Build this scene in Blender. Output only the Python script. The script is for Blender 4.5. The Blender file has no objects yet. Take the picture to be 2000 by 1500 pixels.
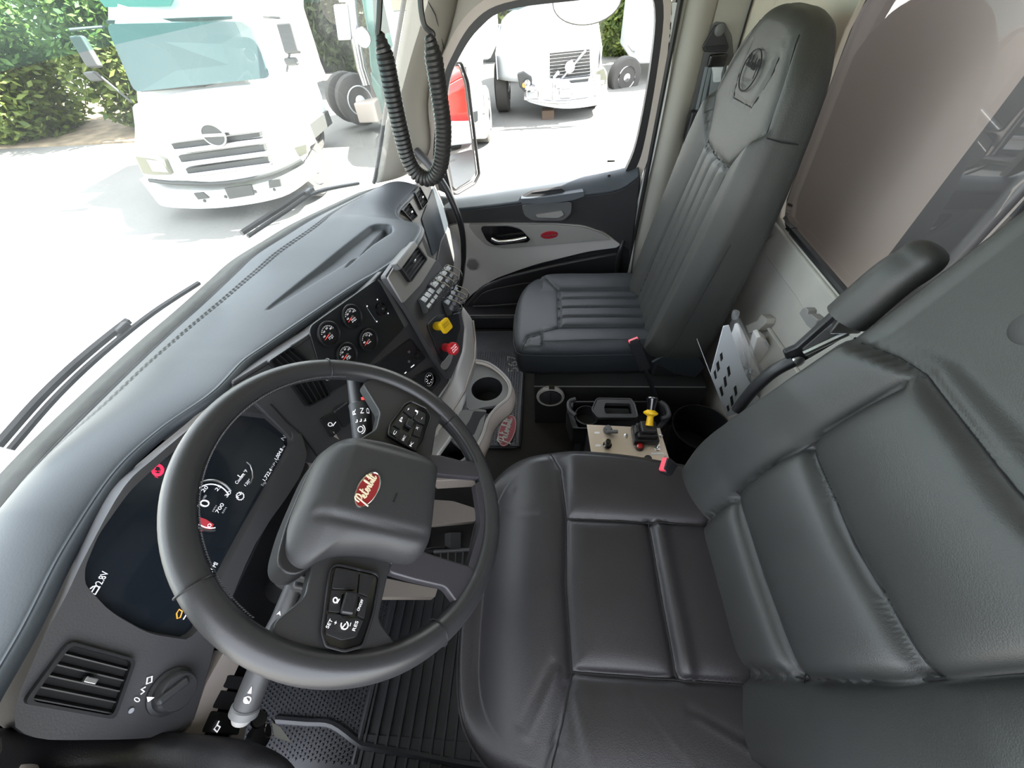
import bpy, math, random
from mathutils import Vector as V, Matrix
from mathutils.geometry import tessellate_polygon
random.seed(7)
S = bpy.context.scene
COL = S.collection
PI = math.pi

# ------------------------------------------------------------------ camera
F = 750.0                                   # focal length in pixels of the 2000 x 1500 frame
CAM = V((-0.78, 0.0, 1.40))
Brow = [V((0.05388602, -0.99701286, -0.0553323)),      # image right, in world axes
        V((-0.75654352, -0.00459756, -0.65392718)),    # image down
        V((0.65171941, 0.07709882, -0.75453136))]      # view direction
cd = bpy.data.cameras.new('camera')
cam = bpy.data.objects.new('camera', cd)
COL.objects.link(cam)
cd.sensor_width = 36.0
cd.lens = F * 36.0 / 2000.0
cd.clip_start = 0.01
cd.clip_end = 300
M = Matrix.Identity(4)
for i in range(3):
    M[i][0] = Brow[0][i]
    M[i][1] = -Brow[1][i]
    M[i][2] = -Brow[2][i]
    M[i][3] = CAM[i]
cam.matrix_world = M
S.camera = cam

# ------------------------------------------------------------------ light
S.view_settings.view_transform = 'Standard'
S.view_settings.look = 'None'
S.view_settings.gamma = 1.0
S.view_settings.use_curve_mapping = False
S.view_settings.exposure = 1.65
SUN_EL, SUN_AZ = math.radians(48), math.radians(160)     # direction towards the sun: x east, y north
w = bpy.data.worlds.new('sky')
S.world = w
w.use_nodes = True
wn = w.node_tree.nodes
wn.clear()
sky = wn.new('ShaderNodeTexSky')
sky.sky_type = 'NISHITA'
sky.sun_disc = False
sky.sun_elevation = SUN_EL
sky.sun_rotation = SUN_AZ
bg = wn.new('ShaderNodeBackground')
bg.inputs[1].default_value = 0.42
wo = wn.new('ShaderNodeOutputWorld')
mxs = wn.new('ShaderNodeMixRGB'); mxs.inputs[0].default_value = 0.55; mxs.inputs[2].default_value = (6.2, 6.0, 5.7, 1)   # thin bright haze
w.node_tree.links.new(sky.outputs[0], mxs.inputs[1]); w.node_tree.links.new(mxs.outputs[0], bg.inputs[0])
w.node_tree.links.new(bg.outputs[0], wo.inputs[0])
sd = bpy.data.lights.new('sun', 'SUN')
sd.energy = 20.0
sd.angle = 0.01
sd.color = (1.0, 0.95, 0.87)
so = bpy.data.objects.new('sun', sd)
COL.objects.link(so)
sdir = V((math.cos(SUN_EL) * math.sin(SUN_AZ), math.cos(SUN_EL) * math.cos(SUN_AZ), math.sin(SUN_EL)))
so.rotation_euler = sdir.to_track_quat('Z', 'Y').to_euler()
so.location = (3, 0, 12)
S.cycles.max_bounces = 10
S.cycles.diffuse_bounces = 6
S.cycles.transparent_max_bounces = 16
S.cycles.sample_clamp_indirect = 8.0
S.cycles.caustics_reflective = False
S.cycles.caustics_refractive = False

# ------------------------------------------------------------------ helpers
def ray(px, py):
    return Brow[0] * (px - 1000.0) + Brow[1] * (py - 750.0) + Brow[2] * F

def at(px, py, ax, val):
    r = ray(px, py); i = 'xyz'.index(ax)
    return CAM + r * ((val - CAM[i]) / r[i])

def on(px, py, pl, off=0.0):
    r = ray(px, py); n = pl[1]; p0 = pl[0] + n * off
    return CAM + r * ((p0 - CAM).dot(n) / r.dot(n))

def mkplane(p0, p1, slope):                 # normal turned towards the camera
    p0 = V(p0); n = (V(p1) - p0).cross(V(slope)).normalized()
    if n.dot(CAM - p0) < 0: n = -n
    return (p0, n)

WL = {}
def wloc(o): return WL.get(o.name, V((0, 0, 0)))

def tag(o, label=None, cat=None, group=None, kind=None):
    if label: o['label'] = label
    if cat: o['category'] = cat
    if group: o['group'] = group
    if kind: o['kind'] = kind
    return o

def thing(name, label, cat, loc, group=None, kind=None):
    o = bpy.data.objects.new(name, None)
    COL.objects.link(o)
    o.empty_display_size = 0.05
    o.location = V(loc)
    WL[o.name] = V(loc)
    return tag(o, label, cat, group, kind)

def mk(name, verts, faces, mat, parent=None, smooth=False, bevel=0.0, sub=0, solid=0.0, label=None, kind=None, seg=2):
    verts = [V(v) for v in verts]
    if parent is not None:
        org = wloc(parent)
    else:
        n = len(verts)
        org = V((sum(v.x for v in verts) / n, sum(v.y for v in verts) / n, min(v.z for v in verts)))
    me = bpy.data.meshes.new(name)
    me.from_pydata([v - org for v in verts], [], faces)
    me.validate()
    me.update()
    if isinstance(mat, (list, tuple)):
        for m in mat: me.materials.append(m)
    else:
        me.materials.append(mat)
    o = bpy.data.objects.new(name, me)
    COL.objects.link(o)
    if parent is not None:
        o.parent = parent
    else:
        o.location = org
    WL[o.name] = org
    if smooth:
        me.polygons.foreach_set('use_smooth', [True] * len(me.polygons))
        if smooth != 2:
            me.set_sharp_from_angle(angle=math.radians(38))
    if solid:
        s = o.modifiers.new('s', 'SOLIDIFY'); s.thickness = solid; s.offset = -1
    if bevel:
        b = o.modifiers.new('b', 'BEVEL'); b.width = bevel; b.segments = seg; b.limit_method = 'ANGLE'
        b.angle_limit = math.radians(35)
        if not smooth:
            me.polygons.foreach_set('use_smooth', [True] * len(me.polygons))
            me.set_sharp_from_angle(angle=math.radians(25))
            b.harden_normals = True
    if sub:
        s = o.modifiers.new('u', 'SUBSURF'); s.levels = sub; s.render_levels = sub
    if label: o['label'] = label
    if kind: o['kind'] = kind
    return o

class MB:                                   # mesh collector: several shapes joined into one part
    def __init__(s): s.v = []; s.f = []
    def add(s, vf):
        o = len(s.v); s.v += [V(v) for v in vf[0]]; s.f += [tuple(i + o for i in f) for f in vf[1]]; return s
    def build(s, name, mat, parent=None, **k): return mk(name, s.v, s.f, mat, parent, **k)

def frame(n, up=(0, 0, 1)):
    n = V(n).normalized(); u = V(up).cross(n)
    if u.length < 1e-4: u = V((1, 0, 0)).cross(n)
    u.normalize()
    return u, n.cross(u), n

def boxvf(c, s, R=None):
    c = V(c); a, b, d = (R if R else (V((1, 0, 0)), V((0, 1, 0)), V((0, 0, 1))))
    v = [c + a * (i * s[0] / 2) + b * (j * s[1] / 2) + d * (k * s[2] / 2) for i in (-1, 1) for j in (-1, 1) for k in (-1, 1)]
    return v, [(0, 1, 3, 2), (4, 6, 7, 5), (0, 4, 5, 1), (2, 3, 7, 6), (0, 2, 6, 4), (1, 5, 7, 3)]

def box(name, c, s, mat, parent=None, R=None, bevel=0.0, **k):
    v, f = boxvf(c, s, R)
    return mk(name, v, f, mat, parent, bevel=bevel, **k)

def prismvf(pts, d):                        # closed outline extruded by vector d
    pts = [V(p) for p in pts]; d = V(d); n = len(pts)
    v = pts + [p + d for p in pts]
    tri = tessellate_polygon([pts])
    f = [tuple(t) for t in tri] + [tuple(i + n for i in reversed(t)) for t in tri]
    f += [(i, (i + 1) % n, (i + 1) % n + n, i + n) for i in range(n)]
    return v, f

def prism(name, pts, d, mat, parent=None, bevel=0.0, **k):
    # n-gon caps so that bevels run round the outline
    pts = [V(p) for p in pts]; d = V(d); n = len(pts)
    nn = V((0, 0, 0))
    for i in range(n): nn += pts[i].cross(pts[(i + 1) % n])
    if nn.dot(d) > 0: pts = pts[::-1]
    v = pts + [p + d for p in pts]
    f = [tuple(range(n)), tuple(range(2 * n - 1, n - 1, -1))] + [((i + 1) % n, i, i + n, (i + 1) % n + n) for i in range(n)]
    return mk(name, v, f, mat, parent, bevel=bevel, **k)

def ringvf(outer, inner, d):                # frame between two outlines with the same count
    d = V(d); n = len(outer)
    v = [V(p) for p in outer] + [V(p) for p in inner] + [V(p) + d for p in outer] + [V(p) + d for p in inner]
    f = []
    for i in range(n):
        j = (i + 1) % n
        f += [(i, j, n + j, n + i), (2 * n + j, 2 * n + i, 3 * n + i, 3 * n + j), (j, i, 2 * n + i, 2 * n + j), (n + i, n + j, 3 * n + j, 3 * n + i)]
    return v, f

def crom(P, n=8, closed=False):
    P = [V(p) for p in P]; out = []; m = len(P)
    rng = range(m) if closed else range(m - 1)
    for i in rng:
        if closed: a, b, c, d = P[i - 1], P[i], P[(i + 1) % m], P[(i + 2) % m]
        else: a, b, c, d = P[max(i - 1, 0)], P[i], P[i + 1], P[min(i + 2, m - 1)]
        for k in range(n):
            t = k / n
            out.append(0.5 * ((2 * b) + (c - a) * t + (2 * a - 5 * b + 4 * c - d) * t * t + (3 * b - 3 * c + d - a) * t ** 3))
    if not closed: out.append(P[-1])
    return out

def rounded(P, r=0.2, n=4):                 # rounds polygon corners, r as share of the shorter edge
    out = []; m = len(P)
    for i in range(m):
        p, a, b = V(P[i]), V(P[i - 1]), V(P[(i + 1) % m])
        L = min((a - p).length, (b - p).length) * min(r, .5)
        s, e = p + (a - p).normalized() * L, p + (b - p).normalized() * L
        for k in range(n + 1):
            t = k / n
            out.append(s * (1 - t) ** 2 + p * 2 * t * (1 - t) + e * t * t)
    return out

def tubevf(path, r, n=10, cap=True, squash=None, closed=False):
    path = [V(p) for p in path]; m = len(path); v = []; f = []
    T = []
    for i in range(m):
        if closed: t = path[(i + 1) % m] - path[i - 1]
        else: t = path[min(i + 1, m - 1)] - path[max(i - 1, 0)]
        T.append(t.normalized())
    ref = V((0, 0, 1)) if abs(T[0].z) < .9 else V((1, 0, 0))
    u = (ref - T[0] * ref.dot(T[0])).normalized()
    for i in range(m):
        u = (u - T[i] * u.dot(T[i])).normalized(); b = T[i].cross(u)
        rr = r(i / (m - 1)) if callable(r) else r
        for k in range(n):
            a = 2 * PI * k / n
            v.append(path[i] + u * (math.cos(a) * rr) + b * (math.sin(a) * rr * (squash or 1)))
    for i in range(m if closed else m - 1):
        j = (i + 1) % m
        for k in range(n):
            l = (k + 1) % n
            f.append((i * n + k, i * n + l, j * n + l, j * n + k))
    if cap and not closed:
        f.append(tuple(range(n - 1, -1, -1))); f.append(tuple((m - 1) * n + k for k in range(n)))
    return v, f

def tube(name, path, r, mat, parent=None, n=10, cap=True, squash=None, closed=False, smooth=True, **k):
    v, f = tubevf(path, r, n, cap, squash, closed)
    return mk(name, v, f, mat, parent, smooth=smooth, **k)

def lathevf(prof, o, ax, n=24, cap=True):   # prof: list of (radius, distance along axis)
    o = V(o); u, b, ax = frame(ax); v = []; f = []
    for r, h in prof:
        for k in range(n):
            a = 2 * PI * k / n
            v.append(o + u * (math.cos(a) * r) + b * (math.sin(a) * r) + ax * h)
    for i in range(len(prof) - 1):
        for k in range(n):
            l = (k + 1) % n
            f.append((i * n + k, i * n + l, (i + 1) * n + l, (i + 1) * n + k))
    if cap:
        f.append(tuple(range(n - 1, -1, -1))); f.append(tuple((len(prof) - 1) * n + k for k in range(n)))
    return v, f

def lathe(name, prof, o, ax, mat, parent=None, n=24, cap=True, smooth=True, **k):
    v, f = lathevf(prof, o, ax, n, cap)
    return mk(name, v, f, mat, parent, smooth=smooth, **k)

def gridvf(fn, nu, nv, wrapu=False):
    v = [V(fn(i / nu, j / nv)) for i in range(nu + (0 if wrapu else 1)) for j in range(nv + 1)]
    f = []; nn = nv + 1; mu = nu if wrapu else nu + 1
    for i in range(nu):
        for j in range(nv):
            a, b = i * nn + j, ((i + 1) % mu) * nn + j
            f.append((a, b, b + 1, a + 1))
    return v, f

def surf(name, fn, nu, nv, mat, parent=None, solid=0.0, smooth=True, **k):
    v, f = gridvf(fn, nu, nv)
    return mk(name, v, f, mat, parent, smooth=smooth, solid=solid, **k)

_DG = None
def text(name, body, L, R, nrm, size, mat, parent, ext=0.0004, fit=True, align='LEFT', label=None):
    """lettering whose baseline runs from L to R on the surface with normal nrm"""
    L, R = V(L), V(R); x = (R - L); wd = x.length; x.normalize()
    n = V(nrm).normalized(); x = (x - n * x.dot(n)).normalized(); y = n.cross(x)
    c = bpy.data.curves.new(name, 'FONT'); c.body = body; c.size = 1.0; c.extrude = 0.0
    t = bpy.data.objects.new(name + '_t', c); COL.objects.link(t)
    dg = bpy.context.evaluated_depsgraph_get(); dg.update()
    me = bpy.data.meshes.new_from_object(t.evaluated_get(dg))
    COL.objects.unlink(t); bpy.data.objects.remove(t); bpy.data.curves.remove(c)
    if not len(me.vertices): return None
    xs = [v.co.x for v in me.vertices]; mw = max(xs) - min(xs)
    sx = wd / mw if fit else size
    vs = [L + x * ((v.co.x - min(xs)) * sx) + y * (v.co.y * size) + n * ext for v in me.vertices]
    fs = [tuple(p.vertices) for p in me.polygons]
    bpy.data.meshes.remove(me)
    return mk(name, vs, fs, mat, parent, label=label)

# ------------------------------------------------------------------ materials
def mat(name, col, rough=.5, metal=0, bump=None, vary=0, spec=.5, coat=0, emit=None, es=1.0, bumpd=.001, kind='noise', vscale=8, sheen=0):
    m = bpy.data.materials.new(name); m.use_nodes = True
    nt = m.node_tree; N = nt.nodes; L = nt.links
    p = N['Principled BSDF']
    p.inputs['Base Color'].default_value = (*col, 1)
    p.inputs['Roughness'].default_value = rough
    p.inputs['Metallic'].default_value = metal
    p.inputs['Specular IOR Level'].default_value = spec
    p.inputs['Coat Weight'].default_value = coat
    p.inputs['Coat Roughness'].default_value = .05
    if sheen: p.inputs['Sheen Weight'].default_value = sheen
    tc = N.new('ShaderNodeTexCoord')
    if vary:
        nz = N.new('ShaderNodeTexNoise'); nz.inputs['Scale'].default_value = vscale; nz.inputs['Detail'].default_value = 5
        L.new(tc.outputs['Object'], nz.inputs['Vector'])
        rp = N.new('ShaderNodeValToRGB')
        rp.color_ramp.elements[0].position = .3; rp.color_ramp.elements[1].position = .7
        rp.color_ramp.elements[0].color = (*[c * (1 - vary) for c in col], 1)
        rp.color_ramp.elements[1].color = (*[min(1, c * (1 + vary)) for c in col], 1)
        L.new(nz.outputs[0], rp.inputs[0]); L.new(rp.outputs[0], p.inputs['Base Color'])
    if bump:
        if kind == 'voronoi':
            t = N.new('ShaderNodeTexVoronoi'); t.inputs['Scale'].default_value = bump[0]; out = t.outputs['Distance']
        else:
            t = N.new('ShaderNodeTexNoise'); t.inputs['Scale'].default_value = bump[0]; t.inputs['Detail'].default_value = 3; out = t.outputs[0]
        L.new(tc.outputs['Object'], t.inputs['Vector'])
        b = N.new('ShaderNodeBump'); b.inputs['Strength'].default_value = bump[1]; b.inputs['Distance'].default_value = bumpd
        L.new(out, b.inputs['Height']); L.new(b.outputs[0], p.inputs['Normal'])
    if emit:
        p.inputs['Emission Color'].default_value = (*emit, 1); p.inputs['Emission Strength'].default_value = es
    return m

def glass(name, tint, ior=1.5, haze=0.0, hazecol=(.8, .82, .8), rough=0.0):
    """thin pane: clear transmission plus Fresnel reflection, a little dust"""
    m = bpy.data.materials.new(name); m.use_nodes = True
    nt = m.node_tree; N = nt.nodes; L = nt.links; N.clear()
    o = N.new('ShaderNodeOutputMaterial'); t = N.new('ShaderNodeBsdfTransparent'); g = N.new('ShaderNodeBsdfGlossy')
    t.inputs[0].default_value = (*tint, 1); g.inputs['Roughness'].default_value = rough
    fr = N.new('ShaderNodeFresnel'); mx = N.new('ShaderNodeMixShader')
    ge = N.new('ShaderNodeNewGeometry'); ir = N.new('ShaderNodeMapRange')      # same index from either face of the sheet
    ir.inputs[3].default_value = ior; ir.inputs[4].default_value = 1.0 / ior
    L.new(ge.outputs['Backfacing'], ir.inputs[0]); L.new(ir.outputs[0], fr.inputs[0])
    L.new(fr.outputs[0], mx.inputs[0]); L.new(t.outputs[0], mx.inputs[1]); L.new(g.outputs[0], mx.inputs[2])
    last = mx
    if haze:
        d = N.new('ShaderNodeBsdfDiffuse'); d.inputs[0].default_value = (*hazecol, 1)
        tl = N.new('ShaderNodeBsdfTranslucent'); tl.inputs[0].default_value = (*hazecol, 1)
        m1 = N.new('ShaderNodeMixShader'); m1.inputs[0].default_value = .5
        L.new(d.outputs[0], m1.inputs[1]); L.new(tl.outputs[0], m1.inputs[2])
        tc = N.new('ShaderNodeTexCoord'); nz = N.new('ShaderNodeTexNoise'); nz.inputs['Scale'].default_value = 9; nz.inputs['Detail'].default_value = 8
        mr = N.new('ShaderNodeMapRange'); mr.inputs[1].default_value = .3; mr.inputs[2].default_value = .75
        mr.inputs[3].default_value = haze * .6; mr.inputs[4].default_value = haze * 1.5
        L.new(tc.outputs['Object'], nz.inputs['Vector']); L.new(nz.outputs[0], mr.inputs[0])
        m2 = N.new('ShaderNodeMixShader'); L.new(mr.outputs[0], m2.inputs[0]); L.new(mx.outputs[0], m2.inputs[1]); L.new(m1.outputs[0], m2.inputs[2])
        last = m2
    L.new(last.outputs[0], o.inputs[0])
    return m

LEA = mat('charcoal_leather', (.027, .028, .027), .48, bump=(650, .25), kind='voronoi', bumpd=.0007, vary=.12)
LEA2 = mat('black_leather', (.019, .018, .020), .40, bump=(650, .22), kind='voronoi', bumpd=.0007, vary=.15)
LEAW = mat('wheel_leather', (.030, .030, .032), .34, bump=(900, .22), bumpd=.0006)
SEATP = mat('passenger_vinyl', (.017, .021, .025), .50, bump=(500, .3), kind='voronoi', bumpd=.001)
DASH = mat('dash_top_vinyl', (.038, .046, .054), .50, bump=(350, .25), bumpd=.001, vary=.08)
FASC = mat('fascia_dark_plastic', (.033, .033, .035), .5, bump=(500, .3), bumpd=.0006)
PANEL = mat('panel_black_plastic', (.016, .018, .021), .42)
BLK = mat('black_plastic', (.012, .012, .014), .45, bump=(300, .2), bumpd=.0006)
BLKM = mat('matte_black', (.008, .008, .009), .8)
GLOSS = mat('gloss_black', (.006, .006, .007), .12, coat=.5)
FASC2 = mat('instrument_fascia_plastic', (.058, .057, .061), .5, bump=(500, .3), bumpd=.0006)
SPK = mat('spoke_plastic', (.045, .042, .048), .36)
DTRIM = mat('door_trim_grey', (.40, .385, .37), .5, bump=(400, .2), bumpd=.0006)
GRY = mat('grey_plastic', (.24, .23, .22), .5, bump=(400, .2), bumpd=.0006)
GRYD = mat('mid_grey_plastic', (.10, .10, .10), .5, bump=(400, .2), bumpd=.0006)
BEI = mat('beige_trim', (.42, .37, .33), .55, bump=(400, .2), bumpd=.0006)
PIL = mat('pillar_trim', (.30, .285, .25), .6, bump=(300, .25), bumpd=.0008)
HEAD = mat('headliner_cloth', (.50, .45, .37), .95, bump=(600, .4), bumpd=.001)
WALLM = mat('rear_wall_grey', (.42, .40, .36), .62, bump=(200, .3), bumpd=.0008, vary=.08)
RUB = mat('black_rubber', (.014, .014, .015), .42)
SEATB = mat('passenger_vinyl_lit', (.034, .035, .032), .46, bump=(500, .3), kind='voronoi', bumpd=.001)  # cushion vinyl again, painted paler for daylight falling on the backrest
MATR = mat('mat_rubber', (.040, .042, .048), .45, bump=(60, .3), vary=.3)
CARP = mat('floor_rubber', (.022, .020, .018), .8, bump=(90, .5), vary=.35)
CHR = mat('chrome', (.75, .75, .76), .12, metal=1)
SIL = mat('satin_silver', (.55, .55, .56), .3, metal=1)
ALU = mat('aluminium_plate', (.78, .68, .58), .34, metal=.85, bump=(60, .15), bumpd=.0005)
WHT = mat('white_print', (.85, .85, .86), .5, emit=(.9, .9, .95), es=.25)
DIM = mat('dim_print', (.45, .46, .5), .5)
DISP = mat('display_glass', (.012, .016, .022), .16, coat=.3)
LIT = mat('display_lit', (.8, .8, .85), .4, emit=(.85, .87, .95), es=.3)
LITD = mat('display_lit_dim', (.4, .4, .42), .4, emit=(.5, .5, .55), es=.15)
LRED = mat('display_red', (.7, .05, .1), .4, emit=(.8, .02, .08), es=.35)
LRED2 = mat('display_dark_red', (.3, .04, .05), .4, emit=(.3, .02, .03), es=.3)
LAMB = mat('display_amber', (.9, .4, .05), .4, emit=(.9, .4, .05), es=.3)
RED = mat('red_plastic', (.62, .02, .03), .35)
PINK = mat('buckle_red', (.80, .06, .10), .4)
YEL = mat('yellow_plastic', (.85, .52, .01), .4)
BADGE = mat('badge_red', (.30, .012, .02), .3, coat=.6)
NEED = mat('needle_red', (.8, .06, .06), .4, emit=(.8, .1, .08), es=.3)
WEB = mat('belt_webbing', (.17, .19, .20), .8, bump=(500, .5))
PALE = mat('basket_grey', (.52, .55, .57), .5)
WPAP = mat('white_paper', (.82, .80, .78), .8)
TAGM = mat('key_tag', (.6, .6, .55), .6)
STIT = mat('stitch_thread', (.085, .085, .09), .7)
SEAMM = mat('seam_shadow_thread', (.008, .008, .009), .8)
CHROMEX = mat('exterior_chrome', (.42, .42, .44), .2, metal=1)
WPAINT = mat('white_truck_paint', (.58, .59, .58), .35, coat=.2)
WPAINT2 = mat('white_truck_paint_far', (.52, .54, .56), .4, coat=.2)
GREYX = mat('grille_dark', (.045, .047, .045), .6)
TEAL = mat('teal_paint', (.03, .15, .13), .3, coat=.5)
REDX = mat('red_truck_paint', (.55, .02, .01), .3, coat=.5)
TYRE = mat('tyre_rubber', (.05, .048, .045), .85)
TGLS = mat('truck_glass', (.035, .06, .06), .12, spec=.35)
LENS = mat('headlamp_lens', (.14, .14, .10), .12, coat=.6)
AMBX = mat('amber_lens', (.7, .3, .05), .25)
GRND = mat('lot_concrete', (.17, .168, .155), .85, vary=.10, vscale=.6, bump=(12, .4), bumpd=.02)
TANK = mat('body_panel_pinkish', (.33, .287, .265), .55, bump=(80, .1))
BODYD = mat('body_panel_dark', (.05, .05, .055), .4)
BODYM = mat('body_panel_grey', (.14, .14, .145), .5)
BARK = mat('bark', (.10, .07, .05), .9)
SOIL = mat('leaf_litter', (.22, .17, .11), .95, vary=.4, vscale=3)
FLW = mat('yellow_flower', (.75, .45, .03), .7)
GW = glass('windshield_glass', (.93, .97, .95), 1.45, haze=.05)
GBAND = glass('shade_band_glass', (.55, .80, .78), 1.45, haze=.05)
COWLM = mat('cowl_rubber', (.022, .023, .018), .8, vary=.4, vscale=40)
GS = glass('side_glass', (.95, .97, .96), 1.4)
GR = glass('rear_glass', (.84, .84, .83), 1.75)
GBAG = glass('clear_bag', (.95, .96, .97), 1.5, haze=.12, hazecol=(.9, .9, .92), rough=.15)

def leafmat(name, c1, c2):
    m = mat(name, c1, .6)
    nt = m.node_tree; N = nt.nodes; L = nt.links; p = N['Principled BSDF']
    g = N.new('ShaderNodeNewGeometry'); rp = N.new('ShaderNodeValToRGB')
    rp.color_ramp.elements[0].color = (*c1, 1); rp.color_ramp.elements[1].color = (*c2, 1)
    L.new(g.outputs['Random Per Island'], rp.inputs[0]); L.new(rp.outputs[0], p.inputs['Base Color'])
    tr = N.new('ShaderNodeBsdfTranslucent'); L.new(rp.outputs[0], tr.inputs[0])
    mx = N.new('ShaderNodeMixShader'); mx.inputs[0].default_value = .4
    L.new(p.outputs[0], mx.inputs[1]); L.new(tr.outputs[0], mx.inputs[2]); L.new(mx.outputs[0], N['Material Output'].inputs[0])
    return m
LEAF = leafmat('leaves_green', (.045, .085, .015), (.20, .25, .05))
LEAF2 = leafmat('leaves_olive', (.05, .065, .028), (.10, .12, .05))

# ------------------------------------------------------------------ reference planes of the dashboard
PD = mkplane((-.9, .53, .73), (-.3, .53, .73), (0, .07, .16))       # driver fascia
PG = mkplane((-.33, .56, .86), (.09, .42, .83), (0, .05, .2))       # gauge fascia
PS = mkplane((.09, .38, .80), (.3, .38, .80), (0, .04, .2))         # centre stack
PP = mkplane((.5, .52, .80), (.8, .49, .80), (0, .08, .4))          # passenger fascia
XD = .95                                                            # inner face of passenger door

# ================================================================== CAB SHELL
def st(name, label, loc=(0, 0, 0)): return thing(name, label, None, loc, kind='structure')

# floor
mk('floor', [(-.95, -.72, 0), (.99, -.72, 0), (.99, .95, 0), (-.95, .95, 0), (-.95, -.72, -.05), (.99, -.72, -.05), (.99, .95, -.05), (-.95, .95, -.05)],
   [(0, 1, 2, 3), (7, 6, 5, 4), (0, 4, 5, 1), (1, 5, 6, 2), (2, 6, 7, 3), (3, 7, 4, 0)], CARP, kind='structure',
   label='black rubber cab floor between the two seats')
# fire wall under the dashboard
box('wall_front', (.02, .88, .28), (1.94, .04, .66), BLK, kind='structure', label='dark fire wall under the dashboard')
# rear wall with window opening
YR = -.70
rw = st('wall_rear', 'grey moulded rear cab wall under the back window', (0, YR, 0))
def rb(n, x0, x1, z0, z1, m=WALLM, t=.05, y=YR, parent=rw, bev=.006): return box(n, ((x0 + x1) / 2, y - t / 2, (z0 + z1) / 2), (x1 - x0, t, z1 - z0), m, parent, bevel=bev)
ZW = at(1548, 452, 'y', YR).z - .006
rb('lower_wall', -.95, .97, 0, ZW, t=.02)
rb('window_ledge', -.95, .97, ZW - .045, ZW - .012, WALLM, .02, YR + .008)
rb('upper_wall', -.95, .97, 1.33, 1.66, HEAD)
rb('left_wall_section', -.95, -.68, ZW, 1.35, HEAD)
# right section: slanted opening edge
prism('right_wall_section', [(.97, YR, .69)] + [at(a, b, 'y', YR) for a, b in ((1535, 445), (1524, 425), (1528, 390), (1650, 60), (1680, 0), (1705, -50))] + [(.97, YR, 1.34)], (0, -.014, 0), HEAD, rw, bevel=.004)
tube('window_seal', crom([at(a, b, 'y', YR - .012) for a, b in ((1548, 452), (1530, 432), (1529, 392), (1651, 60), (1681, 0), (1706, -50))], 6), .012, RUB, rw, n=8)
tube('lower_window_seal', [at(1548, 452, 'y', YR - .006), (-.67, YR - .006, at(1548, 452, 'y', YR - .006).z)], .010, RUB, rw, n=8)
# raised moulding on lower wall and a bag bracket
prism('raised_panel', [at(1500, 500, 'y', YR), at(1560, 580, 'y', YR), at(1600, 650, 'y', YR), at(1660, 640, 'y', YR), at(1640, 590, 'y', YR), at(1560, 500, 'y', YR), at(1520, 455, 'y', YR), at(1500, 470, 'y', YR)], (0, .008, 0), WALLM, rw, bevel=.004)
hk = [at(a, b, 'y', YR + .03) for a, b in ((1560, 612), (1566, 603), (1573, 600), (1578, 606), (1576, 614), (1583, 613), (1597, 625), (1586, 645), (1574, 635))]
prism('coat_hook', hk, (0, -.03, 0), GRY, rw, bevel=.003)
prism('pocket_bracket', [at(a, b, 'y', YR + .03) for a, b in ((1455, 636), (1478, 626), (1486, 614), (1496, 622), (1494, 632), (1480, 646), (1462, 652))], (0, -.03, 0), WALLM, rw, bevel=.003)
tube('panel_fold', [at(1494, 630, 'y', YR + .004), at(1545, 705, 'y', YR + .004), at(1600, 790, 'y', YR + .004)], .006, WALLM, rw, n=8)

# back window
wv = [(-.70, YR - .022, .70), (.52, YR - .022, .70), (.56, YR - .022, .80), (.70, YR - .022, 1.38), (-.70, YR - .022, 1.38)]
w3 = st('window_3', 'tinted back window of the cab reflecting the yard', (0, YR - .022, .7))
mk('pane', wv, [(0, 1, 2, 3, 4)], GR, w3)
mk('pane_stamp', [at(a, b, 'y', YR - .027) for a, b in ((1539, 396), (1549, 400), (1547, 405), (1537, 401))], [(0, 1, 2, 3)], BLK, w3, label='black maker stamp in the glass corner')
for k, (a, b) in enumerate(((1541, 408), (1539, 414), (1537, 420))):
    mk('stamp_line', [at(a - 3, b - 3, 'y', YR - .027), at(a + 3, b, 'y', YR - .027), at(a + 2, b + 3, 'y', YR - .027), at(a - 4, b, 'y', YR - .027)], [(0, 1, 2, 3)], DIM, w3)

# ceiling
mk('ceiling', *boxvf((0, 0, 1.63), (1.98, 1.7, .04)), HEAD, kind='structure', label='beige cloth headliner above the seats')
# right wall: B pillar trim and rear side panel behind the passenger door
wr = st('wall_right', 'beige pillar trim behind the passenger door', (.97, -.6, 0))
box('side_panel', (.99, -.60, .80), (.05, .32, 1.66), PIL, wr, bevel=.008)
surf('pillar_roll', lambda u, v: (.965 - .022 * math.sin(PI * u), -.445 - .10 * u - .01 * v, .02 + 1.6 * v), 10, 4, PIL, wr, solid=.02)
tube('door_seal', [(.962, -.428, .08), (.958, -.432, .7), (.958, -.430, 1.2), (.958, -.425, 1.58)], .012, RUB, wr, n=8)
prism('belt_recess', rounded([at(a, b, 'x', .962) for a, b in ((1376, 62), (1398, 42), (1416, 44), (1430, 70), (1434, 120), (1400, 290), (1330, 300), (1345, 220))], .2, 3), (.006, 0, 0), GRYD, wr, bevel=.002)
prism('sill_shading_pillar', [(1.02, -.42, -.2), (1.07, -.43, -.2), (1.07, -.9, -.2), (1.02, -.9, -.2)], (0, 0, 2.0), WPAINT, wr)  # unseen outer shell, brought out far enough to shade the door sill
mk('panel_seam', *boxvf((.9605, -.655, 1.3), (.006, .004, .6)), BLK, wr)
surf('corner_cove', lambda u, v: (.97 - .08 * (1 - math.cos(u * PI / 2)), -.63 - .07 * math.sin(u * PI / 2), .7 + .95 * v), 8, 3, HEAD, wr, solid=.01)
box('wall_left', (-.99, -.56, .36), (.05, .34, .82), BLK, kind='structure', label='driver side door panel below the side window')
box('trim_2', (-.985, -.58, 1.18), (.05, .30, .9), PIL, kind='structure', label='pillar trim behind the driver window')
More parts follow.
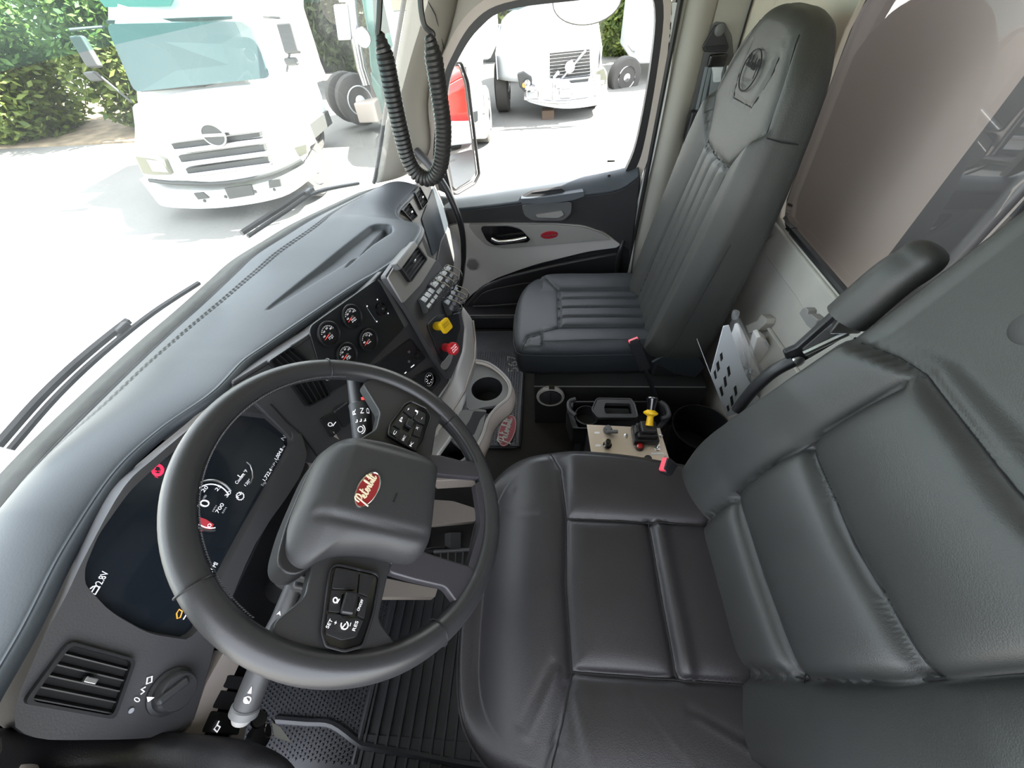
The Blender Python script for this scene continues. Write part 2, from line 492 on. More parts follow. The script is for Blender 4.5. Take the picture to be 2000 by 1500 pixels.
box('trim_3', (-.985, .0, 1.56), (.05, 1.7, .14), HEAD, kind='structure', label='trim above the driver window')

# windscreen: curved sheet from the dash to the header
WS = [(-.93, .70, .83), (-.80, .79, .84), (-.59, .85, .85), (-.47, .87, .85), (-.29, .865, .85), (-.16, .855, .85), (-.04, .84, .85), (.08, .83, .85),
      (.18, .82, .85), (.30, .785, .845), (.42, .745, .84), (.62, .67, .82), (.75, .635, .80)]
WSs = crom(WS, 6)
BT0 = .695
def ws_top(p): return V((p.x * .985, p.y - .50, 1.56))
n_ = len(WSs)
w1 = st('window_1', 'large curved windscreen with a dusty haze', (0, .85, .85))
vv = []; ff = []
for i, p in enumerate(WSs):
    for k in range(7):
        t = k / 6; q = p.lerp(ws_top(p), t); q = q + V((0, .025 * math.sin(PI * t), 0)); vv.append(q)
for i in range(n_ - 1):
    for k in range(6): ff.append((i * 7 + k, i * 7 + k + 1, (i + 1) * 7 + k + 1, (i + 1) * 7 + k))
mk('pane', vv, ff, GW, w1, smooth=2)
tube('lower_seal', [p + V((0, .004, -.004)) for p in WSs], .006, RUB, w1, n=6)
surf('shade_band', lambda u, v: (lambda p, t: p.lerp(ws_top(p), t) + V((0, .025 * math.sin(PI * t) - .004, 0)))(WSs[min(int(u * (n_ - 1) + .5), n_ - 1)], BT0 + (1 - BT0) * v), n_ - 1, 4, GBAND, w1)
box('trim_4', (0, .33, 1.60), (1.9, .14, .08), HEAD, kind='structure', label='header trim above the windscreen')

# passenger A pillar
pb = [at(735, 358, 'x', .80), at(742, 325, 'x', .80), at(765, 180, 'x', .83), at(797, -5, 'x', .86), at(815, -110, 'x', .87)]
pc = [at(812, 330, 'x', .93), at(840, 290, 'x', .94), at(838, 180, 'x', .95), at(880, 60, 'x', .955), at(915, -110, 'x', .955)]
a0 = crom(pb, 5); a1 = crom(pc, 5)
tp = st('trim_1', 'grey windscreen pillar trim on the passenger side', (.85, .55, .8))
def pil(u, v):
    k = min(int(v * (len(a0) - 1)), len(a0) - 2); t = v * (len(a0) - 1) - k
    p = a0[k].lerp(a0[k + 1], t); q = a1[k].lerp(a1[k + 1], t)
    return p.lerp(q, u) + V((-.018, -.018, 0)) * math.sin(PI * u)
surf('pillar_cover', pil, 10, 20, PIL, tp, solid=.012)
tube('windscreen_seal', [p + V((.004, .012, 0)) for p in a0], .0075, RUB, tp, n=8)
mk('cover_seam', *tubevf([pil(0.02, .83) + V((-.003, -.003, 0)), pil(.5, .75) + V((-.003, -.003, 0)), pil(.98, .68) + V((-.003, -.003, 0))], .0016, 6), BLK, tp)
tp2 = st('trim_5', 'windscreen pillar trim on the driver side', (-.9, .55, .8))
prism('pillar_cover', [(-.93, .70, .80), (-.955, .50, .80), (-.955, .22, 1.56), (-.90, .24, 1.56)], (.03, 0, 0), PIL, tp2)

# passenger door ----------------------------------------------------
dr = st('door_1', 'passenger door with dark upper panel and grey sweeping trim', (XD, 0, 0))
D = lambda a, b, o=0.0: at(a, b, 'x', XD - o)
# door frame round the window
ow = crom([D(858, 372), D(846, 300), D(862, 170), D(885, 105), D(925, 42), D(985, 6), D(1120, -14), D(1262, -24), D(1296, 12), D(1282, 150), D(1256, 290), D(1238, 338)], 5)
iw = crom([D(884, 384), D(868, 300), D(876, 170), D(898, 110), D(936, 56), D(990, 20), D(1120, 2), D(1250, -8), D(1280, 20), D(1268, 150), D(1243, 280), D(1222, 334)], 5)
def strip(name, A, B, d, m, parent, **k):
    n = len(A); v = [V(p) for p in A] + [V(p) for p in B]; v += [p + V(d) for p in v]
    f = [(i, i + 1, n + i + 1, n + i) for i in range(n - 1)] + [(2 * n + i + 1, 2 * n + i, 3 * n + i, 3 * n + i + 1) for i in range(n - 1)]
    f += [(i + 1, i, 2 * n + i, 2 * n + i + 1) for i in range(n - 1)] + [(n + i, n + i + 1, 3 * n + i + 1, 3 * n + i) for i in range(n - 1)]
    f += [(0, n, 3 * n, 2 * n), (n - 1, 3 * n - 1, 4 * n - 1, 2 * n - 1)]
    return mk(name, v, f, m, parent, **k)
strip('window_gasket', ow, iw, (.03, 0, 0), RUB, dr, smooth=True)
ow2 = crom([D(838, 372), D(834, 296), D(850, 160), D(872, 92), D(915, 25), D(980, -14), D(1120, -34), D(1275, -42), D(1312, 5), D(1298, 150), D(1268, 300), D(1252, 345)], 5)
strip('inner_frame_trim', ow2, ow, (.025, 0, 0), BEI, dr, smooth=True)
ow3 = crom([D(828, 372), D(800, 296), D(800, 160), D(820, 60), D(860, -60), D(980, -80), D(1120, -90), D(1290, -95), D(1330, 5), D(1316, 150), D(1280, 320), D(1262, 350)], 5)
strip('header_panel', [p + V((.01, 0, 0)) for p in ow3[:38]], [p + V((.01, 0, 0)) for p in ow2[:38]], (.02, 0, 0), PIL, dr, smooth=True)
w2 = st('window_2', 'passenger door side glass with bright daylight behind', (XD, 0, .7))
mk('pane', [p + V((.014, 0, 0)) for p in ow], [tuple(range(len(ow)))], GS, w2)
mk('glass_stamp', [at(a, b, 'x', XD + .012) for a, b in ((1186, 313), (1201, 313), (1201, 316), (1186, 317))], [(0, 1, 2, 3)], BLK, w2, label='small grey stamp low in the side glass')
mk('trim_6', *boxvf((1.01, .02, 1.47), (.08, .96, .40)), HEAD, kind='structure', label='headliner trim above the passenger door')
# light gap strip between door and pillar
strip('door_edge', crom([D(1312, 5), D(1298, 150), D(1268, 300), D(1240, 420), D(1222, 560), D(1212, 640)], 5), crom([D(1325, 5), D(1308, 150), D(1276, 310), D(1246, 430), D(1227, 570), D(1216, 650)], 5), (.03, 0, 0), WPAINT, dr, smooth=True)
# door body
body = [D(838, 400), D(880, 406), D(960, 402), D(1060, 388), D(1180, 372), D(1240, 352), D(1251, 345), D(1249, 400), D(1238, 470), D(1222, 560), V((XD, -.47, -.02)), V((XD, .62, -.02)), V((XD, .62, .60))]
prism('door_panel', body, (.07, 0, 0), BLK, dr, bevel=.006)
# sloping sill cap
ci = crom([D(838, 404, .0), D(880, 412, .02), D(960, 405, .03), D(1060, 392, .035), D(1150, 382, .035), D(1210, 372, .03), D(1250, 345, .02)], 5)
co = crom([at(846, 384, 'x', XD + .03), at(880, 386, 'x', XD + .03), at(960, 376, 'x', XD + .03), at(1060, 362, 'x', XD + .03), at(1150, 347, 'x', XD + .03), at(1210, 334, 'x', XD + .03), at(1243, 325, 'x', XD + .03)], 5)
nn_ = len(ci)
def sill(u, v):
    k = min(int(v * (nn_ - 1)), nn_ - 2); t = v * (nn_ - 1) - k
    p = ci[k].lerp(ci[k + 1], t); q = co[k].lerp(co[k + 1], t)
    r = p.lerp(q, u); r.z += .012 * math.sin(PI * min(1, u * 1.0)); return r
surf('sill_cap', sill, 8, 36, DASH, dr, solid=.01)
# upper face below the cap
uf = [p for p in ci] + [D(1245, 400, .008), D(1232, 490, .006), D(1214, 480, .006), D(1180, 452, .01), D(1130, 441, .012), D(1080, 436, .012), D(870, 436, .012), D(838, 436, .01)]
prism('upper_panel', uf, (.03, 0, 0), FASC, dr, bevel=.004)
# trim spear
sp = rounded([D(838, 437, .022), D(1080, 437, .022), D(1140, 441, .022), D(1182, 456, .02), D(1212, 478, .015), D(1204, 484, .015), D(1150, 491, .02), D(1040, 518, .022), D(965, 545, .022), D(925, 572, .022), D(905, 592, .022), D(880, 600, .02), D(838, 600, .02)], .3, 3)
prism('trim_spear', sp, (.03, 0, 0), DTRIM, dr, bevel=.004)
sp2 = rounded([D(912, 438, .030), D(1080, 439, .030), D(1140, 444, .030), D(1176, 456, .029), D(1196, 468, .026), D(1100, 476, .030), D(985, 486, .030), D(950, 480, .030), D(930, 462, .030)], .3, 3)
prism('spear_inset', sp2, (.012, 0, 0), GRY, dr, bevel=.003)
hr = rounded([D(936, 442, .033), D(996, 441, .033), D(1018, 448, .033), D(1036, 468, .033), D(1030, 474, .033), D(965, 480, .033), D(950, 470, .033)], .35, 4)
prism('handle_recess', hr, (.008, 0, 0), GLOSS, dr, bevel=.002)
tube('door_handle', crom([D(960, 466, .05), D(975, 472, .055), D(1000, 470, .058), D(1028, 464, .05)], 6), .0085, CHR, dr, n=10, squash=.8, label='chrome inner door handle')
ov = [D(1073 + 17 * math.cos(t), 459 + 7.5 * math.sin(t) - 1.5 * math.cos(t), .0315) for t in [2 * PI * k / 28 for k in range(28)]]
bd = prism('door_badge', ov, (.006, 0, 0), BADGE, dr, bevel=.0015, label='small oval dark red badge')
text('badge_script', 'Peterbilt', D(1060, 463, .033), D(1088, 460, .033), (-1, 0, 0), .014, SIL, dr)
# pull cup
pcup = rounded([D(1016, 388, .05), D(1060, 386, .055), D(1140, 374, .055), D(1142, 384, .055), D(1118, 392, .06), D(1060, 399, .06), D(1018, 398, .055)], .3, 3)
prism('grab_bridge', pcup, (.05, 0, 0), DASH, dr, bevel=.005)
prism('grab_slot', rounded([D(1016, 391, .045), D(1026, 382, .03), D(1040, 376, .03), D(1098, 368, .03), D(1104, 374, .03), D(1020, 394, .045)], .3, 3), (.015, 0, .004), BLKM, dr)
prism('pull_pocket', rounded([D(1018, 400, .042), D(1118, 394, .042), D(1116, 418, .04), D(1100, 432, .036), D(1040, 432, .036), D(1024, 422, .04)], .35, 4), (.03, 0, 0), GRYD, dr, bevel=.004)
prism('pull_pocket_sun_patch', rounded([D(1046, 420, .047), D(1098, 412, .047), D(1102, 420, .047), D(1090, 426, .047), D(1050, 425, .047)], .3, 3), (.008, 0, 0), GRY, dr, bevel=.002)  # paler plate painted in for the patch of sun in the pocket
# window switches
swp = prism('switch_plate', rounded([at(908, 398, 'x', .952), at(975, 386, 'x', .952), at(982, 391, 'x', .948), at(978, 399, 'x', .944), at(912, 409, 'x', .944), at(906, 404, 'x', .948)], .3, 3), (.0, 0, -.01), GRY, dr, bevel=.002)
for a, b, ww in ((935, 400, 6), (946, 398, 6), (967, 395, 5)):
    c = at(a, b, 'x', .944)
    box('switch', c + V((0, 0, .004)), (.012, .016, .008), GLOSS if a == 935 else SIL, dr, bevel=.002)
lathe('lock_boot', [(.012, 0), (.011, .004), (.006, .006)], at(1187, 363, 'x', .955), (0, 0, 1), BLK, dr, n=16)
lathe('lock_pin', [(.0035, 0), (.0035, .028), (.006, .032), (.006, .045), (.003, .048)], at(1187, 363, 'x', .955), (0, 0, 1), BLK, dr, n=12)
# speaker grille: ring of small holes in the spear
sg = MB(); c0 = D(923, 516, .0235)
sg.add(lathevf([(.034, 0), (.034, .002), (.030, .0035), (0.0005, .0035)], c0, (-1, 0, 0), 28))
spk = sg.build('speaker_grille', GRY, dr, smooth=True)
hd = MB()
for i in range(-4, 5):
    for j in range(-4, 5):
        y, z = (i + .5 * (j % 2)) * .0068, j * .006
        if y * y + z * z < .028 ** 2: hd.add(lathevf([(.0022, 0), (.0022, .0008)], c0 + V((-.0036, y, z)), (-1, 0, 0), 8))
hd.build('grille_holes', BLKM, dr, kind='stuff')
# lower map pocket with ribs
lp = rounded([D(905, 600, .035), D(940, 560, .035), D(990, 540, .035), D(1070, 520, .03), D(1180, 498, .02), D(1215, 492, .01), D(1205, 560, .02), D(1160, 640, .05), D(1000, 645, .06), D(930, 640, .06), D(908, 625, .05)], .3, 4)
prism('map_pocket', lp, (.05, 0, 0), BLK, dr, bevel=.012, seg=3)
tube('pocket_ridge', crom([D(925, 592, .052), D(950, 570, .052), D(1010, 556, .05), D(1080, 548, .045)], 6), .004, BLK, dr, n=8)
tube('pocket_ridge', crom([D(924, 598, .062), D(960, 597, .062), D(1020, 592, .06), D(1060, 590, .055)], 6), .004, BLK, dr, n=8)
tube('pocket_ridge', crom([D(925, 632, .065), D(960, 628, .065), D(1020, 628, .065)], 6), .005, BLK, dr, n=8)
tube('door_pull_strap', crom([D(1218, 470, .012), D(1212, 485, .03), D(1205, 510, .035), D(1206, 540, .03)], 6), .009, BLK, dr, n=10)
mk('door_sill_plate', *boxvf((.86, .25, .012), (.02, .9, .012)), SIL, dr)

# driver door arm rest seen bottom left
ar = st('door_2', 'driver door with padded armrest at the lower left', (-.95, .2, 0))
box('door_panel', (-.985, .12, .36), (.05, 1.0, .82), BLK, ar, bevel=.01)
arp = crom([at(-80, 1500, 'x', -.852), at(60, 1484, 'x', -.853), at(220, 1482, 'x', -.853), at(360, 1492, 'x', -.854), at(470, 1508, 'x', -.855), at(560, 1532, 'x', -.857)], 6)
tube('armrest', arp, lambda t: .030 * (1 - .55 * max(0, (t - .72) / .28) ** 2), LEA2, ar, n=18, label='black padded armrest')
tube('armrest_trim', [p + V((-.012, .0, -.045)) for p in arp], .020, BEI, ar, n=12, label='beige strip under the armrest')
prism('armrest_bracket', [arp[0] + V((-.02, 0, -.03)), arp[-1] + V((-.02, 0, -.03)), V((-.96, arp[-1].y, arp[-1].z - .06)), V((-.96, arp[0].y, arp[0].z - .06))], (0, 0, -.03), BLK, ar)

# ================================================================== DASHBOARD
db = thing('dashboard', 'blue grey dashboard with dark instrument fascia under the windscreen', 'dashboard', (0, .6, .8))
BX = [at(a_, b_, 'z', z_) + V((0, .008, 0)) for a_, b_, z_ in ((480, 706, .89), (520, 677, .88), (600, 622, .865), (700, 555, .85), (748, 527, .842))]
BR = [(-.93, .545, .90), (-.83, .59, .90), (-.735, .612, .90), (-.64, .64, .90), (-.53, .655, .90), (-.45, .635, .90), (-.37, .59, .90), BX[0], BX[1], BX[2],
      BX[3], BX[4], (.22, .385, .835), (.33, .375, .83), (.395, .40, .825), (.44, .46, .815), (.54, .515, .80), (.66, .505, .795), (.775, .49, .79)]
NB = 150
brs = crom(BR, 12); wss = WSs
def pick(L, t):
    x = t * (len(L) - 1); k = min(int(x), len(L) - 2); return L[k].lerp(L[k + 1], x - k)
def arc(L):
    c = [0]
    for i in range(1, len(L)): c.append(c[-1] + (L[i] - L[i - 1]).length)
    def g(t):
        s = t * c[-1]
        lo = 0
        for i in range(1, len(c)):
            if c[i] >= s: lo = i; break
        d = c[lo] - c[lo - 1]
        return L[lo - 1].lerp(L[lo], (s - c[lo - 1]) / d if d else 0)
    return g
gB, gW = arc(brs), arc(wss)
# matching of brow points with windscreen base points by x
def wAt(x):
    for i in range(len(wss) - 1):
        if wss[i].x <= x <= wss[i + 1].x:
            t = (x - wss[i].x) / (wss[i + 1].x - wss[i].x); return wss[i].lerp(wss[i + 1], t)
    return wss[0].copy() if x < wss[0].x else wss[-1].copy()
def mapx(x): # brow x -> windscreen x, keeps the ribs fanned
    return -.93 + (x + .93) * (.75 + .93) / (.775 + .93)
def dtop(u, v):
    b = gB(u); w_ = wAt(mapx(b.x)); p = w_.lerp(b, v)
    dr_ = max(0, 1 - abs(b.x + .60) / .34)          # higher hood over the driver's cluster
    hump = .020 + .020 * dr_ * dr_
    z = p.z + hump * math.sin(PI * min(1, v * 1.02)) ** .8
    # two storage grooves on the middle of the dash top
    q = V((p.x, p.y, 0))
    for (a, c, wd, dp) in TR:
        ab = c - a; t = max(0, min(1, (q - a).dot(ab) / ab.dot(ab))); d = (q - (a + ab * t)).length
        ww = wd * (.12 + .88 * t ** .8)
        if d < ww * 1.6: z -= dp * min(1, .25 + t * 1.4) * (1 / (1 + math.exp(min(60, (d - ww) / (.045 * ww + .0008)))))
    return V((p.x, p.y, z))
TR = []
ta, tb_ = at(525, 603, 'z', .875), at(738, 440, 'z', .865)
ta.z = tb_.z = 0
TR.append((ta, tb_, .034, .015))
tc1, tc2 = at(672, 512, 'z', .872), at(752, 432, 'z', .865)
tc1.z = tc2.z = 0
TR.append((tc1, tc2, .012, .012))
v, f = gridvf(lambda u, t: dtop(u, t), 420, 150)
# roll the nose of the brow down into the fascia
nv = 151
for i in range(421):
    e = v[i * nv + 150]; inn = (v[i * nv + 150] - v[i * nv + 134]); inn.z = 0; inn.normalize()
    for k in range(1, 7):
        a = k / 6 * PI * .62; r = .010
        v.append(e + inn * (r * math.sin(a)) + V((0, 0, -r * (1 - math.cos(a)))))
off = 421 * nv
for i in range(420):
    for k in range(6):
        A = i * nv + 150 if k == 0 else off + i * 6 + k - 1
        Bq = (i + 1) * nv + 150 if k == 0 else off + (i + 1) * 6 + k - 1
        f.append((A, off + i * 6 + k, off + (i + 1) * 6 + k, Bq))
mk('top_pad', v, f, DASH, db, smooth=2)
# demister strip: lighter lip with a row of slots
sl = MB()
for i in range(126):
    u = .02 + i * .0072
    if u > .93: break
    for r in range(2):
        p = dtop(u + .002 * r, .150 + .034 * r); q = dtop(u + .0048 + .002 * r, .150 + .034 * r); q2 = dtop(u + .0048 + .002 * r, .166 + .034 * r); p2 = dtop(u + .002 * r, .166 + .034 * r)
        sl.add(([p + V((0, 0, .0012)), q + V((0, 0, .0012)), q2 + V((0, 0, .0012)), p2 + V((0, 0, .0012))], [(0, 1, 2, 3)]))
sl.build('demister_slots', BLKM, db, kind='stuff')

pl_d = lambda a, b, o=0.0: on(a, b, PD, o)
pl_g = lambda a, b, o=0.0: on(a, b, PG, o)
pl_s = lambda a, b, o=0.0: on(a, b, PS, o)
pl_p = lambda a, b, o=0.0: on(a, b, PP, o)
nD, nG, nS, nP = PD[1], PG[1], PS[1], PP[1]

# driver fascia with cluster opening
fo = [pl_d(a, b) for a, b in ((30, 1420), (78, 1262), (126, 1170), (172, 1075), (243, 950), (305, 892), (388, 822), (455, 768), (520, 760), (600, 890), (500, 1060), (430, 1230), (400, 1330), (360, 1425), (180, 1445))]
fi_px = ((166, 1142), (166, 1108), (192, 1045), (256, 955), (340, 880), (450, 800), (555, 815), (578, 858), (500, 1000), (432, 1130), (385, 1235), (365, 1250), (290, 1238), (215, 1195))
fi = rounded([pl_d(a, b) for a, b in fi_px], .3, 3)
fo_s = crom(fo, 4, True)
# bridge outer and inner outlines by angle so that the ring is clean
cc = pl_d(370, 1040)
ex = (pl_d(600, 900) - cc); ex.normalize(); ey = nD.cross(ex)
def polar(L, ang):
    best = None
    pts = [((p - cc).dot(ex), (p - cc).dot(ey)) for p in L]
    dx, dy = math.cos(ang), math.sin(ang); m = len(pts)
    for i in range(m):
        (x1, y1), (x2, y2) = pts[i], pts[(i + 1) % m]
        den = dx * (y2 - y1) - dy * (x2 - x1)
        if abs(den) < 1e-12: continue
        t = (x1 * (y2 - y1) - y1 * (x2 - x1)) / den; s = (x1 * dy - y1 * dx) / den
        if t > 0 and -1e-6 <= s <= 1 + 1e-6 and (best is None or t > best): best = t
    return cc + (ex * dx + ey * dy) * (best or .01)
AN = [2 * PI * k / 120 for k in range(120)]
O_ = [polar(fo_s, a) for a in AN]; I_ = [polar(fi, a) for a in AN]
vf = ringvf(O_, [i + (o - i) * .0 for o, i in zip(O_, I_)], -nD * .05)
mk('driver_fascia', vf[0], vf[1], FASC2, db, smooth=True, bevel=0)
I2 = [i + (cc - i).normalized() * .004 - nD * .016 for i in I_]
n = 120
mk('cluster_bezel', I_ + I2, [(i, (i + 1) % n, n + (i + 1) % n, n + i) for i in range(n)], FASC2, db, smooth=2)
scr = mk('instrument_display', I2 + [p - nD * .006 for p in I2], [tuple(range(n))[::-1], tuple(range(n, 2 * n))] + [((i + 1) % n, i, n + i, n + (i + 1) % n) for i in range(n)], DISP, db, label='dark digital instrument display with white readouts')
SO = -.0155
ps = lambda a, b: pl_d(a, b, SO)
def dtext(b_, L, R, h, m=LIT): return text('readout', b_, ps(*L), ps(*R), nD, h, m, scr)
def stroke(name, pts, r, m, parent, nrm=None, closed=False): return tube(name, pts, r, m, parent, n=6, closed=closed)
dtext('12.8V', (196, 1147), (213, 1117), .0115)
tube('battery_icon', [ps(a, b) for a, b in ((178, 1158), (188, 1142), (194, 1148), (186, 1161))], .0009, LIT, scr, n=5, closed=True)
tube('battery_icon', [ps(a, b) for a, b in ((176, 1150), (182, 1145))], .0009, LIT, scr, n=5)
dtext('P', (306, 922), (312, 913), .014, LRED)
for rr in (11, 8):
    tube('park_brake_icon', [ps(308 + rr * math.cos(t), 918 + rr * math.sin(t)) for t in [2 * PI * k / 24 for k in range(24)]], .0012, LRED, scr, n=5, closed=True)
dtext('PARK', (309, 934), (322, 914), .008, LRED)
# tachometer arc
def garc(cx, cy, rx, a0, a1, n_=24, ax=-58): return [ps(cx + rx * math.cos(math.radians(a0 + (a1 - a0) * k / n_)), cy + rx * 1.06 * math.sin(math.radians(a0 + (a1 - a0) * k / n_))) for k in range(n_ + 1)]
tube('tachometer_ring', garc(412, 988, 47, -125, -35), .0022, SIL, scr, n=6)
tube('tachometer_scale', garc(412, 988, 40, -125, -30), .0010, LIT, scr, n=5)
tube('tachometer_scale', garc(412, 988, 46, 80, 128), .0022, SIL, scr, n=5)
tube('tachometer_scale', garc(412, 988, 41, 78, 125), .0010, LIT, scr, n=5)
mk('tachometer_red_sector', [ps(390, 1010), ps(402, 1014), ps(418, 1024), ps(412, 1036), ps(390, 1038)], [(0, 1, 2, 3, 4)], LRED2, scr)
for s_, L, R in (('20', (398, 962), (407, 952)), ('25', (424, 960), (433, 950)), ('30', (443, 972), (452, 962)), ('0', (410, 1031), (414, 1024))): dtext(s_, L, R, .0085)
dtext('RPM x100', (388, 990), (404, 968), .005, LITD)
dtext('0', (405, 992), (411, 979), .021)
dtext('MPH', (417, 1000), (424, 988), .0045, LITD)
dtext('700', (426, 1003), (438, 985), .009)
dtext('RPM', (436, 1003), (443, 992), .0045, LITD)
0 and tube('readout_rule', [ps(418, 1006), ps(432, 982)], .0005, LITD, scr, n=4)
dtext('Coolant °F', (463, 946), (484, 920), .0085)
dtext('120°', (480, 950), (490, 938), .007)
tube('coolant_arc', [ps(a, b) for a, b in ((482, 902), (489, 908), (493, 920), (494, 932), (490, 942), (486, 946))], .0014, SIL, scr, n=5)
tube('coolant_icon', [ps(464, 928), ps(470, 932), ps(474, 926)], .0008, LIT, scr, n=5)
gear_o = []
for k in range(24):
    rr = 8.2 if k % 2 else 6.6
    gear_o.append(ps(469 + rr * math.cos(2 * PI * k / 24), 969 + rr * math.sin(2 * PI * k / 24)))
tube('gear_icon', gear_o, .0007, LIT, scr, n=5, closed=True)
dtext('N', (466, 973), (472, 965), .008)
dtext('Trip', (513, 951), (520, 943), .008, LITD); dtext('1,722.4', (518, 940), (532, 918), .010); dtext('mi', (531, 916), (534, 911), .008, LITD)
dtext('P11', (536, 910), (545, 898), .008, LITD); dtext('1,004.8', (541, 899), (553, 878), .010); dtext('mi', (553, 876), (557, 872), .007, LITD)
dtext('N', (554, 861), (559, 854), .012, LITD)
dtext('2.1 MI', (412, 1122), (426, 1101), .011)
tube('engine_icon', [ps(a, b) for a, b in ((345, 1198), (350, 1190), (356, 1194), (352, 1206), (346, 1208))], .0009, LAMB, scr, n=5, closed=True)
tube('engine_icon', [ps(a, b) for a, b in ((358, 1210), (364, 1200))], .0009, LIT, scr, n=5)
# plate closing the join between driver fascia and gauge fascia
fa2 = rounded([pl_g(450, 748), pl_g(600, 655), pl_g(700, 577), pl_g(748, 528), pl_g(770, 560), pl_g(800, 600), pl_g(845, 668), pl_g(880, 742), pl_g(845, 792), pl_g(800, 835), pl_g(740, 850), pl_g(650, 905), pl_g(600, 905), pl_g(560, 850), pl_g(500, 790)], .12, 2)
prism('gauge_fascia', fa2, -nG * .04, FASC2, db, bevel=.004)
tube('fascia_seam', [pl_g(a, b, .001) for a, b in ((748, 530), (770, 570), (800, 612), (846, 690), (876, 742))], .0022, BLK, db, n=6)
tube('fascia_seam', [pl_g(a, b, .001) for a, b in ((528, 790), (560, 825), (590, 850), (618, 890))], .0018, BLK, db, n=6)
tube('brow_seam', crom([pl_g(a, b, .001) for a, b in ((455, 752), (520, 712), (600, 662), (700, 580), (748, 530))], 4), .0018, BLK, db, n=6)
# gauge panel
gp_ = rounded([pl_g(602, 640, .004), pl_g(735, 546, .004), pl_g(748, 556, .004), pl_g(792, 634, .004), pl_g(786, 646, .004), pl_g(690, 742, .004), pl_g(640, 770, .004)], .12, 4)
prism('gauge_panel', gp_, -nG * .006, PANEL, db, bevel=.002)
prism('panel_edge_bevel', rounded([pl_g(738, 545, .006), pl_g(750, 552, .006), pl_g(798, 632, .008), pl_g(792, 640, .007), pl_g(748, 560, .006)], .3, 3), -nG * .004, GRYD, db)
def gauge(a, b, nums, unit, ang=0):
    c = pl_g(a, b, .0045)
    u = (pl_g(a + 16, b - 13, .0045) - c).normalized(); u = (u - nG * u.dot(nG)).normalized(); w_ = nG.cross(u)
    g_ = lathe('gauge', [(.0285, 0), (.0305, .004), (.030, .0075), (.0275, .009), (.0262, .006), (.0262, .003), (.001, .003)], c, nG, BLK, db, n=40, label=None)
    P = lambda r, t, o=.0036: c + u * (r * math.cos(t)) + w_ * (r * math.sin(t)) + nG * o
    tube('scale', [P(.0195, math.radians(t)) for t in range(150, 14, -6)], .0005, DIM, g_, n=4)
    tk = MB()
    for t in range(150, 14, -15): tk.add(tubevf([P(.0195, math.radians(t)), P(.0170, math.radians(t))], .0005, 4))
    tk.build('ticks', WHT, g_)
    for k, s_ in enumerate(nums):
        t = math.radians(172 - k * 46); p = P(.0135, t)
        text('numeral', s_, p - u * .0032 - w_ * .002, p + u * .0032 - w_ * .002, nG, .0052, WHT, g_)
    for k, s_ in enumerate(unit):
        text('unit', s_, P(0, 0) - u * .007 - w_ * (.0085 + .005 * k), P(0, 0) + u * .007 - w_ * (.0085 + .005 * k), nG, .0042, WHT, g_)
    tube('needle', [P(0, 0, .0055), P(.0185, math.radians(196), .0055)], lambda t: .0012 * (1 - .6 * t), NEED, g_, n=5)
    lathe('hub', [(.003, 0), (.003, .003), (.001, .004)], P(0, 0, .0045), nG, SIL, g_, n=14)
gauge(640, 652, ('100', '160', '220', '280'), ('AXLE', '°F'))
gauge(685, 618, ('0', '50', '100', '150'), ('PRIM', 'PSI'))
gauge(717, 664, ('E', '', '1/2', 'F'), ('FUEL',))
gauge(675, 692, ('100', '150', '200', '250'), ('OIL', '°F'))
# mirror switch
mc = pl_g(742, 604, .006)
mp = prism('mirror_switch', rounded([pl_g(712, 592, .006), pl_g(734, 576, .006), pl_g(762, 608, .006), pl_g(740, 632, .006)], .2, 3), -nG * .003, PANEL, db, bevel=.001, label='mirror adjuster knob on the gauge panel')
lathe('knob', [(.017, 0), (.017, .006), (.012, .008), (.010, .016), (.004, .018)], mc, nG, GLOSS, mp, n=24)
for a, b in ((717, 598), (736, 628), (758, 612), (737, 585)): lathe('mark', [(.0022, 0), (.0018, .0006)], pl_g(a, b, .0062), nG, WHT, mp, n=8)
tube('mark_line', [pl_g(716, 600, .0064), pl_g(735, 629, .0064)], .0006, DIM, mp, n=4)
# vents
def vent(pxs, pl, nsl, off=.010, lab=None, vert=False, knob=True, fr=BLK):
    q = [on(a, b, pl, off) for a, b in pxs]; nn = pl[1]
    q = [V(p) for p in q]; c = sum(q, V()) / 4
    out = rounded(q, .12, 3); inn = rounded([p.lerp(c, .10) for p in q], .12, 3)
    vt_ = mk('air_vent', *ringvf(out, inn, -nn * .0095), fr, db, label=lab, smooth=True)
    inn2 = rounded([p.lerp(c, .06) - nn * .0090 for p in q], .12, 3)
    mk('vent_back', inn2, [tuple(range(len(inn2)))], BLKM, vt_)
    a0_, a1_, a2_, a3_ = [p.lerp(c, .11) for p in q]
    for k in range(nsl):
        t = (k + .5) / nsl
        if vert: s, e = a0_.lerp(a1_, t), a3_.lerp(a2_, t)
        else: s, e = a0_.lerp(a3_, t), a1_.lerp(a2_, t)
        d = (e - s).normalized(); wd = (nn + d.cross(nn) * .45).normalized() * .0075
        nn2 = d.cross(wd).normalized() * .0014
        mk('slat', [s - nn * .0085, e - nn * .0085, e - nn * .0085 + wd, s - nn * .0085 + wd, s - nn * .0085 + nn2, e - nn * .0085 + nn2, e - nn * .0085 + wd + nn2, s - nn * .0085 + wd + nn2],
           [(0, 1, 2, 3), (7, 6, 5, 4), (0, 4, 5, 1), (1, 5, 6, 2), (2, 6, 7, 3), (3, 7, 4, 0)], BLK, vt_)
    if knob:
        box('vent_knob', c + nn * .002, (.014, .006, .008), SIL, vt_, R=((q[1] - q[0]).normalized(), nn.cross((q[1] - q[0]).normalized()), nn), bevel=.001)
    return vt_
vent(((136, 1252), (268, 1288), (226, 1406), (46, 1374)), PD, 5, lab='square louvred vent at the driver end')
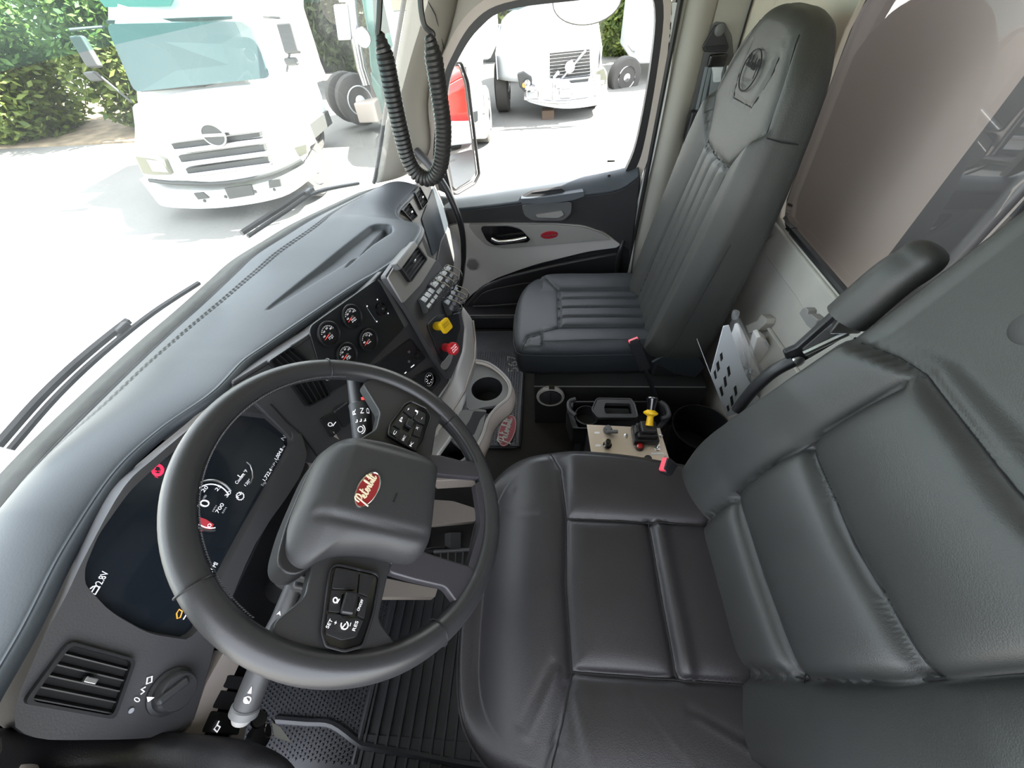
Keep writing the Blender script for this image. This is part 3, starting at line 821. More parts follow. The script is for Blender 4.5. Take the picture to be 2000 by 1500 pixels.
vent(((524, 706), (572, 674), (608, 706), (560, 742)), PG, 5, vert=True, knob=False, lab='small louvred vent above the steering wheel rim')
vent(((570, 752), (628, 730), (648, 772), (602, 796)), PG, 5, vert=True, knob=False, lab='small louvred vent seen through the wheel')
# lamp knob on the driver side
kc = pl_d(325, 1350, .0)
kd = lathe('headlamp_knob', [(.028, 0), (.028, .004), (.024, .006), (.023, .022), (.021, .025), (.001, .025)], pl_d(332, 1350, .001), nD, FASC, db, n=36, label='round headlamp switch with a raised grip')
kcc = pl_d(334, 1350, .024)
box('grip', kcc + nD * .004, (.038, .011, .012), FASC, kd, R=((pl_d(350, 1330) - pl_d(295, 1372)).normalized(), nD.cross((pl_d(350, 1330) - pl_d(295, 1372)).normalized()), nD), bevel=.004)
prism('pointer', [pl_d(290, 1371, .014), pl_d(302, 1362, .020), pl_d(288, 1361, .014)], -nD * .002, WHT, kd)
text('zero_mark', '0', pl_d(269, 1373, .003), pl_d(275, 1366, .003), nD, .012, WHT, db)
tube('beam_icon', [pl_d(a, b, .003) for a, b in ((288, 1324), (297, 1321), (296, 1332), (286, 1336))], .0009, WHT, db, n=5, closed=True)
tube('beam_icon', [pl_d(a, b, .003) for a, b in ((275, 1356), (282, 1351), (276, 1346), (284, 1342))], .0009, WHT, db, n=5)
lathe('dimmer_mark', [(.003, 0), (.003, .001)], pl_d(256, 1388, .002), nD, DIM, db, n=10)
# radio / climate
prism('radio_bezel', rounded([pl_g(727, 716, .004), pl_g(803, 660, .004), pl_g(832, 700, .004), pl_g(742, 775, .004), pl_g(700, 760, .004)], .1, 3), -nG * .006, PANEL, db, bevel=.002)
rd = prism('radio', [pl_g(735, 712, .006), pl_g(801, 664, .006), pl_g(826, 696, .006), pl_g(755, 758, .006)], -nG * .003, PANEL, db, bevel=.001, label='dark radio face with small white marks')
for a, b in ((798, 687), (798, 706)):
    lathe('radio_button', [(.004, 0), (.004, .003), (.001, .0035)], pl_g(a, b, .006), nG, SIL, rd, n=12)
for k, (a, b) in enumerate(((806, 715), (792, 728), (780, 738))): box('preset_mark', pl_g(a, b, .0065), (.016 if k == 0 else .008, .003, .001), WHT, rd, R=((pl_g(806, 700) - pl_g(780, 720)).normalized(), nG.cross((pl_g(806, 700) - pl_g(780, 720)).normalized()), nG))
lathe('radio_knob', [(.012, 0), (.012, .008), (.001, .009)], pl_g(815, 694, .006), nG, BLK, rd, n=20)
lathe('radio_knob', [(.012, 0), (.012, .008), (.001, .009)], pl_g(770, 770, .006), nG, BLK, rd, n=20)
cp = prism('climate_panel', rounded([pl_g(800, 742, .005), pl_g(846, 716, .005), pl_g(864, 742, .005), pl_g(830, 782, .005), pl_g(790, 778, .005)], .2, 3), -nG * .004, PANEL, db, bevel=.002)
kb = lathe('climate_knob', [(.022, 0), (.022, .010), (.020, .012), (.016, .012), (.001, .011)], pl_g(838, 741, .005), nG, GLOSS, db, n=32, label='round climate knob with chrome ring and white marks')
tube('chrome_ring', [pl_g(838, 741, .017) + frame(nG)[0] * .0205 * math.cos(t) + frame(nG)[1] * .0205 * math.sin(t) for t in [2 * PI * k / 36 for k in range(36)]], .0016, CHR, kb, n=6, closed=True)
for k in range(9):
    t = 2 * PI * k / 10 + .4; p = pl_g(838, 741, .018) + frame(nG)[0] * .013 * math.cos(t) + frame(nG)[1] * .013 * math.sin(t)
    box('mark', p, (.0035, .0018, .0006), WHT, kb, R=(frame(nG)[0] * math.cos(t) + frame(nG)[1] * math.sin(t), nG.cross(frame(nG)[0] * math.cos(t) + frame(nG)[1] * math.sin(t)), nG))
kb2 = lathe('climate_knob', [(.022, 0), (.022, .010), (.020, .012), (.001, .012)], pl_g(757, 815, .005), nG, BLK, db, n=32)
# ignition / heated mirror rocker beside the column
rs = prism('rocker_switch', rounded([pl_g(626, 818, .006), pl_g(650, 806, .006), pl_g(668, 838, .006), pl_g(648, 856, .006)], .2, 3), -nG * .005, BLK, db, bevel=.002, label='black rocker switch with white heated mirror symbol')
tube('symbol', [pl_g(645 + 4 * math.cos(t), 829 + 3.6 * math.sin(t), .007) for t in [2 * PI * k / 16 for k in range(16)]], .0008, WHT, rs, n=5, closed=True)
tube('symbol', [pl_g(650, 832, .007), pl_g(656, 824, .007)], .001, WHT, rs, n=5)
rs2 = prism('blank_panel', rounded([pl_g(650, 800, .003), pl_g(678, 784, .003), pl_g(700, 812, .003), pl_g(672, 838, .003)], .2, 3), -nG * .005, PANEL, db, bevel=.002)
text('warning_line', 'NOT FOR OCCUPANT', pl_g(653, 806, .0035), pl_g(678, 787, .0035), nG, .005, DIM, rs2)

# ---- centre stack
bezel = rounded([pl_s(752, 540), pl_s(776, 506), pl_s(820, 454), pl_s(836, 500), pl_s(858, 510), pl_s(893, 575), pl_s(907, 640), pl_s(902, 690), pl_s(880, 742), pl_s(850, 700), pl_s(800, 610)], .12, 3)
prism('centre_stack', bezel, -nS * .016, FASC2, db, bevel=.004)
prism('stack_grey_trim', rounded([pl_s(758, 542, .005), pl_s(778, 508, .005), pl_s(819, 458, .005), pl_s(835, 500, .005), pl_s(852, 508, .005), pl_s(822, 556, .005), pl_s(788, 592, .005), pl_s(770, 562, .005)], .15, 3), -nS * .006, GRY, db, bevel=.003)
vent(((776, 513), (812, 471), (836, 506), (803, 552)), PS, 5, off=.016, lab='large centre vent, its upper flap proud', vert=False)
fl = prism('vent_flap', [pl_s(774, 515, .022), pl_s(811, 470, .022), pl_s(818, 480, .026), pl_s(784, 527, .026)], -nS * .018, GRYD, db, bevel=.003)
# guarded rocker switches in three blocks: each switch a part
SWM = mat('switch_plastic', (.055, .056, .058), .35)
def block(c0_, c1_, c2_, nsw, guard):
    c0_, c1_, c2_ = [pl_s(*c, .004) for c in (c0_, c1_, c2_)]   # left bottom, right bottom ends of the row; c2 gives height
    ax = c1_ - c0_; L = ax.length / nsw; a_ = ax.normalized(); h = c2_ - c0_; h = (h - a_ * h.dot(a_)); H = h.length; hh = h.normalized()
    for k in range(nsw):
        o_ = c0_ + a_ * (L * k + L * .06); w_ = L * .88
        pr = [(0, 0), (0, .016), (H * .30, .024), (H * .5, .018), (H * .72, .020), (H, .008), (H, 0)]
        vv_ = [o_ + hh * x + nS * y for x, y in pr] + [o_ + a_ * w_ + hh * x + nS * y for x, y in pr]; m_ = len(pr)
        fs_ = [tuple(range(m_)), tuple(range(2 * m_ - 1, m_ - 1, -1))] + [((i + 1) % m_, i, i + m_, (i + 1) % m_ + m_) for i in range(m_)]
        sw_ = mk('rocker_switch', vv_, fs_, SWM, db, bevel=.0015)
        c_ = o_ + a_ * w_ * .2 + hh * H * .55 + nS * .0225
        text('switch_mark', random.choice(['ID', 'IC', 'AX', 'WK', 'FL']), o_ + a_ * w_ * .25 + hh * H * .82 + nS * .0185, o_ + a_ * w_ * .75 + hh * H * .82 + nS * .0185, nS, .0055, DIM, sw_)
        box('lens', o_ + a_ * w_ * .5 + hh * H * .22 + nS * .022, (w_ * .5, H * .14, .003), FASC2, sw_, R=(a_, hh, nS), bevel=.001)
        if guard:
            p0, p1 = o_ + hh * H * 1.0 + nS * .006, o_ + hh * H * .05 + nS * .006
            tube('wire_guard', crom([p0 + a_ * w_ * .5, p0 + nS * .018 + a_ * w_ * .5, (p0 + p1) / 2 + nS * .050 + a_ * w_ * .5, p1 + nS * .044 + a_ * w_ * .5, p1 + a_ * w_ * .5 - hh * .008 + nS * .012], 5), .0021, CHR, sw_, n=6)
block((826, 614), (846, 588), (812, 590), 3, False)
block((846, 588), (879, 545), (832, 560), 4, True)
block((872, 618), (892, 582), (858, 598), 4, True)
# valve knobs
blk2 = prism('valve_panel', rounded([pl_s(835, 633, .005), pl_s(852, 616, .005), pl_s(895, 605, .005), pl_s(900, 640, .005), pl_s(888, 680, .005), pl_s(870, 712, .005), pl_s(858, 692, .005)], .15, 3), -nS * .004, PANEL, db, bevel=.002)
def valve(px, py, tx, ty, m, sides, lab, txt):
    b = pl_s(px, py, .006); d = (at(tx, ty, 'y', b.y - .055) - b); L = d.length; d.normalize()
    k = lathe('brake_valve', [(.014, 0), (.014, .004), (.008, .005), (.008, L * .3)], b, d, BLK, db, n=20, label=lab)
    lathe('stem', [(.0135, L * .15), (.014, L * .8)], b, d, m, k, n=18)
    u, w_, _ = frame(nS * .8 + d * .2, (0, 0, 1)); cpt = b + d * (L * 1.0)
    nK = (nS * .75 + d * .4 + V((-.25, 0, .1))).normalized(); u, w_, nK = frame(nK)
    if sides == 4: o_ = rounded([cpt + u * x * .0185 + w_ * y * .0185 for x, y in ((-1, -1), (1, -1), (1, 1), (-1, 1))], .2, 4)
    else: o_ = rounded([cpt + u * (.0205 * math.cos(PI / 8 + k_ * PI / 4)) + w_ * (.0205 * math.sin(PI / 8 + k_ * PI / 4)) for k_ in range(8)], .2, 3)
    prism('head', [p + nK * .006 for p in o_], -nK * .013, m, k, bevel=.002)
    for j, t_ in enumerate(txt):
        text('lettering', t_, cpt - u * .012 + w_ * (.006 - .007 * j) + nK * .0064, cpt + u * .012 + w_ * (.006 - .007 * j) + nK * .0064, nK, .0055, BLK if m is YEL else WHT, k)
valve(850, 637, 870, 636, YEL, 4, 'yellow square parking brake knob', ('PARKING', 'BRAKE'))
valve(867, 678, 885, 681, RED, 8, 'red octagonal trailer air supply knob', ('TRAILER', 'AIR', 'SUPPLY'))
prism('chrome_dished_trim', crom([pl_s(a, b, .006) for a, b in ((862, 712), (875, 695), (888, 672), (884, 700), (876, 718), (868, 722))], 3, True), -nS * .004, GRY, db, bevel=.002)

# ---- passenger fascia
pf = rounded([pl_p(776, 415), pl_p(818, 360), pl_p(842, 348), pl_p(862, 385), pl_p(876, 430), pl_p(884, 490), pl_p(882, 545), pl_p(862, 560), pl_p(846, 500), pl_p(815, 440), pl_p(795, 425)], .12, 3)
prism('passenger_fascia', pf, -nP * .05, GRY, db, bevel=.006)
prism('glove_box_door', rounded([pl_p(824, 428, .006), pl_p(848, 362, .006), pl_p(866, 402, .006), pl_p(876, 440, .006), pl_p(858, 486, .006), pl_p(846, 500, .006), pl_p(836, 466, .006)], .12, 3), -nP * .008, DASH, db, bevel=.004)
prism('lower_dash_cover', rounded([pl_p(862, 470, .010), pl_p(878, 442, .010), pl_p(888, 500, .010), pl_p(884, 560, .010), pl_p(872, 600, .010), pl_p(852, 520, .010)], .15, 3), -nP * .05, GRYD, db, bevel=.008)
vent(((786, 410), (800, 393), (817, 422), (806, 432)), PP, 4, off=.012, lab='left one of the two passenger vents')
vent(((810, 374), (820, 362), (838, 394), (826, 410)), PP, 4, off=.012, lab='right one of the two passenger vents')
# side cheek of the stack towards the passenger
mk('stack_cheek', *gridvf(lambda u, v_: pick([pl_s(836, 500), pl_s(858, 510), pl_s(893, 575), pl_s(907, 640), pl_s(902, 690)], v_).lerp(pick([V((.48, .50, .72)), V((.50, .52, .66)), V((.52, .52, .55)), V((.50, .52, .42)), V((.42, .52, .36))], v_), u), 6, 20), FASC, db, smooth=2)
# lower shell in pale grey
def lowshell(u, v_):
    top = pick([pl_s(905, 600), pl_s(908, 640), pl_s(905, 680), pl_s(885, 738), pl_g(850, 790), pl_g(800, 845), pl_g(740, 870)], u)
    bot = pick([at(925, 650, 'y', .30), at(931, 690, 'y', .29), at(930, 722, 'y', .27), at(908, 790, 'y', .25), at(880, 850, 'y', .25), at(840, 905, 'y', .27), at(800, 940, 'y', .29)], u)
    p = top.lerp(bot, v_); return p + V((0, -.018 * math.sin(PI * v_) , -.01 * math.sin(PI * v_)))
surf('lower_shell', lowshell, 30, 10, DTRIM, db, solid=.01)
surf('inner_valley', lambda u, v_: lowshell(u, 1.0).lerp(pick([V((.50, .60, .30)), V((.42, .58, .30)), V((.30, .55, .28)), V((.10, .55, .26)), V((-.10, .55, .26)), V((-.30, .6, .26))], u), v_), 20, 4, GRY, db)
tube('shell_edge', [lowshell(i / 40, .42) + V((-.003, -.004, .002)) for i in range(41)], .004, BEI, db, n=8)
# hidden filler behind fascias
mk('inner_carcass', *boxvf((-.25, .74, .55), (1.3, .18, .40)), BLKM, db)
mk('left_carcass', *boxvf((-.66, .74, .55), (.56, .24, .40)), BLKM, db)

# ---- lower panel at the left of the column: pale strip and switch bank
lo = rounded([pl_d(402, 1336, -.004), pl_d(440, 1268, -.004), pl_d(470, 1292, -.01), pl_d(420, 1398, -.01), pl_d(385, 1460, -.01), pl_d(300, 1462, -.004), pl_d(372, 1424, -.004)], .12, 3)
prism('lower_trim_strip', lo, -nD * .03, BEI, db, bevel=.004)
sbk = prism('switch_bank', [pl_d(448, 1282, -.012), pl_d(520, 1296, -.03), pl_d(470, 1410, -.03), pl_d(455, 1470, -.03), pl_d(385, 1455, -.012), pl_d(420, 1390, -.012)], -nD * .03, GLOSS, db, bevel=.002)
for k, (a, b, c, d) in enumerate((((442, 1316), (498, 1326), (487, 1352), (430, 1342)), ((428, 1347), (486, 1356), (476, 1392), (414, 1382)), ((412, 1388), (474, 1396), (466, 1436), (394, 1430)))):
    s_ = prism('rocker_switch', rounded([pl_d(*q, -.008) for q in (a, b, c, d)], .15, 3), -nD * .008, BLK, db, bevel=.003)
    if k == 2:
        tube('symbol', [pl_d(x, y, -.006) for x, y in ((418, 1424), (424, 1416), (430, 1420), (424, 1430))], .001, WHT, s_, n=5, closed=True)
        tube('symbol', [pl_d(x, y, -.006) for x, y in ((424, 1416), (428, 1408))], .001, WHT, s_, n=5)
prism('lower_beige_foot', [pl_d(468, 1412, -.02), pl_d(484, 1415, -.02), pl_d(474, 1462, -.02), pl_d(430, 1455, -.02), pl_d(448, 1440, -.02)], -nD * .03, BEI, db, bevel=.003)
# knee panel under the cluster, mostly hidden by the wheel
prism('knee_panel', [V((-.72, .52, .70)), V((-.36, .52, .70)), V((-.34, .60, .42)), V((-.72, .60, .42))], (0, .03, 0), BLK, db, bevel=.004)
surf('column_surround', lambda u, v_: pl_g(592 + 40 * v_ - 6 * u, 905 - 25 * v_ + 40 * u, -.01 - .02 * math.sin(PI * u)), 8, 8, BEI, db, solid=.01)
surf('column_surround', lambda u, v_: V((-.30 + .10 * u, .50 + .05 * u, .66 - .30 * v_ + .02 * math.sin(PI * u))), 8, 6, BEI, db, solid=.01)

# ---- cup holder console
ZC = .50
C = lambda a, b, z=ZC: at(a, b, 'z', z)
ch = thing('cup_holder_console', 'grey pull out console with round cup holder below the dashboard', 'console', C(930, 780))
outl = crom([C(932, 712), C(952, 718), C(975, 732), C(992, 752), C(992, 775), C(975, 792), C(958, 808), C(948, 832), C(938, 860), C(918, 885), C(870, 900), C(840, 905), C(850, 880), C(900, 800), C(915, 760)], 4, True)
co = C(951, 759); r1 = .048
cu = [co + V((r1 * math.cos(t), r1 * math.sin(t), 0)) for t in [2 * PI * k / 40 for k in range(40)]]
# top plate with holes made from radial strips round each cup
def platehole(outl_, c, r, name, mat_, parent, th=.012):
    N_ = 64; ex_, ey_ = V((1, 0, 0)), V((0, 1, 0)); O2 = []
    for k in range(N_):
        t = 2 * PI * k / N_; dx, dy = math.cos(t), math.sin(t); best = None; m_ = len(outl_)
        for i in range(m_):
            x1, y1 = outl_[i].x - c.x, outl_[i].y - c.y; x2, y2 = outl_[(i + 1) % m_].x - c.x, outl_[(i + 1) % m_].y - c.y
            den = dx * (y2 - y1) - dy * (x2 - x1)
            if abs(den) < 1e-12: continue
            tt_ = (x1 * (y2 - y1) - y1 * (x2 - x1)) / den; s = (x1 * dy - y1 * dx) / den
            if tt_ > 0 and -1e-6 <= s <= 1 + 1e-6 and (best is None or tt_ > best): best = tt_
        O2.append(V((c.x + dx * (best or r * 1.1), c.y + dy * (best or r * 1.1), c.z)))
    I3 = [V((c.x + r * math.cos(2 * PI * k / N_), c.y + r * math.sin(2 * PI * k / N_), c.z)) for k in range(N_)]
    return mk(name, *ringvf(O2, I3, (0, 0, -th)), mat_, parent, smooth=True)
o1 = [p for p in crom([C(932, 712), C(952, 718), C(975, 732), C(992, 752), C(992, 775), C(975, 790), C(945, 795), C(915, 800), C(912, 770), C(922, 740)], 5, True)]
platehole(o1, co, r1, 'cup_holder_top', GRYD, ch)
lathe('cup_well', [(r1, 0), (r1 - .004, -.07), (.001, -.07)], co, (0, 0, 1), BLK, ch, n=40, cap=False)
o2 = [C(900, 800), C(930, 797), C(950, 800), C(944, 835), C(930, 872), C(905, 880), C(880, 860), C(880, 835)]
prism('slot_tray', [p + V((0, 0, -.001)) for p in rounded(o2, .15, 3)], (0, 0, -.012), GRYD, ch, bevel=.002)
prism('slot', rounded([C(925, 803), C(950, 805), C(938, 818), (C(925, 850)), C(902, 845), C(918, 820)], .15, 3), (0, 0, .001), BLKM, ch)
o3 = crom([C(890, 845), C(925, 862), C(925, 885), C(890, 905), C(855, 900), C(850, 870)], 5, True)
platehole(o3, C(886, 878), .040, 'cup_holder_top', GRYD, ch)
lathe('cup_well', [(.040, 0), (.036, -.06), (.001, -.06)], C(886, 878), (0, 0, 1), BLK, ch, n=36, cap=False)
rim_ = crom([C(930, 708), C(955, 714), C(980, 732), C(997, 755), C(994, 780), C(972, 800), C(955, 822), C(946, 850), C(935, 875), C(930, 900), C(920, 935)], 6)
surf('beige_rim', lambda u, v_: pick(rim_, u) + V((.004 * math.sin(PI * v_ * .9), -.012 * math.sin(PI * v_ * .8), .010 - .075 * v_)), 50, 8, BEI, ch, solid=.008)
tube('rim_bead', [p + V((0, 0, .010)) for p in rim_], .0045, GRY, ch, n=8)
prism('lower_box', [C(840, 880, .44), C(930, 880, .44), C(935, 905, .44), C(930, 935, .44), C(845, 940, .44)], (0, 0, -.05), BEI, ch, bevel=.004)
prism('card_clip', rounded([C(950, 830, .42), C(965, 815, .42), C(964, 835, .42), C(955, 842, .42)], .3, 3), (0, 0, -.004), GRYD, ch)

# ================================================================== STEERING WHEEL
WC = V((-0.53636735, 0.25370408, 0.87820408))
WN = V((0.09063258, -0.64809589, 0.75614645)); WA = V((0.9958844, 0.05898135, -0.06881472)); WB = V((0., 0.75927131, 0.65077422))
def Wp(a, b, h=0.0): return WC + WA * a + WB * b + WN * h
sw = thing('steering_wheel', 'black leather steering wheel with round maker badge and control pods', 'steering wheel', WC)
RR = .2175
N1, N2 = 120, 20
def rimf(u, v_):
    t = 2 * PI * u; p = 2 * PI * v_
    fat = 1 + .10 * math.exp(-((math.cos(t - math.radians(-10)) - 1) / .12) ** 2) + .10 * math.exp(-((math.cos(t - math.radians(190)) - 1) / .12) ** 2)
    r = .0175 * fat
    c = V((math.cos(t), math.sin(t)))
    return Wp(c.x * (RR + r * .95 * math.cos(p)), c.y * (RR + r * .95 * math.cos(p)), r * math.sin(p) * 1.0)
v, f = gridvf(rimf, N1, N2, True)
mk('rim', v, f, LEAW, sw, smooth=2)
def rring(t):   # raised joint ring round the rim
    return tube('leather_joint', [Wp(math.cos(t) * (RR + .0183 * math.cos(p)), math.sin(t) * (RR + .0183 * math.cos(p)), .0183 * math.sin(p)) for p in [2 * PI * k / 24 for k in range(24)]], .0011, BLK, sw, n=5, closed=True)
for (a, b) in ((.18, .125), (.19, -.115), (-.168, .15), (-.175, -.148)): rring(math.atan2(b, a))
# stitching inside the upper rim
stt = MB()
for k in range(150):
    t = math.radians(28 + k * (128 / 150)); rr = RR - .0172
    for s in (-1, 1):
        stt.add(tubevf([Wp(math.cos(t) * rr, math.sin(t) * rr, .0045 + .0022 * s), Wp(math.cos(t + .011) * (rr - .0012), math.sin(t + .011) * (rr - .0012), .0045)], .0006, 4))
stt.build('rim_stitching', STIT, sw, kind='stuff')
prf = MB()
for k in range(60):
    for j in range(4):
        t = math.radians(-58 + k * .55 + (j % 2) * .27); p = 2.3 + j * .32
        prf.add(lathevf([(.0009, 0), (.0009, .0004)], Wp(math.cos(t) * (RR + .0180 * math.cos(p)), math.sin(t) * (RR + .0180 * math.cos(p)), .0180 * math.sin(p)), WA * math.cos(t) * math.cos(p) + WB * math.sin(t) * math.cos(p) + WN * math.sin(p), 5))
prf.build('leather_perforation', BLKM, sw, kind='stuff')
# spokes: lofted plates
def Wq(px, py, h=0.0): return on(px, py, (WC, WN), h)
def spokeplate(name, L, h, d, m, bev=.004):
    return prism(name, rounded([Wp(a, b, h) for a, b in L], .22, 4), -WN * d, m, sw, bevel=bev, seg=3)
# left and right leather spokes that run to the rim
spokeplate('spoke', [(-.075, .07), (-.12, .045), (-.155, .040), (-.183, .062), (-.215, .05), (-.222, .0), (-.215, -.075), (-.19, -.085), (-.165, -.052), (-.12, -.052), (-.07, -.055)], .008, .024, LEAW)
spokeplate('spoke', [(.045, .055), (.10, .020), (.135, .022), (.178, .065), (.212, .045), (.218, -.02), (.21, -.085), (.175, -.092), (.150, -.085), (.095, -.085), (.045, -.09)], .008, .024, LEAW)
# metal-look lower spokes
spokeplate('lower_spoke', [(-.068, -.060), (-.110, -.05), (-.112, -.09), (-.112, -.14), (-.132, -.165), (-.09, -.196), (-.074, -.18), (-.072, -.12)], .008, .016, SPK)
spokeplate('lower_spoke', [(.055, -.06), (.085, -.06), (.098, -.10), (.105, -.15), (.12, -.18), (.085, -.196), (.072, -.15), (.058, -.10)], .008, .016, SPK)
spokeplate('lower_bridge', [(-.085, -.184), (-.075, -.176), (0, -.196), (.068, -.178), (.080, -.190), (0, -.214), (-.07, -.202)], .006, .014, SPK)
# airbag cover: puffy pad
hub_o = crom([Wp(*q) for q in ((.052, .050), (.063, -.010), (.062, -.072), (.050, -.088), (.020, -.090), (-.050, -.094), (-.085, -.090), (-.098, -.070), (-.100, -.020), (-.112, .030), (-.135, .058), (-.128, .080), (-.095, .088), (-.050, .090), (.010, .088), (.040, .074))], 5, True)
hc_ = Wp(-.022, -.005)
def pad(u, v_):
    m_ = len(hub_o); x = u * m_; k = int(x) % m_; p = hub_o[k].lerp(hub_o[(k + 1) % m_], x - int(x))
    r = v_ if v_ <= 1 else 1
    q = hc_.lerp(p, math.sin(r * PI / 2) if False else r)
    h = .048 * (1 - r ** 12) ** .5 + .006
    lb = (q - WC).dot(WB); la = (q - WC).dot(WA)
    # lower crease lines that frame the badge
    for (x0_, y0_, x1_, y1_, dp, wd) in ((.035, .062, .052, -.072, .0035, .006), (-.075, .062, -.068, -.080, .0045, .007)):
        dx, dy = x1_ - x0_, y1_ - y0_; t = max(0, min(1, ((la - x0_) * dx + (lb - y0_) * dy) / (dx * dx + dy * dy)))
        dd = math.hypot(la - x0_ - t * dx, lb - y0_ - t * dy); h -= dp * math.exp(-(dd / wd) ** 2)
    if la < -.07: h -= (-.07 - la) * .55
    if lb > .05: h -= (lb - .05) * .35
    return q + WN * h
mk('airbag_cover', *gridvf(lambda u, v_: pad(u, v_), 110, 36, True), FASC, sw, smooth=2, solid=.003)
prism('hub_base', [p + WN * .008 for p in hub_o], -WN * .05, BLK, sw, bevel=.003)
# badge
bcx = on(719, 955, (WC, WN), .056); bu_ = (on(737, 925, (WC, WN), .056) - on(702, 988, (WC, WN), .056)); La = bu_.length / 2 * 1.0; bu_.normalize(); bw_ = WN.cross(bu_)
el = lambda s, o: [bcx + bu_ * (La * s * math.cos(t)) + bw_ * (La * .50 * s * math.sin(t)) + WN * o for t in [2 * PI * k / 44 for k in range(44)]]
bdg = prism('badge', el(1.0, .0), -WN * .005, BADGE, sw, bevel=.001, label='oval red badge with silver cursive lettering')
tube('badge_rim', el(1.02, -.0005), .0011, CHR, bdg, n=6, closed=True)
# cursive lettering drawn as single strokes (units: letter height 1)
SCR = [
 [(0.05, -.55), (.22, .15), (.34, .62), (.55, .72), (.62, .45), (.42, .22), (.20, .18)],            # P
 [(.0, .25), (.05, .55), (.25, .72), (.38, .66)],
 [(.55, .0), (.75, .12), (.80, .28), (.68, .30), (.64, .10), (.76, -.06), (.95, .05)],               # e
 [(.95, .05), (1.08, .45), (1.10, .72), (1.04, .05), (1.14, -.06), (1.30, .05)], [(.95, .42), (1.28, .50)],   # t
 [(1.25, .02), (1.45, .12), (1.50, .28), (1.38, .30), (1.34, .08), (1.46, -.06), (1.62, .05)],       # e
 [(1.62, .05), (1.70, .30), (1.74, .22), (1.86, .26), (1.84, .0), (1.98, .0)],                       # r
 [(1.98, .0), (2.14, .45), (2.16, .78), (2.06, .60), (2.08, .02), (2.22, .0), (2.30, .20), (2.20, .26)],  # b
 [(2.30, .20), (2.42, .26), (2.42, .0), (2.54, .02)],                                                # i
 [(2.54, .02), (2.70, .50), (2.70, .80), (2.60, .62), (2.64, .0), (2.76, .0)],                       # l
 [(2.76, .0), (2.90, .45), (2.92, .66), (2.86, .05), (2.96, -.02), (3.10, .12)], [(2.74, .44), (3.08, .50)],  # t
 [(2.47, .46), (2.49, .50)]]
def script(name, c, u, w_, n_, L, r, m, parent):
    s = L / 3.15; mb = MB()
    for st_ in SCR:
        P = crom([c + u * ((x - 1.57) * s) + w_ * ((y - .12) * s * 1.15) + n_ * .0008 for x, y in st_], 5)
        mb.add(tubevf(P, r, 5))
    return mb.build(name, m, parent, smooth=True)
script('badge_script', bcx, (bu_ * 1.0 - bw_ * .0).normalized(), bw_, WN, La * 1.68, .0010, mat('badge_cream', (.85, .72, .5), .35), bdg)
prism('airbag_mark', [on(a, b, (WC, WN), .0555) for a, b in ((768, 980), (775, 963), (777, 964), (770, 981))], -WN * .001, BLK, sw)
# control pods
def pod(outline, h, rows, lab):
    o_ = rounded([Wq(a, b, h) for a, b in outline], .2, 4)
    pd_ = prism('control_pod', o_, -WN * .010, GLOSS, sw, bevel=.003, label=lab)
    tube('pod_rim', [p + WN * .001 for p in o_], .0016, SIL if False else BLK, pd_, n=6, closed=True)
    for q in rows:
        prism('button', rounded([Wq(a, b, h + .003) for a, b in q], .12, 3), -WN * .005, BLK, pd_, bevel=.0012)
    return pd_
p1 = pod(((646, 1100), (742, 1122), (728, 1200), (708, 1262), (672, 1272), (636, 1262), (628, 1235)), .014,
    [((655, 1108), (700, 1117), (696, 1152), (648, 1150)), ((704, 1118), (731, 1125), (718, 1165), (700, 1158)), ((647, 1153), (668, 1154), (664, 1196), (642, 1194)), ((703, 1163), (718, 1168), (712, 1208), (698, 1202)), ((640, 1198), (664, 1200), (672, 1208), (698, 1207), (710, 1212), (696, 1244), (668, 1250), (636, 1238))],
    'gloss black cruise control pod on the near spoke')
box('thumb_wheel', (Wq(682, 1178, .02)), (.016, .024, .008), BLK, p1, R=((Wq(690, 1160) - Wq(680, 1200)).normalized().cross(WN), (Wq(690, 1160) - Wq(680, 1200)).normalized(), WN), bevel=.003)
wt = lambda b_, L, R, h, par, o=.0185: text('marking', b_, Wq(*L, o), Wq(*R, o), WN, h, WHT, par)
wt('ON/OFF', (701, 1194), (710, 1172), .0045, p1); wt('SET', (641, 1228), (650, 1211), .0052, p1); wt('+', (657, 1221), (660, 1214), .006, p1); wt('RES', (693, 1233), (700, 1214), .0052, p1); wt('-', (686, 1224), (688, 1217), .008, p1)
tube('cruise_icon', [Wq(673 + 7 * math.cos(t), 1221 + 8 * math.sin(t), .0185) for t in [2 * PI * k / 20 - 1 for k in range(16)]], .0007, WHT, p1, n=5)
tube('cruise_icon', [Wq(667, 1228, .0185), Wq(675, 1218, .0185)], .0007, WHT, p1, n=5)
tube('distance_icon', [Wq(655 + 4 * math.cos(t), 1172 + 5 * math.sin(t), .0185) for t in [2 * PI * k / 16 for k in range(16)]], .0007, WHT, p1, n=5, closed=True)
tube('distance_icon', [Wq(658, 1178, .0185), Wq(663, 1170, .0185)], .0007, WHT, p1, n=5)
p2 = pod(((762, 828), (790, 790), (802, 784), (832, 798), (842, 815), (826, 862), (812, 882), (788, 868), (758, 850)), .014,
    [((770, 830), (786, 806), (796, 812), (782, 838)), ((789, 803), (798, 790), (814, 798), (806, 816)), ((808, 817), (816, 800), (832, 808), (830, 828), (818, 824)), ((763, 846), (768, 834), (782, 842), (776, 856)), ((778, 858), (786, 842), (800, 850), (794, 868)), ((797, 869), (804, 852), (818, 856), (812, 878)), ((806, 848), (814, 828), (826, 832), (820, 854))],
    'gloss black audio control pod on the far spoke')
box('thumb_wheel', Wq(800, 828, .019), (.012, .016, .007), BLK, p2, R=((Wq(806, 815) - Wq(795, 840)).normalized().cross(WN), (Wq(806, 815) - Wq(795, 840)).normalized(), WN), bevel=.002)
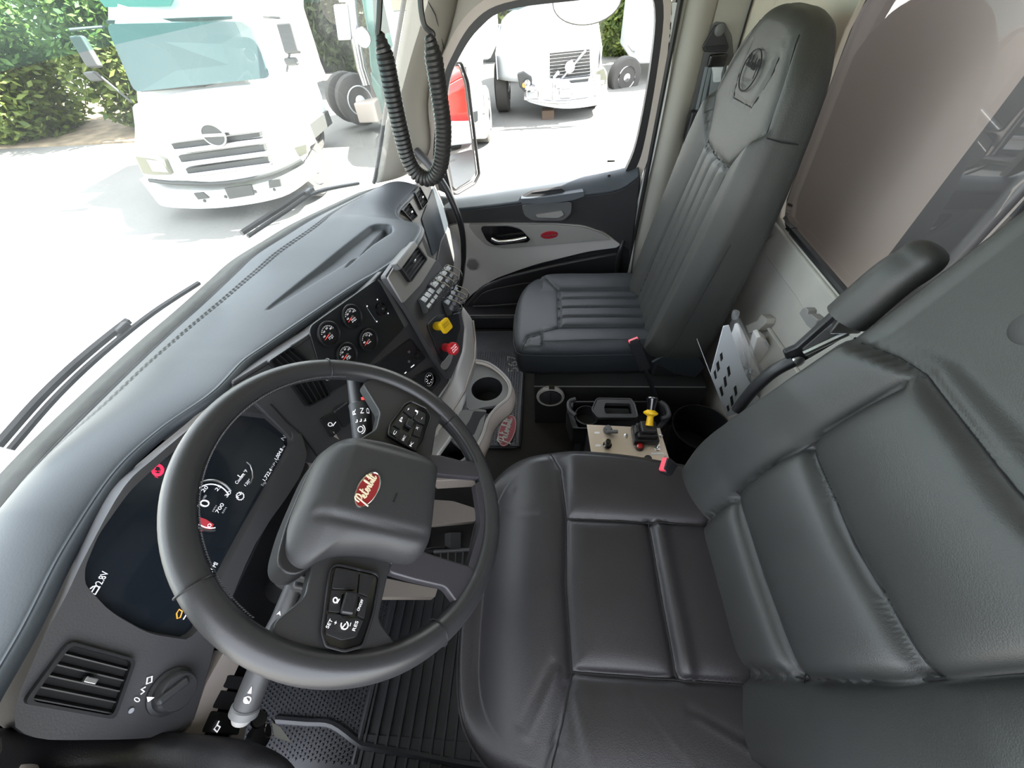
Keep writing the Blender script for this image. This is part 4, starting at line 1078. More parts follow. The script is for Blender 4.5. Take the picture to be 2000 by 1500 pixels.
for b_, L, R, h in (('+', (798, 803), (801, 798), .006), ('P', (784, 825), (789, 817), .007), ('J', (812, 810), (816, 803), .007), ('-', (824, 820), (826, 816), .006), ('SRC', (788, 862), (793, 852), .005), ('C', (771, 850), (775, 843), .006), ('X', (815, 840), (818, 835), .006), ('K', (803, 873), (808, 864), .006)):
    wt(b_, L, R, h, p2)

# column shroud behind the wheel
sc_ = thing('steering_column', 'dark plastic steering column shroud behind the wheel', 'steering column', (-.55, .36, .78))
cd_ = -WN
def shroud(u, v_):
    t = 2 * PI * u; a_ = (.070 - .004 * v_) * math.copysign(abs(math.cos(t)) ** .55, math.cos(t)); b_ = (.052 - .004 * v_) * math.copysign(abs(math.sin(t)) ** .55, math.sin(t))
    return Wp(-.050 + a_, .022 + b_ + .0 * v_, -.035 - .085 * v_)
mk('shroud', *gridvf(shroud, 40, 10, True), FASC, sc_, smooth=2, solid=.004)
prism('shroud_face', [shroud(k / 40, 0) for k in range(40)], -WN * .01, FASC, sc_, bevel=.004)
lathe('column_tube', [(.035, -.10), (.035, -.42)], Wp(-.03, .0, 0), WN, BLKM, sc_, n=24)
box('tilt_lever_boss', Wp(-.115, .03, -.07), (.03, .03, .02), FASC, sc_, R=(WA, WB, WN), bevel=.005)
# left multifunction stalk
s0, s1 = Wp(-.10, .04, -.085), on(474, 1398, PD, .15)
dS = (s1 - s0).normalized(); LS = (s1 - s0).length
ls = thing('turn_signal_stalk', 'black stalk with wiper symbol and grey end button, lower left of the wheel', 'stalk', s0)
lathe('arm', [(.010, 0), (.012, LS * .35), (.0155, LS * .5), (.0165, LS * .9), (.0155, LS * .93)], s0, dS, FASC, ls, n=28)
lathe('end_ring', [(.016, LS * .93), (.0175, LS * .94), (.0175, LS * .985), (.013, LS * .99)], s0, dS, GRYD, ls, n=28)
lathe('end_button', [(.012, LS * .985), (.012, LS * 1.02), (.010, LS * 1.04), (.001, LS * 1.045)], s0, dS, GRY, ls, n=24, label='light grey round end button')
toC = (CAM - s1); toC = (toC - dS * toC.dot(dS)).normalized(); sdx = dS.cross(toC)
def onst(t, s, r=.0178): # t along, s around (radians)
    return s0 + dS * (LS * t) + (toC * math.cos(s) + sdx * math.sin(s)) * r
tube('wiper_symbol', [onst(.84 + .02 * math.cos(a), .10 + .22 * math.sin(a)) for a in [2 * PI * k / 14 for k in range(14)]], .0006, WHT, ls, n=5, closed=True)
tube('wiper_symbol', [onst(.86, -.1), onst(.83, .25)], .0006, WHT, ls, n=5)
tube('wiper_symbol', [onst(.86, .05), onst(.83, .35)], .0006, WHT, ls, n=5)
mk('arrow_symbol', [onst(.80, .0), onst(.755, .15), onst(.80, .25)], [(0, 1, 2)], WHT, ls)
mk('end_symbol', *boxvf(s0 + dS * (LS * 1.047), (.005, .002, .002), (sdx, toC, dS)), WHT, ls)
mk('chevron_symbol', [onst(.30, .1, .0135), onst(.27, .3, .0135), onst(.30, .5, .0135), onst(.29, .3, .0135)], [(0, 1, 2, 3)], WHT, ls)
# right shift stalk
r0, r1_ = Wp(.035, .06, -.08), at(697, 742, 'y', .30)
r0 = on(712, 880, (WC - WN * .06, WN)); r1_ = on(697, 735, (WC - WN * .03, WN))
dR = (r1_ - r0).normalized(); LR = (r1_ - r0).length
rs_ = thing('shift_stalk', 'black gear selector stalk marked D N R behind the wheel', 'stalk', r0)
lathe('arm', [(.016, 0), (.0175, LR * .10), (.0185, LR * .55), (.0195, LR * .60)], r0, dR, FASC, rs_, n=28)
lathe('grip', [(.0195, LR * .60), (.0175, LR * .62), (.018, LR * .98), (.012, LR * 1.02)], r0, dR, BLK, rs_, n=28)
toC = (CAM - r1_); toC = (toC - dR * toC.dot(dR)).normalized(); sdr = dR.cross(toC)
def onr(t, s, r=.0195): return r0 + dR * (LR * t) + (toC * math.cos(s) + sdr * math.sin(s)) * r
for b_, s in (('D', .75), ('N', .22), ('R', -.45)):
    nn_2 = (toC * math.cos(s) + sdr * math.sin(s))
    text('marking', b_, onr(.44, s + .05), onr(.51, s + .05), nn_2, .0085, WHT, rs_, ext=.0004)
tube('brake_icon', [onr(.24 + .035 * math.cos(a), -.15 + .22 * math.sin(a)) for a in [2 * PI * k / 16 for k in range(16)]], .0007, WHT, rs_, n=5, closed=True)
tube('brake_icon', [onr(.24 + .06 * math.cos(a), -.15 + .38 * math.sin(a)) for a in [2 * PI * k / 16 + .6 for k in range(7)]], .0007, WHT, rs_, n=5)
for k in range(3): tube('scale_icon', [onr(.37, .35 - .35 * k), onr(.34, .35 - .35 * k), onr(.34, .2 - .35 * k)], .0009, WHT, rs_, n=5)
mk('red_mark', *boxvf(onr(.64, .35, .0182), (.006, .002, .005), (sdr, toC, dR)), NEED, rs_)
mk('side_insert', *gridvf(lambda u, v_: onr(.62 + .36 * v_, .65 + .5 * u, .0186), 4, 4), GRY, rs_, smooth=2)

# ================================================================== SEATS
def pillow(name, outline, hfn, O, U, Vv, N, mat_, parent, rings=46, skirt=.08, roll=.035, segs=150, tuck=.006, seam=None, crown=.02, label=None, skfn=None):
    """upholstered pad. outline: 2-D points in the (U, Vv) plane; rolled edge; skirt hangs along -N"""
    P = crom([V((a, b, 0)) for a, b in outline], 8, True)
    # resample
    L = [0]
    for i in range(len(P)): L.append(L[-1] + (P[(i + 1) % len(P)] - P[i]).length)
    tot = L[-1]; R = []; j = 0
    for k in range(segs):
        s = tot * k / segs
        while L[j + 1] < s: j += 1
        t = (s - L[j]) / (L[j + 1] - L[j]); R.append(P[j].lerp(P[(j + 1) % len(P)], t))
    c = sum(R, V((0, 0, 0))) / segs
    vs = []; fs = []
    def edge(d): return 0 if d >= roll else roll - math.sqrt(max(0, roll * roll - (roll - d) ** 2))
    vs.append(O + U * c.x + Vv * c.y + N * (hfn(c.x, c.y) + crown))
    # ring radii denser near the edge
    rad = [(k / rings) for k in range(1, rings + 1)]
    rad = [1 - (1 - r) ** 1.5 for r in rad]
    for r in rad:
        for p in R:
            q = c + (p - c) * r; d = (p - c).length * (1 - r)
            h = hfn(q.x, q.y) * min(1, d / roll) + crown * (1 - r ** 2.2) - edge(d)
            vs.append(O + U * q.x + Vv * q.y + N * h)
    m_ = segs
    for k in range(m_): fs.append((0, 1 + k, 1 + (k + 1) % m_))
    for i in range(rings - 1):
        a, b = 1 + i * m_, 1 + (i + 1) * m_
        for k in range(m_):
            l = (k + 1) % m_; fs.append((a + k, b + k, b + l, a + l))
    base = 1 + (rings - 1) * m_
    steps = 6; prev = base
    for s in range(1, steps + 1):
        st0 = len(vs)
        for p in R:
            sk = skirt if skfn is None else skfn(p.x, p.y)
            t = s / steps; bulge = .006 * math.sin(PI * t) - tuck * t
            q = c + (p - c) * (1 + bulge / max(.05, (p - c).length))
            vs.append(O + U * q.x + Vv * q.y - N * (roll + sk * t))
        for k in range(m_):
            l = (k + 1) % m_; fs.append((prev + k, st0 + k, st0 + l, prev + l))
        prev = st0
    fs.append(tuple(prev + k for k in range(m_))[::-1])
    ob_ = mk(name, vs, fs, mat_, parent, smooth=2, label=label)
    def surfpt(x, y, lift=0.0):
        dx, dy = x - c.x, y - c.y; L_ = math.hypot(dx, dy) or 1e-6; dx /= L_; dy /= L_; best = None
        for i in range(m_):
            x1, y1 = R[i].x - c.x, R[i].y - c.y; x2, y2 = R[(i + 1) % m_].x - c.x, R[(i + 1) % m_].y - c.y
            den = dx * (y2 - y1) - dy * (x2 - x1)
            if abs(den) < 1e-12: continue
            t_ = (x1 * (y2 - y1) - y1 * (x2 - x1)) / den; s_ = (x1 * dy - y1 * dx) / den
            if t_ > 0 and -1e-6 <= s_ <= 1 + 1e-6 and (best is None or t_ > best): best = t_
        r = L_ / (best or 1)
        if r > 1: return None
        d = (best or 1) * (1 - r)
        lift += .0012
        return O + U * x + Vv * y + N * (hfn(x, y) * min(1, d / roll) + crown * (1 - r ** 2.2) - edge(d) + lift)
    if seam:
        for poly in seam:
            seg_ = []
            for (a, b) in zip(poly[:-1], poly[1:]):
                for k in range(12):
                    t = k / 12; q_ = surfpt(a[0] + (b[0] - a[0]) * t, a[1] + (b[1] - a[1]) * t, .0006)
                    if q_: seg_.append(q_)
            q_ = surfpt(*poly[-1], .0006)
            if q_: seg_.append(q_)
            if len(seg_) > 2: tube('seam', seg_, .0013, SEAMM, ob_, n=5)
    return ob_, R, c

def segd(px, py, a, b):
    dx, dy = b[0] - a[0], b[1] - a[1]; t = max(0, min(1, ((px - a[0]) * dx + (py - a[1]) * dy) / (dx * dx + dy * dy)))
    return math.hypot(px - a[0] - t * dx, py - a[1] - t * dy)
def pieceside(seq): return list(zip(seq[:-1], seq[1:]))

# driver seat --------------------------------------------------------
ZD = .56
dsn = thing('driver_seat', 'black leather driver seat with three part cushion in the foreground', 'seat', (-.565, -.15, 0))
DC = [(-.36, .125), (-.29, .06), (-.262, -.05), (-.265, -.18), (-.285, -.30), (-.315, -.40), (-.40, -.47), (-.60, -.48), (-.78, -.46), (-.845, -.385), (-.872, -.25), (-.880, -.08), (-.872, .03), (-.83, .105), (-.76, .145), (-.62, .158), (-.46, .152)]
# seams of the cushion, world x,y
s_far, s_near, s_fr, s_mid = -.447, -.718, -.055, -.232
cus = []
cus += pieceside([(s_far, s_fr), (s_far - .006, -.46)])                 # far long seam
cus += pieceside([(s_near, s_fr), (s_near - .004, -.46)])               # near long seam
cus += pieceside([(-.262, -.015), (-.33, -.045), (s_far, s_fr), (-.58, s_fr + .006), (s_near, s_fr), (-.79, -.035), (-.885, -.002)])    # front cross seam
cus2 = pieceside([(s_far, s_mid), (-.58, s_mid + .003), (s_near, s_mid)])
def dcush(x, y):
    h = 0
    dmin = min(segd(x, y, a, b) for a, b in cus)
    h -= .006 * math.exp(-(dmin / .0055) ** 2) + .004 * math.exp(-(dmin / .018) ** 2)
    ins = s_near < x < s_far and y < s_fr
    sm = max(0, min(1, (s_fr + .035 - y) / .06)); sm = sm * sm * (3 - 2 * sm)
    if ins:
        d2 = min(segd(x, y, a, b) for a, b in cus2)
        h -= .006 * math.exp(-(d2 / .0055) ** 2) + .003 * math.exp(-(d2 / .016) ** 2)
        yy = (y - s_fr) / (s_mid - s_fr) if y > s_mid else (y - s_mid) / (-.40 - s_mid)
        h += .005 * math.sin(PI * max(0, min(1, yy))) * max(0, math.sin(PI * (x - s_near) / (s_far - s_near))) ** .4
        if y < s_mid: h += .006 * math.exp(-((y - s_mid + .018) / .014) ** 2)
    else:                               # side bolsters stand above the insert, front rolls down
        e = (x - s_far) / .16 if x > s_far else ((s_near - x) / .14 if x < s_near else 0)
        h += sm * .024 * math.sin(PI * min(1, max(0, e)) * .62) * (1 if x > s_far else .55)
        t = max(0, (y - s_fr) / .2); h += .012 * math.sin(PI * min(1, t * 1.1)) - .055 * t * t
    # soft wrinkles pulled from the seam corners
    for cx, cy, ang, L, dp in ((s_near, -.03, 2.6, .10, .0022), (s_near - .01, -.05, 2.95, .09, .0018), (s_near - .03, s_fr, -2.9, .10, .0016), (s_far, -.02, .9, .10, .0018), (s_far, .0, 1.5, .09, .0014), (s_near - .03, -.16, -2.4, .12, .0016), (s_near - .05, -.25, -2.0, .12, .0016), (-.80, -.33, -1.4, .10, .0018)):
        a2 = (cx + math.cos(ang) * L, cy + math.sin(ang) * L); d = segd(x, y, (cx, cy), a2)
        h += dp * math.exp(-(d / .005) ** 2) - dp * .8 * math.exp(-(segd(x, y, (cx + .01, cy + .01), (a2[0] + .01, a2[1] + .01)) / .006) ** 2)
    return h
pc_, Rr, cc2 = pillow('cushion', DC, dcush, V((0, 0, ZD)), V((1, 0, 0)), V((0, 1, 0)), V((0, 0, 1)), LEA2, dsn, rings=90, segs=260, skirt=.09, roll=.040, crown=.010, seam=[[(s_far, s_fr), (s_far - .006, -.46)], [(s_near, s_fr), (s_near - .004, -.46)], [(-.262, -.015), (-.33, -.045), (s_far, s_fr), (-.58, s_fr + .006), (s_near, s_fr), (-.79, -.035), (-.885, -.002)], [(s_far, s_mid), (-.58, s_mid + .003), (s_near, s_mid)]])
zz = lambda p, r, dz: V((cc2.x + (p.x - cc2.x) * r, cc2.y + (p.y - cc2.y) * r, ZD + dz))
tube('cushion_piping', [zz(p, 1.006, -.046) for p in Rr], .003, LEA2, dsn, closed=True, n=6)
tube('cushion_piping', [zz(p, 1.006, -.058) for p in Rr], .002, STIT, dsn, closed=True, n=5)
prism('seat_pan', [zz(p, .985, -.13) for p in Rr], (0, 0, -.05), GRYD, dsn, bevel=.004)
prism('pan_trim', [zz(p, 1.01, -.115) for p in Rr[::3]], (0, 0, -.025), BEI, dsn, bevel=.004)
box('suspension_box', (-.57, -.20, .19), (.40, .42, .34), BLK, dsn, bevel=.02)
box('base_plate', (-.57, -.20, .015), (.46, .52, .03), BLK, dsn, bevel=.005)

# backrest: plane leaning back
BO = V((-.575, -.345, .53)); BU = V((1, 0, 0)); BVv = V((0, -.29, .957)).normalized(); BNn = V((0, .957, .29)).normalized()
BK = [(.20, -.05), (.262, .02), (.288, .10), (.290, .20), (.285, .33), (.282, .46), (.278, .60), (.270, .74), (.235, .86), (.16, .93), (0, .955), (-.16, .93), (-.235, .86), (-.27, .74), (-.278, .60), (-.282, .46), (-.285, .33), (-.290, .20), (-.288, .10), (-.262, .02), (-.20, -.05)]
bf, bn_ = .155, -.145
bse = pieceside([(bf, .47), (bf + .004, .30), (bf - .004, .14), (bf - .030, .03), (bf - .06, -.04)]) + pieceside([(bn_, .47), (bn_ - .004, .30), (bn_ + .004, .14), (bn_ + .02, .03), (bn_ + .04, -.04)])
bcr = pieceside([(bf, .135), (0, .128), (bn_, .135)]) + pieceside([(bf, .315), (0, .305), (bn_, .315)])
btop = pieceside([(.30, .445), (.25, .462), (.20, .485), (bf, .497), (0, .492), (bn_, .497), (-.20, .485), (-.30, .445)])
def xs_(y, s):
    P_ = [(.47, bf), (.30, bf + .004), (.14, bf - .004), (.03, bf - .030), (-.04, bf - .06)] if s > 0 else [(.47, bn_), (.30, bn_ - .004), (.14, bn_ + .004), (.03, bn_ + .02), (-.04, bn_ + .04)]
    for (y0, x0), (y1, x1) in zip(P_[:-1], P_[1:]):
        if y >= y1: return x0 + (x1 - x0) * min(1, max(0, (y0 - y) / (y0 - y1)))
    return P_[-1][1]
def dback(x, y):
    h = 0
    d = min(segd(x, y, a, b) for a, b in bse); h -= .010 * math.exp(-(d / .008) ** 2) + .006 * math.exp(-(d / .022) ** 2)
    d3 = min(segd(x, y, a, b) for a, b in btop); h -= .010 * math.exp(-(d3 / .010) ** 2)
    yt = .497 - .05 * max(0, (abs(x) - .15) / .13)
    if y > yt: h -= .018 * min(1, (y - yt) / .03)          # upper part set back
    elif xs_(y, -1) < x < xs_(y, 1):
        d2 = min(segd(x, y, a, b) for a, b in bcr); h -= .012 * math.exp(-(d2 / .009) ** 2) + .004 * math.exp(-(d2 / .02) ** 2)
        bands = [-.05, .13, .31, .495]
        for a, b in zip(bands[:-1], bands[1:]):
            if a < y <= b: h += .016 * max(0, math.sin(PI * (y - a) / (b - a))) ** .6
    else:
        e = (abs(x) - abs(xs_(y, 1 if x > 0 else -1))) / .13
        h += .040 * math.sin(PI * min(1, max(0, e)) * .66) * (1 - max(0, (y - .36)) / .3)
    return h
pillow('backrest', BK, dback, BO, BU, BVv, BNn, LEA, dsn, rings=80, segs=240, skirt=.07, skfn=lambda x, y: .07 - .045 * min(1, max(0, y) / .8), roll=.040, crown=.006, seam=[[(bf, .497), (bf + .004, .30), (bf - .004, .14), (bf - .030, .03)], [(bn_, .497), (bn_ - .004, .30), (bn_ + .004, .14), (bn_ + .02, .03)], [(bf, .135), (0, .128), (bn_, .135)], [(bf, .315), (0, .305), (bn_, .315)], [(.30, .445), (.25, .462), (.20, .485), (bf, .497), (0, .492), (bn_, .497), (-.20, .485), (-.30, .445)]])
bb = lambda x, y, h: BO + BU * x + BVv * y + BNn * h
lathe('backrest_button', [(.020, 0), (.020, .006), (.016, .008), (.001, .008)], on(2024, 645, (BO, BNn), -.02), BNn, FASC, dsn, n=24)
# side lever at lower right edge
box('recline_bracket', (-.865, -.40, .46), (.02, .10, .06), BLK, dsn, bevel=.006)

# folded arm rest on the far side of the driver seat
am = dsn
def apx(a, b, x=-.245): return at(a, b, 'x', x)
P = [apx(1655, 620), apx(1700, 580), apx(1745, 542), apx(1790, 512), apx(1830, 480)]
tube('armrest_pad', crom(P, 6), lambda t: .034 * (1 - .15 * t) if t < .8 else .034 * (1 - .15 * t) * math.sqrt(max(.02, 1 - ((t - .8) / .22) ** 2)), LEA, am, n=22)
prism('armrest_bracket', [apx(1532, 690), apx(1556, 680), apx(1618, 625), apx(1636, 608), apx(1654, 594), apx(1688, 632), apx(1664, 652), apx(1600, 690), apx(1562, 712), apx(1540, 712)], (.012, 0, 0), BLK, am, bevel=.003)
prism('bracket_slot', [apx(1568, 682, -.247), apx(1636, 624, -.247), apx(1656, 646, -.247), apx(1580, 700, -.247)], (.004, 0, 0), GRYD, am)
tube('bracket_rod', [apx(1570, 690, -.25), apx(1655, 650, -.25)], .006, SIL, am, n=8)
for a, b in ((1648, 616), (1556, 706)): lathe('rivet', [(.013, 0), (.012, .004), (.006, .008), (.001, .009)], apx(a, b, -.248), (-1, 0, 0), SIL, am, n=20)
box('clevis', apx(1660, 628, -.247), (.016, .05, .045), SIL, am, bevel=.004)
tube('link_arm', crom([apx(1440, 800), apx(1470, 762), apx(1510, 726), apx(1550, 704)], 5), .012, BLK, am, n=10)

# passenger seat -------------------------------------------------------
psn = thing('passenger_seat', 'high backed passenger seat in dark blue grey vinyl with vertical pleats', 'seat', (.5, -.2, 0))
ZP = .40
PCu = [(.262, .075), (.255, -.05), (.258, -.22), (.265, -.40), (.29, -.47), (.50, -.49), (.70, -.47), (.735, -.40), (.742, -.25), (.745, -.10), (.735, -.0), (.70, .055), (.62, .095), (.50, .112), (.38, .112), (.30, .102)]
pg_x = [.372, .432, .492, .552, .612]
pse = pieceside([(.262, .075), (.32, .055), (.372, -.07), (.372, -.46)]) + pieceside([(.735, .01), (.66, -.035), (.612, -.07), (.612, -.46)]) + pieceside([(.372, -.07), (.612, -.07)])
def pcush(x, y):
    d = min(segd(x, y, a, b) for a, b in pse); h = -.006 * math.exp(-(d / .006) ** 2) - .003 * math.exp(-(d / .016) ** 2)
    if .372 < x < .612 and y < -.07:
        for gx in pg_x[1:-1]: h -= .0055 * math.exp(-((x - gx) / .005) ** 2)
        k = (x - .372) / .06; h += .003 * abs(math.sin(PI * k)) ** .5
    elif y < -.0:
        e = (.372 - x) / .11 if x < .4 else (x - .612) / .12
        h += .018 * math.sin(PI * min(1, max(0, e)) * .6)
    return h
_, PR, pcc = pillow('cushion', PCu, pcush, V((0, 0, ZP)), V((1, 0, 0)), V((0, 1, 0)), V((0, 0, 1)), SEATP, psn, rings=70, segs=200, skirt=.11, roll=.03, crown=.010, seam=[[(.262, .075), (.32, .055), (.372, -.07), (.372, -.46)], [(.735, .01), (.66, -.035), (.612, -.07), (.612, -.46)], [(.372, -.07), (.612, -.07)]] + [[(gx, -.085), (gx, -.45)] for gx in pg_x[1:-1]])
tube('cushion_piping', [V((pcc.x + (p.x - pcc.x) * 1.005, pcc.y + (p.y - pcc.y) * 1.005, ZP - .034)) for p in PR], .0022, SEATP, psn, closed=True, n=6)
bx_ = at(1037, 728, 'x', .20)
box('seat_box', (.48, -.30, .125), (.56, .66, .25), BLKM, psn, bevel=.006)
tube('box_edge', [V((.20, .03, .252)), V((.20, -.62, .252))], .0028, GRYD, psn, n=6)
QO = V((.44, -.395, .40)); QV = V((0, -.155, .99)).normalized(); QN = V((0, .99, .155)).normalized()
PB = [(.16, -.04), (.222, .02), (.232, .12), (.240, .30), (.238, .46), (.232, .56), (.218, .64), (.200, .72), (.172, .80), (.115, .862), (.06, .885), (0, .888), (-.06, .885), (-.115, .862), (-.172, .80), (-.200, .72), (-.218, .64), (-.232, .56), (-.238, .46), (-.240, .30), (-.232, .12), (-.222, .02), (-.16, -.04)]
pbs = []
for s in (-1, 1):
    pbs += pieceside([(s * .125, -.04), (s * .115, .3), (s * .100, .585), (s * .195, .685)])
    pbs += pieceside([(s * .190, .685), (s * .155, .77), (s * .11, .85)])
    pbs += pieceside([(s * .100, .585), (0, .578)])
PT = [(-.085, .815), (-.095, .775), (-.078, .712), (.048, .704), (.082, .76), (.085, .815)]
patch = pieceside(PT)
def pback(x, y):
    d = min(segd(x, y, a, b) for a, b in pbs); h = -.007 * math.exp(-(d / .0055) ** 2) - .003 * math.exp(-(d / .015) ** 2)
    if abs(x) < .115 and y < .58:
        for gx in (-.055, 0, .055): h -= .006 * math.exp(-((x - gx) / .005) ** 2)
        h += .004 * abs(math.sin(PI * (x + .11) / .055)) ** .5
    elif y < .585 + max(0, (abs(x) - .10)) * 1.05:
        e = (abs(x) - .11) / .125; h += .026 * math.sin(PI * min(1, max(0, e)) * .62)
    else:
        dp = min(segd(x, y, a, b) for a, b in patch); h -= .004 * math.exp(-(dp / .004) ** 2)
        if -.085 < x < .082 and y > .712: h += .002
    return h
_, PR2, pb_c = pillow('backrest', PB, pback, QO, V((1, 0, 0)), QV, QN, SEATB, psn, rings=76, segs=230, skirt=.10, roll=.032, crown=.004, seam=[[(s * .125, -.02), (s * .115, .3), (s * .100, .585), (s * .190, .685), (s * .155, .77), (s * .11, .85)] for s in (-1, 1)] + [[(-.100, .585), (0, .578), (.100, .585)], PT] + [[(gx, .02), (gx, .56)] for gx in (-.055, 0, .055)], skfn=lambda x, y: .15 - .10 * min(1, max(0, y) / .85))
qq = lambda x, y, h: QO + V((1, 0, 0)) * x + QV * y + QN * h
lp_ = [qq(.006 + .046 * math.cos(t), .768 + .040 * math.sin(t), .009) for t in [2 * PI * k / 40 for k in range(40)]]
tube('embossed_ring', lp_, .0016, SEAMM, psn, closed=True, n=6)
script('embossed_script', qq(.006, .777, .0085), V((1, 0, 0)), QV, QN, .075, .0012, SEAMM, psn)
text('embossed_line', 'CLASS OF 567', qq(-.022, .754, .0095), qq(.034, .752, .0095), QN, .010, SEAMM, psn)
text('embossed_line', 'SINCE 1939', qq(-.014, .742, .0095), qq(.026, .740, .0095), QN, .008, SEAMM, psn)
tube('side_stitch', [qq(.165, .64, .004), qq(.168, .64, -.03), qq(.17, .64, -.07)] if False else [qq(-.198, .685, .0), qq(-.2195, .685, -.03), qq(-.2195, .685, -.07)], .0015, SEAMM, psn, n=5)
tube('side_stitch', crom([V((.197, q.y, q.z)) for q in (qq(0, .02, -.045), qq(0, .2, -.04), qq(0, .45, -.035))], 6), .0010, SEAMM, psn, n=5)
prism('hinge_cover', [V((.235, y, z)) for y, z in ((-.40, .36), (-.44, .40), (-.55, .40), (-.60, .34), (-.58, .28), (-.50, .30), (-.44, .34))], (-.012, 0, 0), SEATP, psn, bevel=.004)
box('hinge_block', (.27, -.50, .31), (.03, .14, .12), BLKM, psn, bevel=.01)

# belt buckle on its stalk beside the passenger seat
def buckle(label, base, tip, nrm, m=PINK, grp=None):
    base, tip = V(base), V(tip); d = (tip - base).normalized(); L = (tip - base).length
    b = thing('belt_buckle', label, 'buckle', base)
    s_ = d.cross(V(nrm)).normalized(); n_ = s_.cross(d)
    tube('stalk', [base, base + d * (L * .55)], .0085, BLK, b, n=8, squash=.4)
    box('housing', base + d * (L * .77), (.038, .020, L * .46), BLK, b, R=(s_, n_, d), bevel=.005)
    box('release_button', base + d * (L * .995), (.034, .016, .010), m, b, R=(s_, n_, d), bevel=.003, label='pinkish red release button')
    box('slot', base + d * (L * 1.0) + n_ * .009, (.026, .004, .012), BLKM, b, R=(s_, n_, d))
    return b
bt_ = at(1237, 664, 'x', .20)
buckle('black belt buckle with red button standing beside the passenger seat', at(1283, 780, 'x', .16), bt_, (-1, 0, .3))
metal_ = at(1252, 700, 'x', .18)
t2 = at(1297, 907, 'z', .60)
b2 = buckle('black belt buckle with red button between driver seat and control box', at(1372, 968, 'z', .48), t2, (-.2, .2, 1))

# belt on the B pillar
bl_ = thing('seat_belt', 'passenger seat belt hanging from the pillar anchor', 'seat belt', (.95, -.57, .9))
BP = lambda a, b, o=0.0: at(a, b, 'x', .945 - o)
prism('anchor_plate', rounded([BP(1398, 48), BP(1410, 50), BP(1424, 92), BP(1420, 102), BP(1376, 102), BP(1372, 92)], .3, 4), (.008, 0, 0), BLK, bl_, bevel=.003)
lathe('anchor_bolt', [(.016, 0), (.016, .006), (.011, .008), (.001, .009)], BP(1405, 58, .0), (-1, 0, 0), GRYD, bl_, n=24)
prism('guide_slot', rounded([BP(1380, 91, .004), BP(1418, 88, .004), BP(1419, 97, .004), BP(1382, 99, .004)], .3, 3), (.004, 0, 0), BLKM, bl_)
box('slide_guide', BP(1401, 118, .010), (.02, .060, .034), GLOSS, bl_, bevel=.006)
prism('belt_tongue', rounded([BP(1390, 131, .018), BP(1413, 131, .018), BP(1409, 144, .018), BP(1408, 160, .018), BP(1393, 161, .018), BP(1393, 144, .018)], .2, 3), (.003, 0, 0), PALE, bl_, bevel=.0008, label='pale metal belt tongue')
text('tongue_mark', 'D', BP(1397, 156, .019), BP(1403, 156, .019), (-1, 0, 0), .008, DIM, bl_)
def beltstrip(name, top, bot, w_, m, parent):
    d = (bot - top).normalized(); s_ = V((0, 1, 0)); s_ = (s_ - d * s_.dot(d)).normalized(); nn = d.cross(s_)
    return box(name, (top + bot) / 2, (w_, .0025, (bot - top).length), m, parent, R=(s_, nn, d), bevel=.0005)
beltstrip('webbing', BP(1404, 128, .012), BP(1382, 285, .03), .040, WEB, bl_)
beltstrip('webbing', BP(1388, 130, .004), BP(1362, 250, .004), .012, WEB, bl_)
beltstrip('webbing', BP(1380, 130, .002), BP(1353, 250, .002), .010, WEB, bl_)
beltstrip('webbing', BP(1422, 128, .016), BP(1400, 240, .05), .006, SIL, bl_)
box('retractor_cover', BP(1362, 246, .012), (.035, .075, .10), BLK, bl_, bevel=.008)
box('yellow_label', BP(1366, 244, .032), (.003, .045, .035), YEL, bl_, bevel=.0005, label='yellow label on the belt retractor')

# ================================================================== COILED CORD AND GRAB HANDLE
XC = -.35
cc_ = thing('coiled_cord', 'black coiled radio cord hanging in a loop before the windscreen pillar', 'cord', at(830, 355, 'x', XC))
K = lambda a, b, x=XC: at(a, b, 'x', x)
cp_ = crom([K(742, 68), K(752, 110), K(762, 160), K(772, 210), K(784, 262), K(797, 310), K(815, 340), K(838, 349), K(856, 334), K(864, 300), K(866, 250), K(860, 200), K(853, 150), K(846, 105), K(839, 68)], 40)
cl = [0]
for i in range(1, len(cp_)): cl.append(cl[-1] + (cp_[i] - cp_[i - 1]).length)
tot = cl[-1]; turns = 64; hel = []; j = 0; NS = turns * 11
nx = V((1, 0, 0))
for k in range(NS + 1):
    s = tot * k / NS
    while j < len(cl) - 2 and cl[j + 1] < s: j += 1
    t = (s - cl[j]) / (cl[j + 1] - cl[j]); p = cp_[j].lerp(cp_[j + 1], t); d = (cp_[j + 1] - cp_[j]).normalized()
    b = d.cross(nx).normalized(); u = b.cross(d); a = 2 * PI * turns * k / NS; r = .0058 * min(1, .3 + 12 * min(k, NS - k) / NS)
    hel.append(p + u * math.cos(a) * r + b * math.sin(a) * r)
tube('coil', hel, .0026, RUB, cc_, n=7)
tube('straight_lead', crom([K(746, -60), K(742, 0), K(740, 40), K(738, 66), K(744, 76)], 6), .0024, RUB, cc_, n=8)
tube('straight_lead', crom([K(820, -60), K(821, 0), K(824, 30), K(829, 50), K(838, 60), K(845, 66), K(843, 74)], 6), .0024, RUB, cc_, n=8)

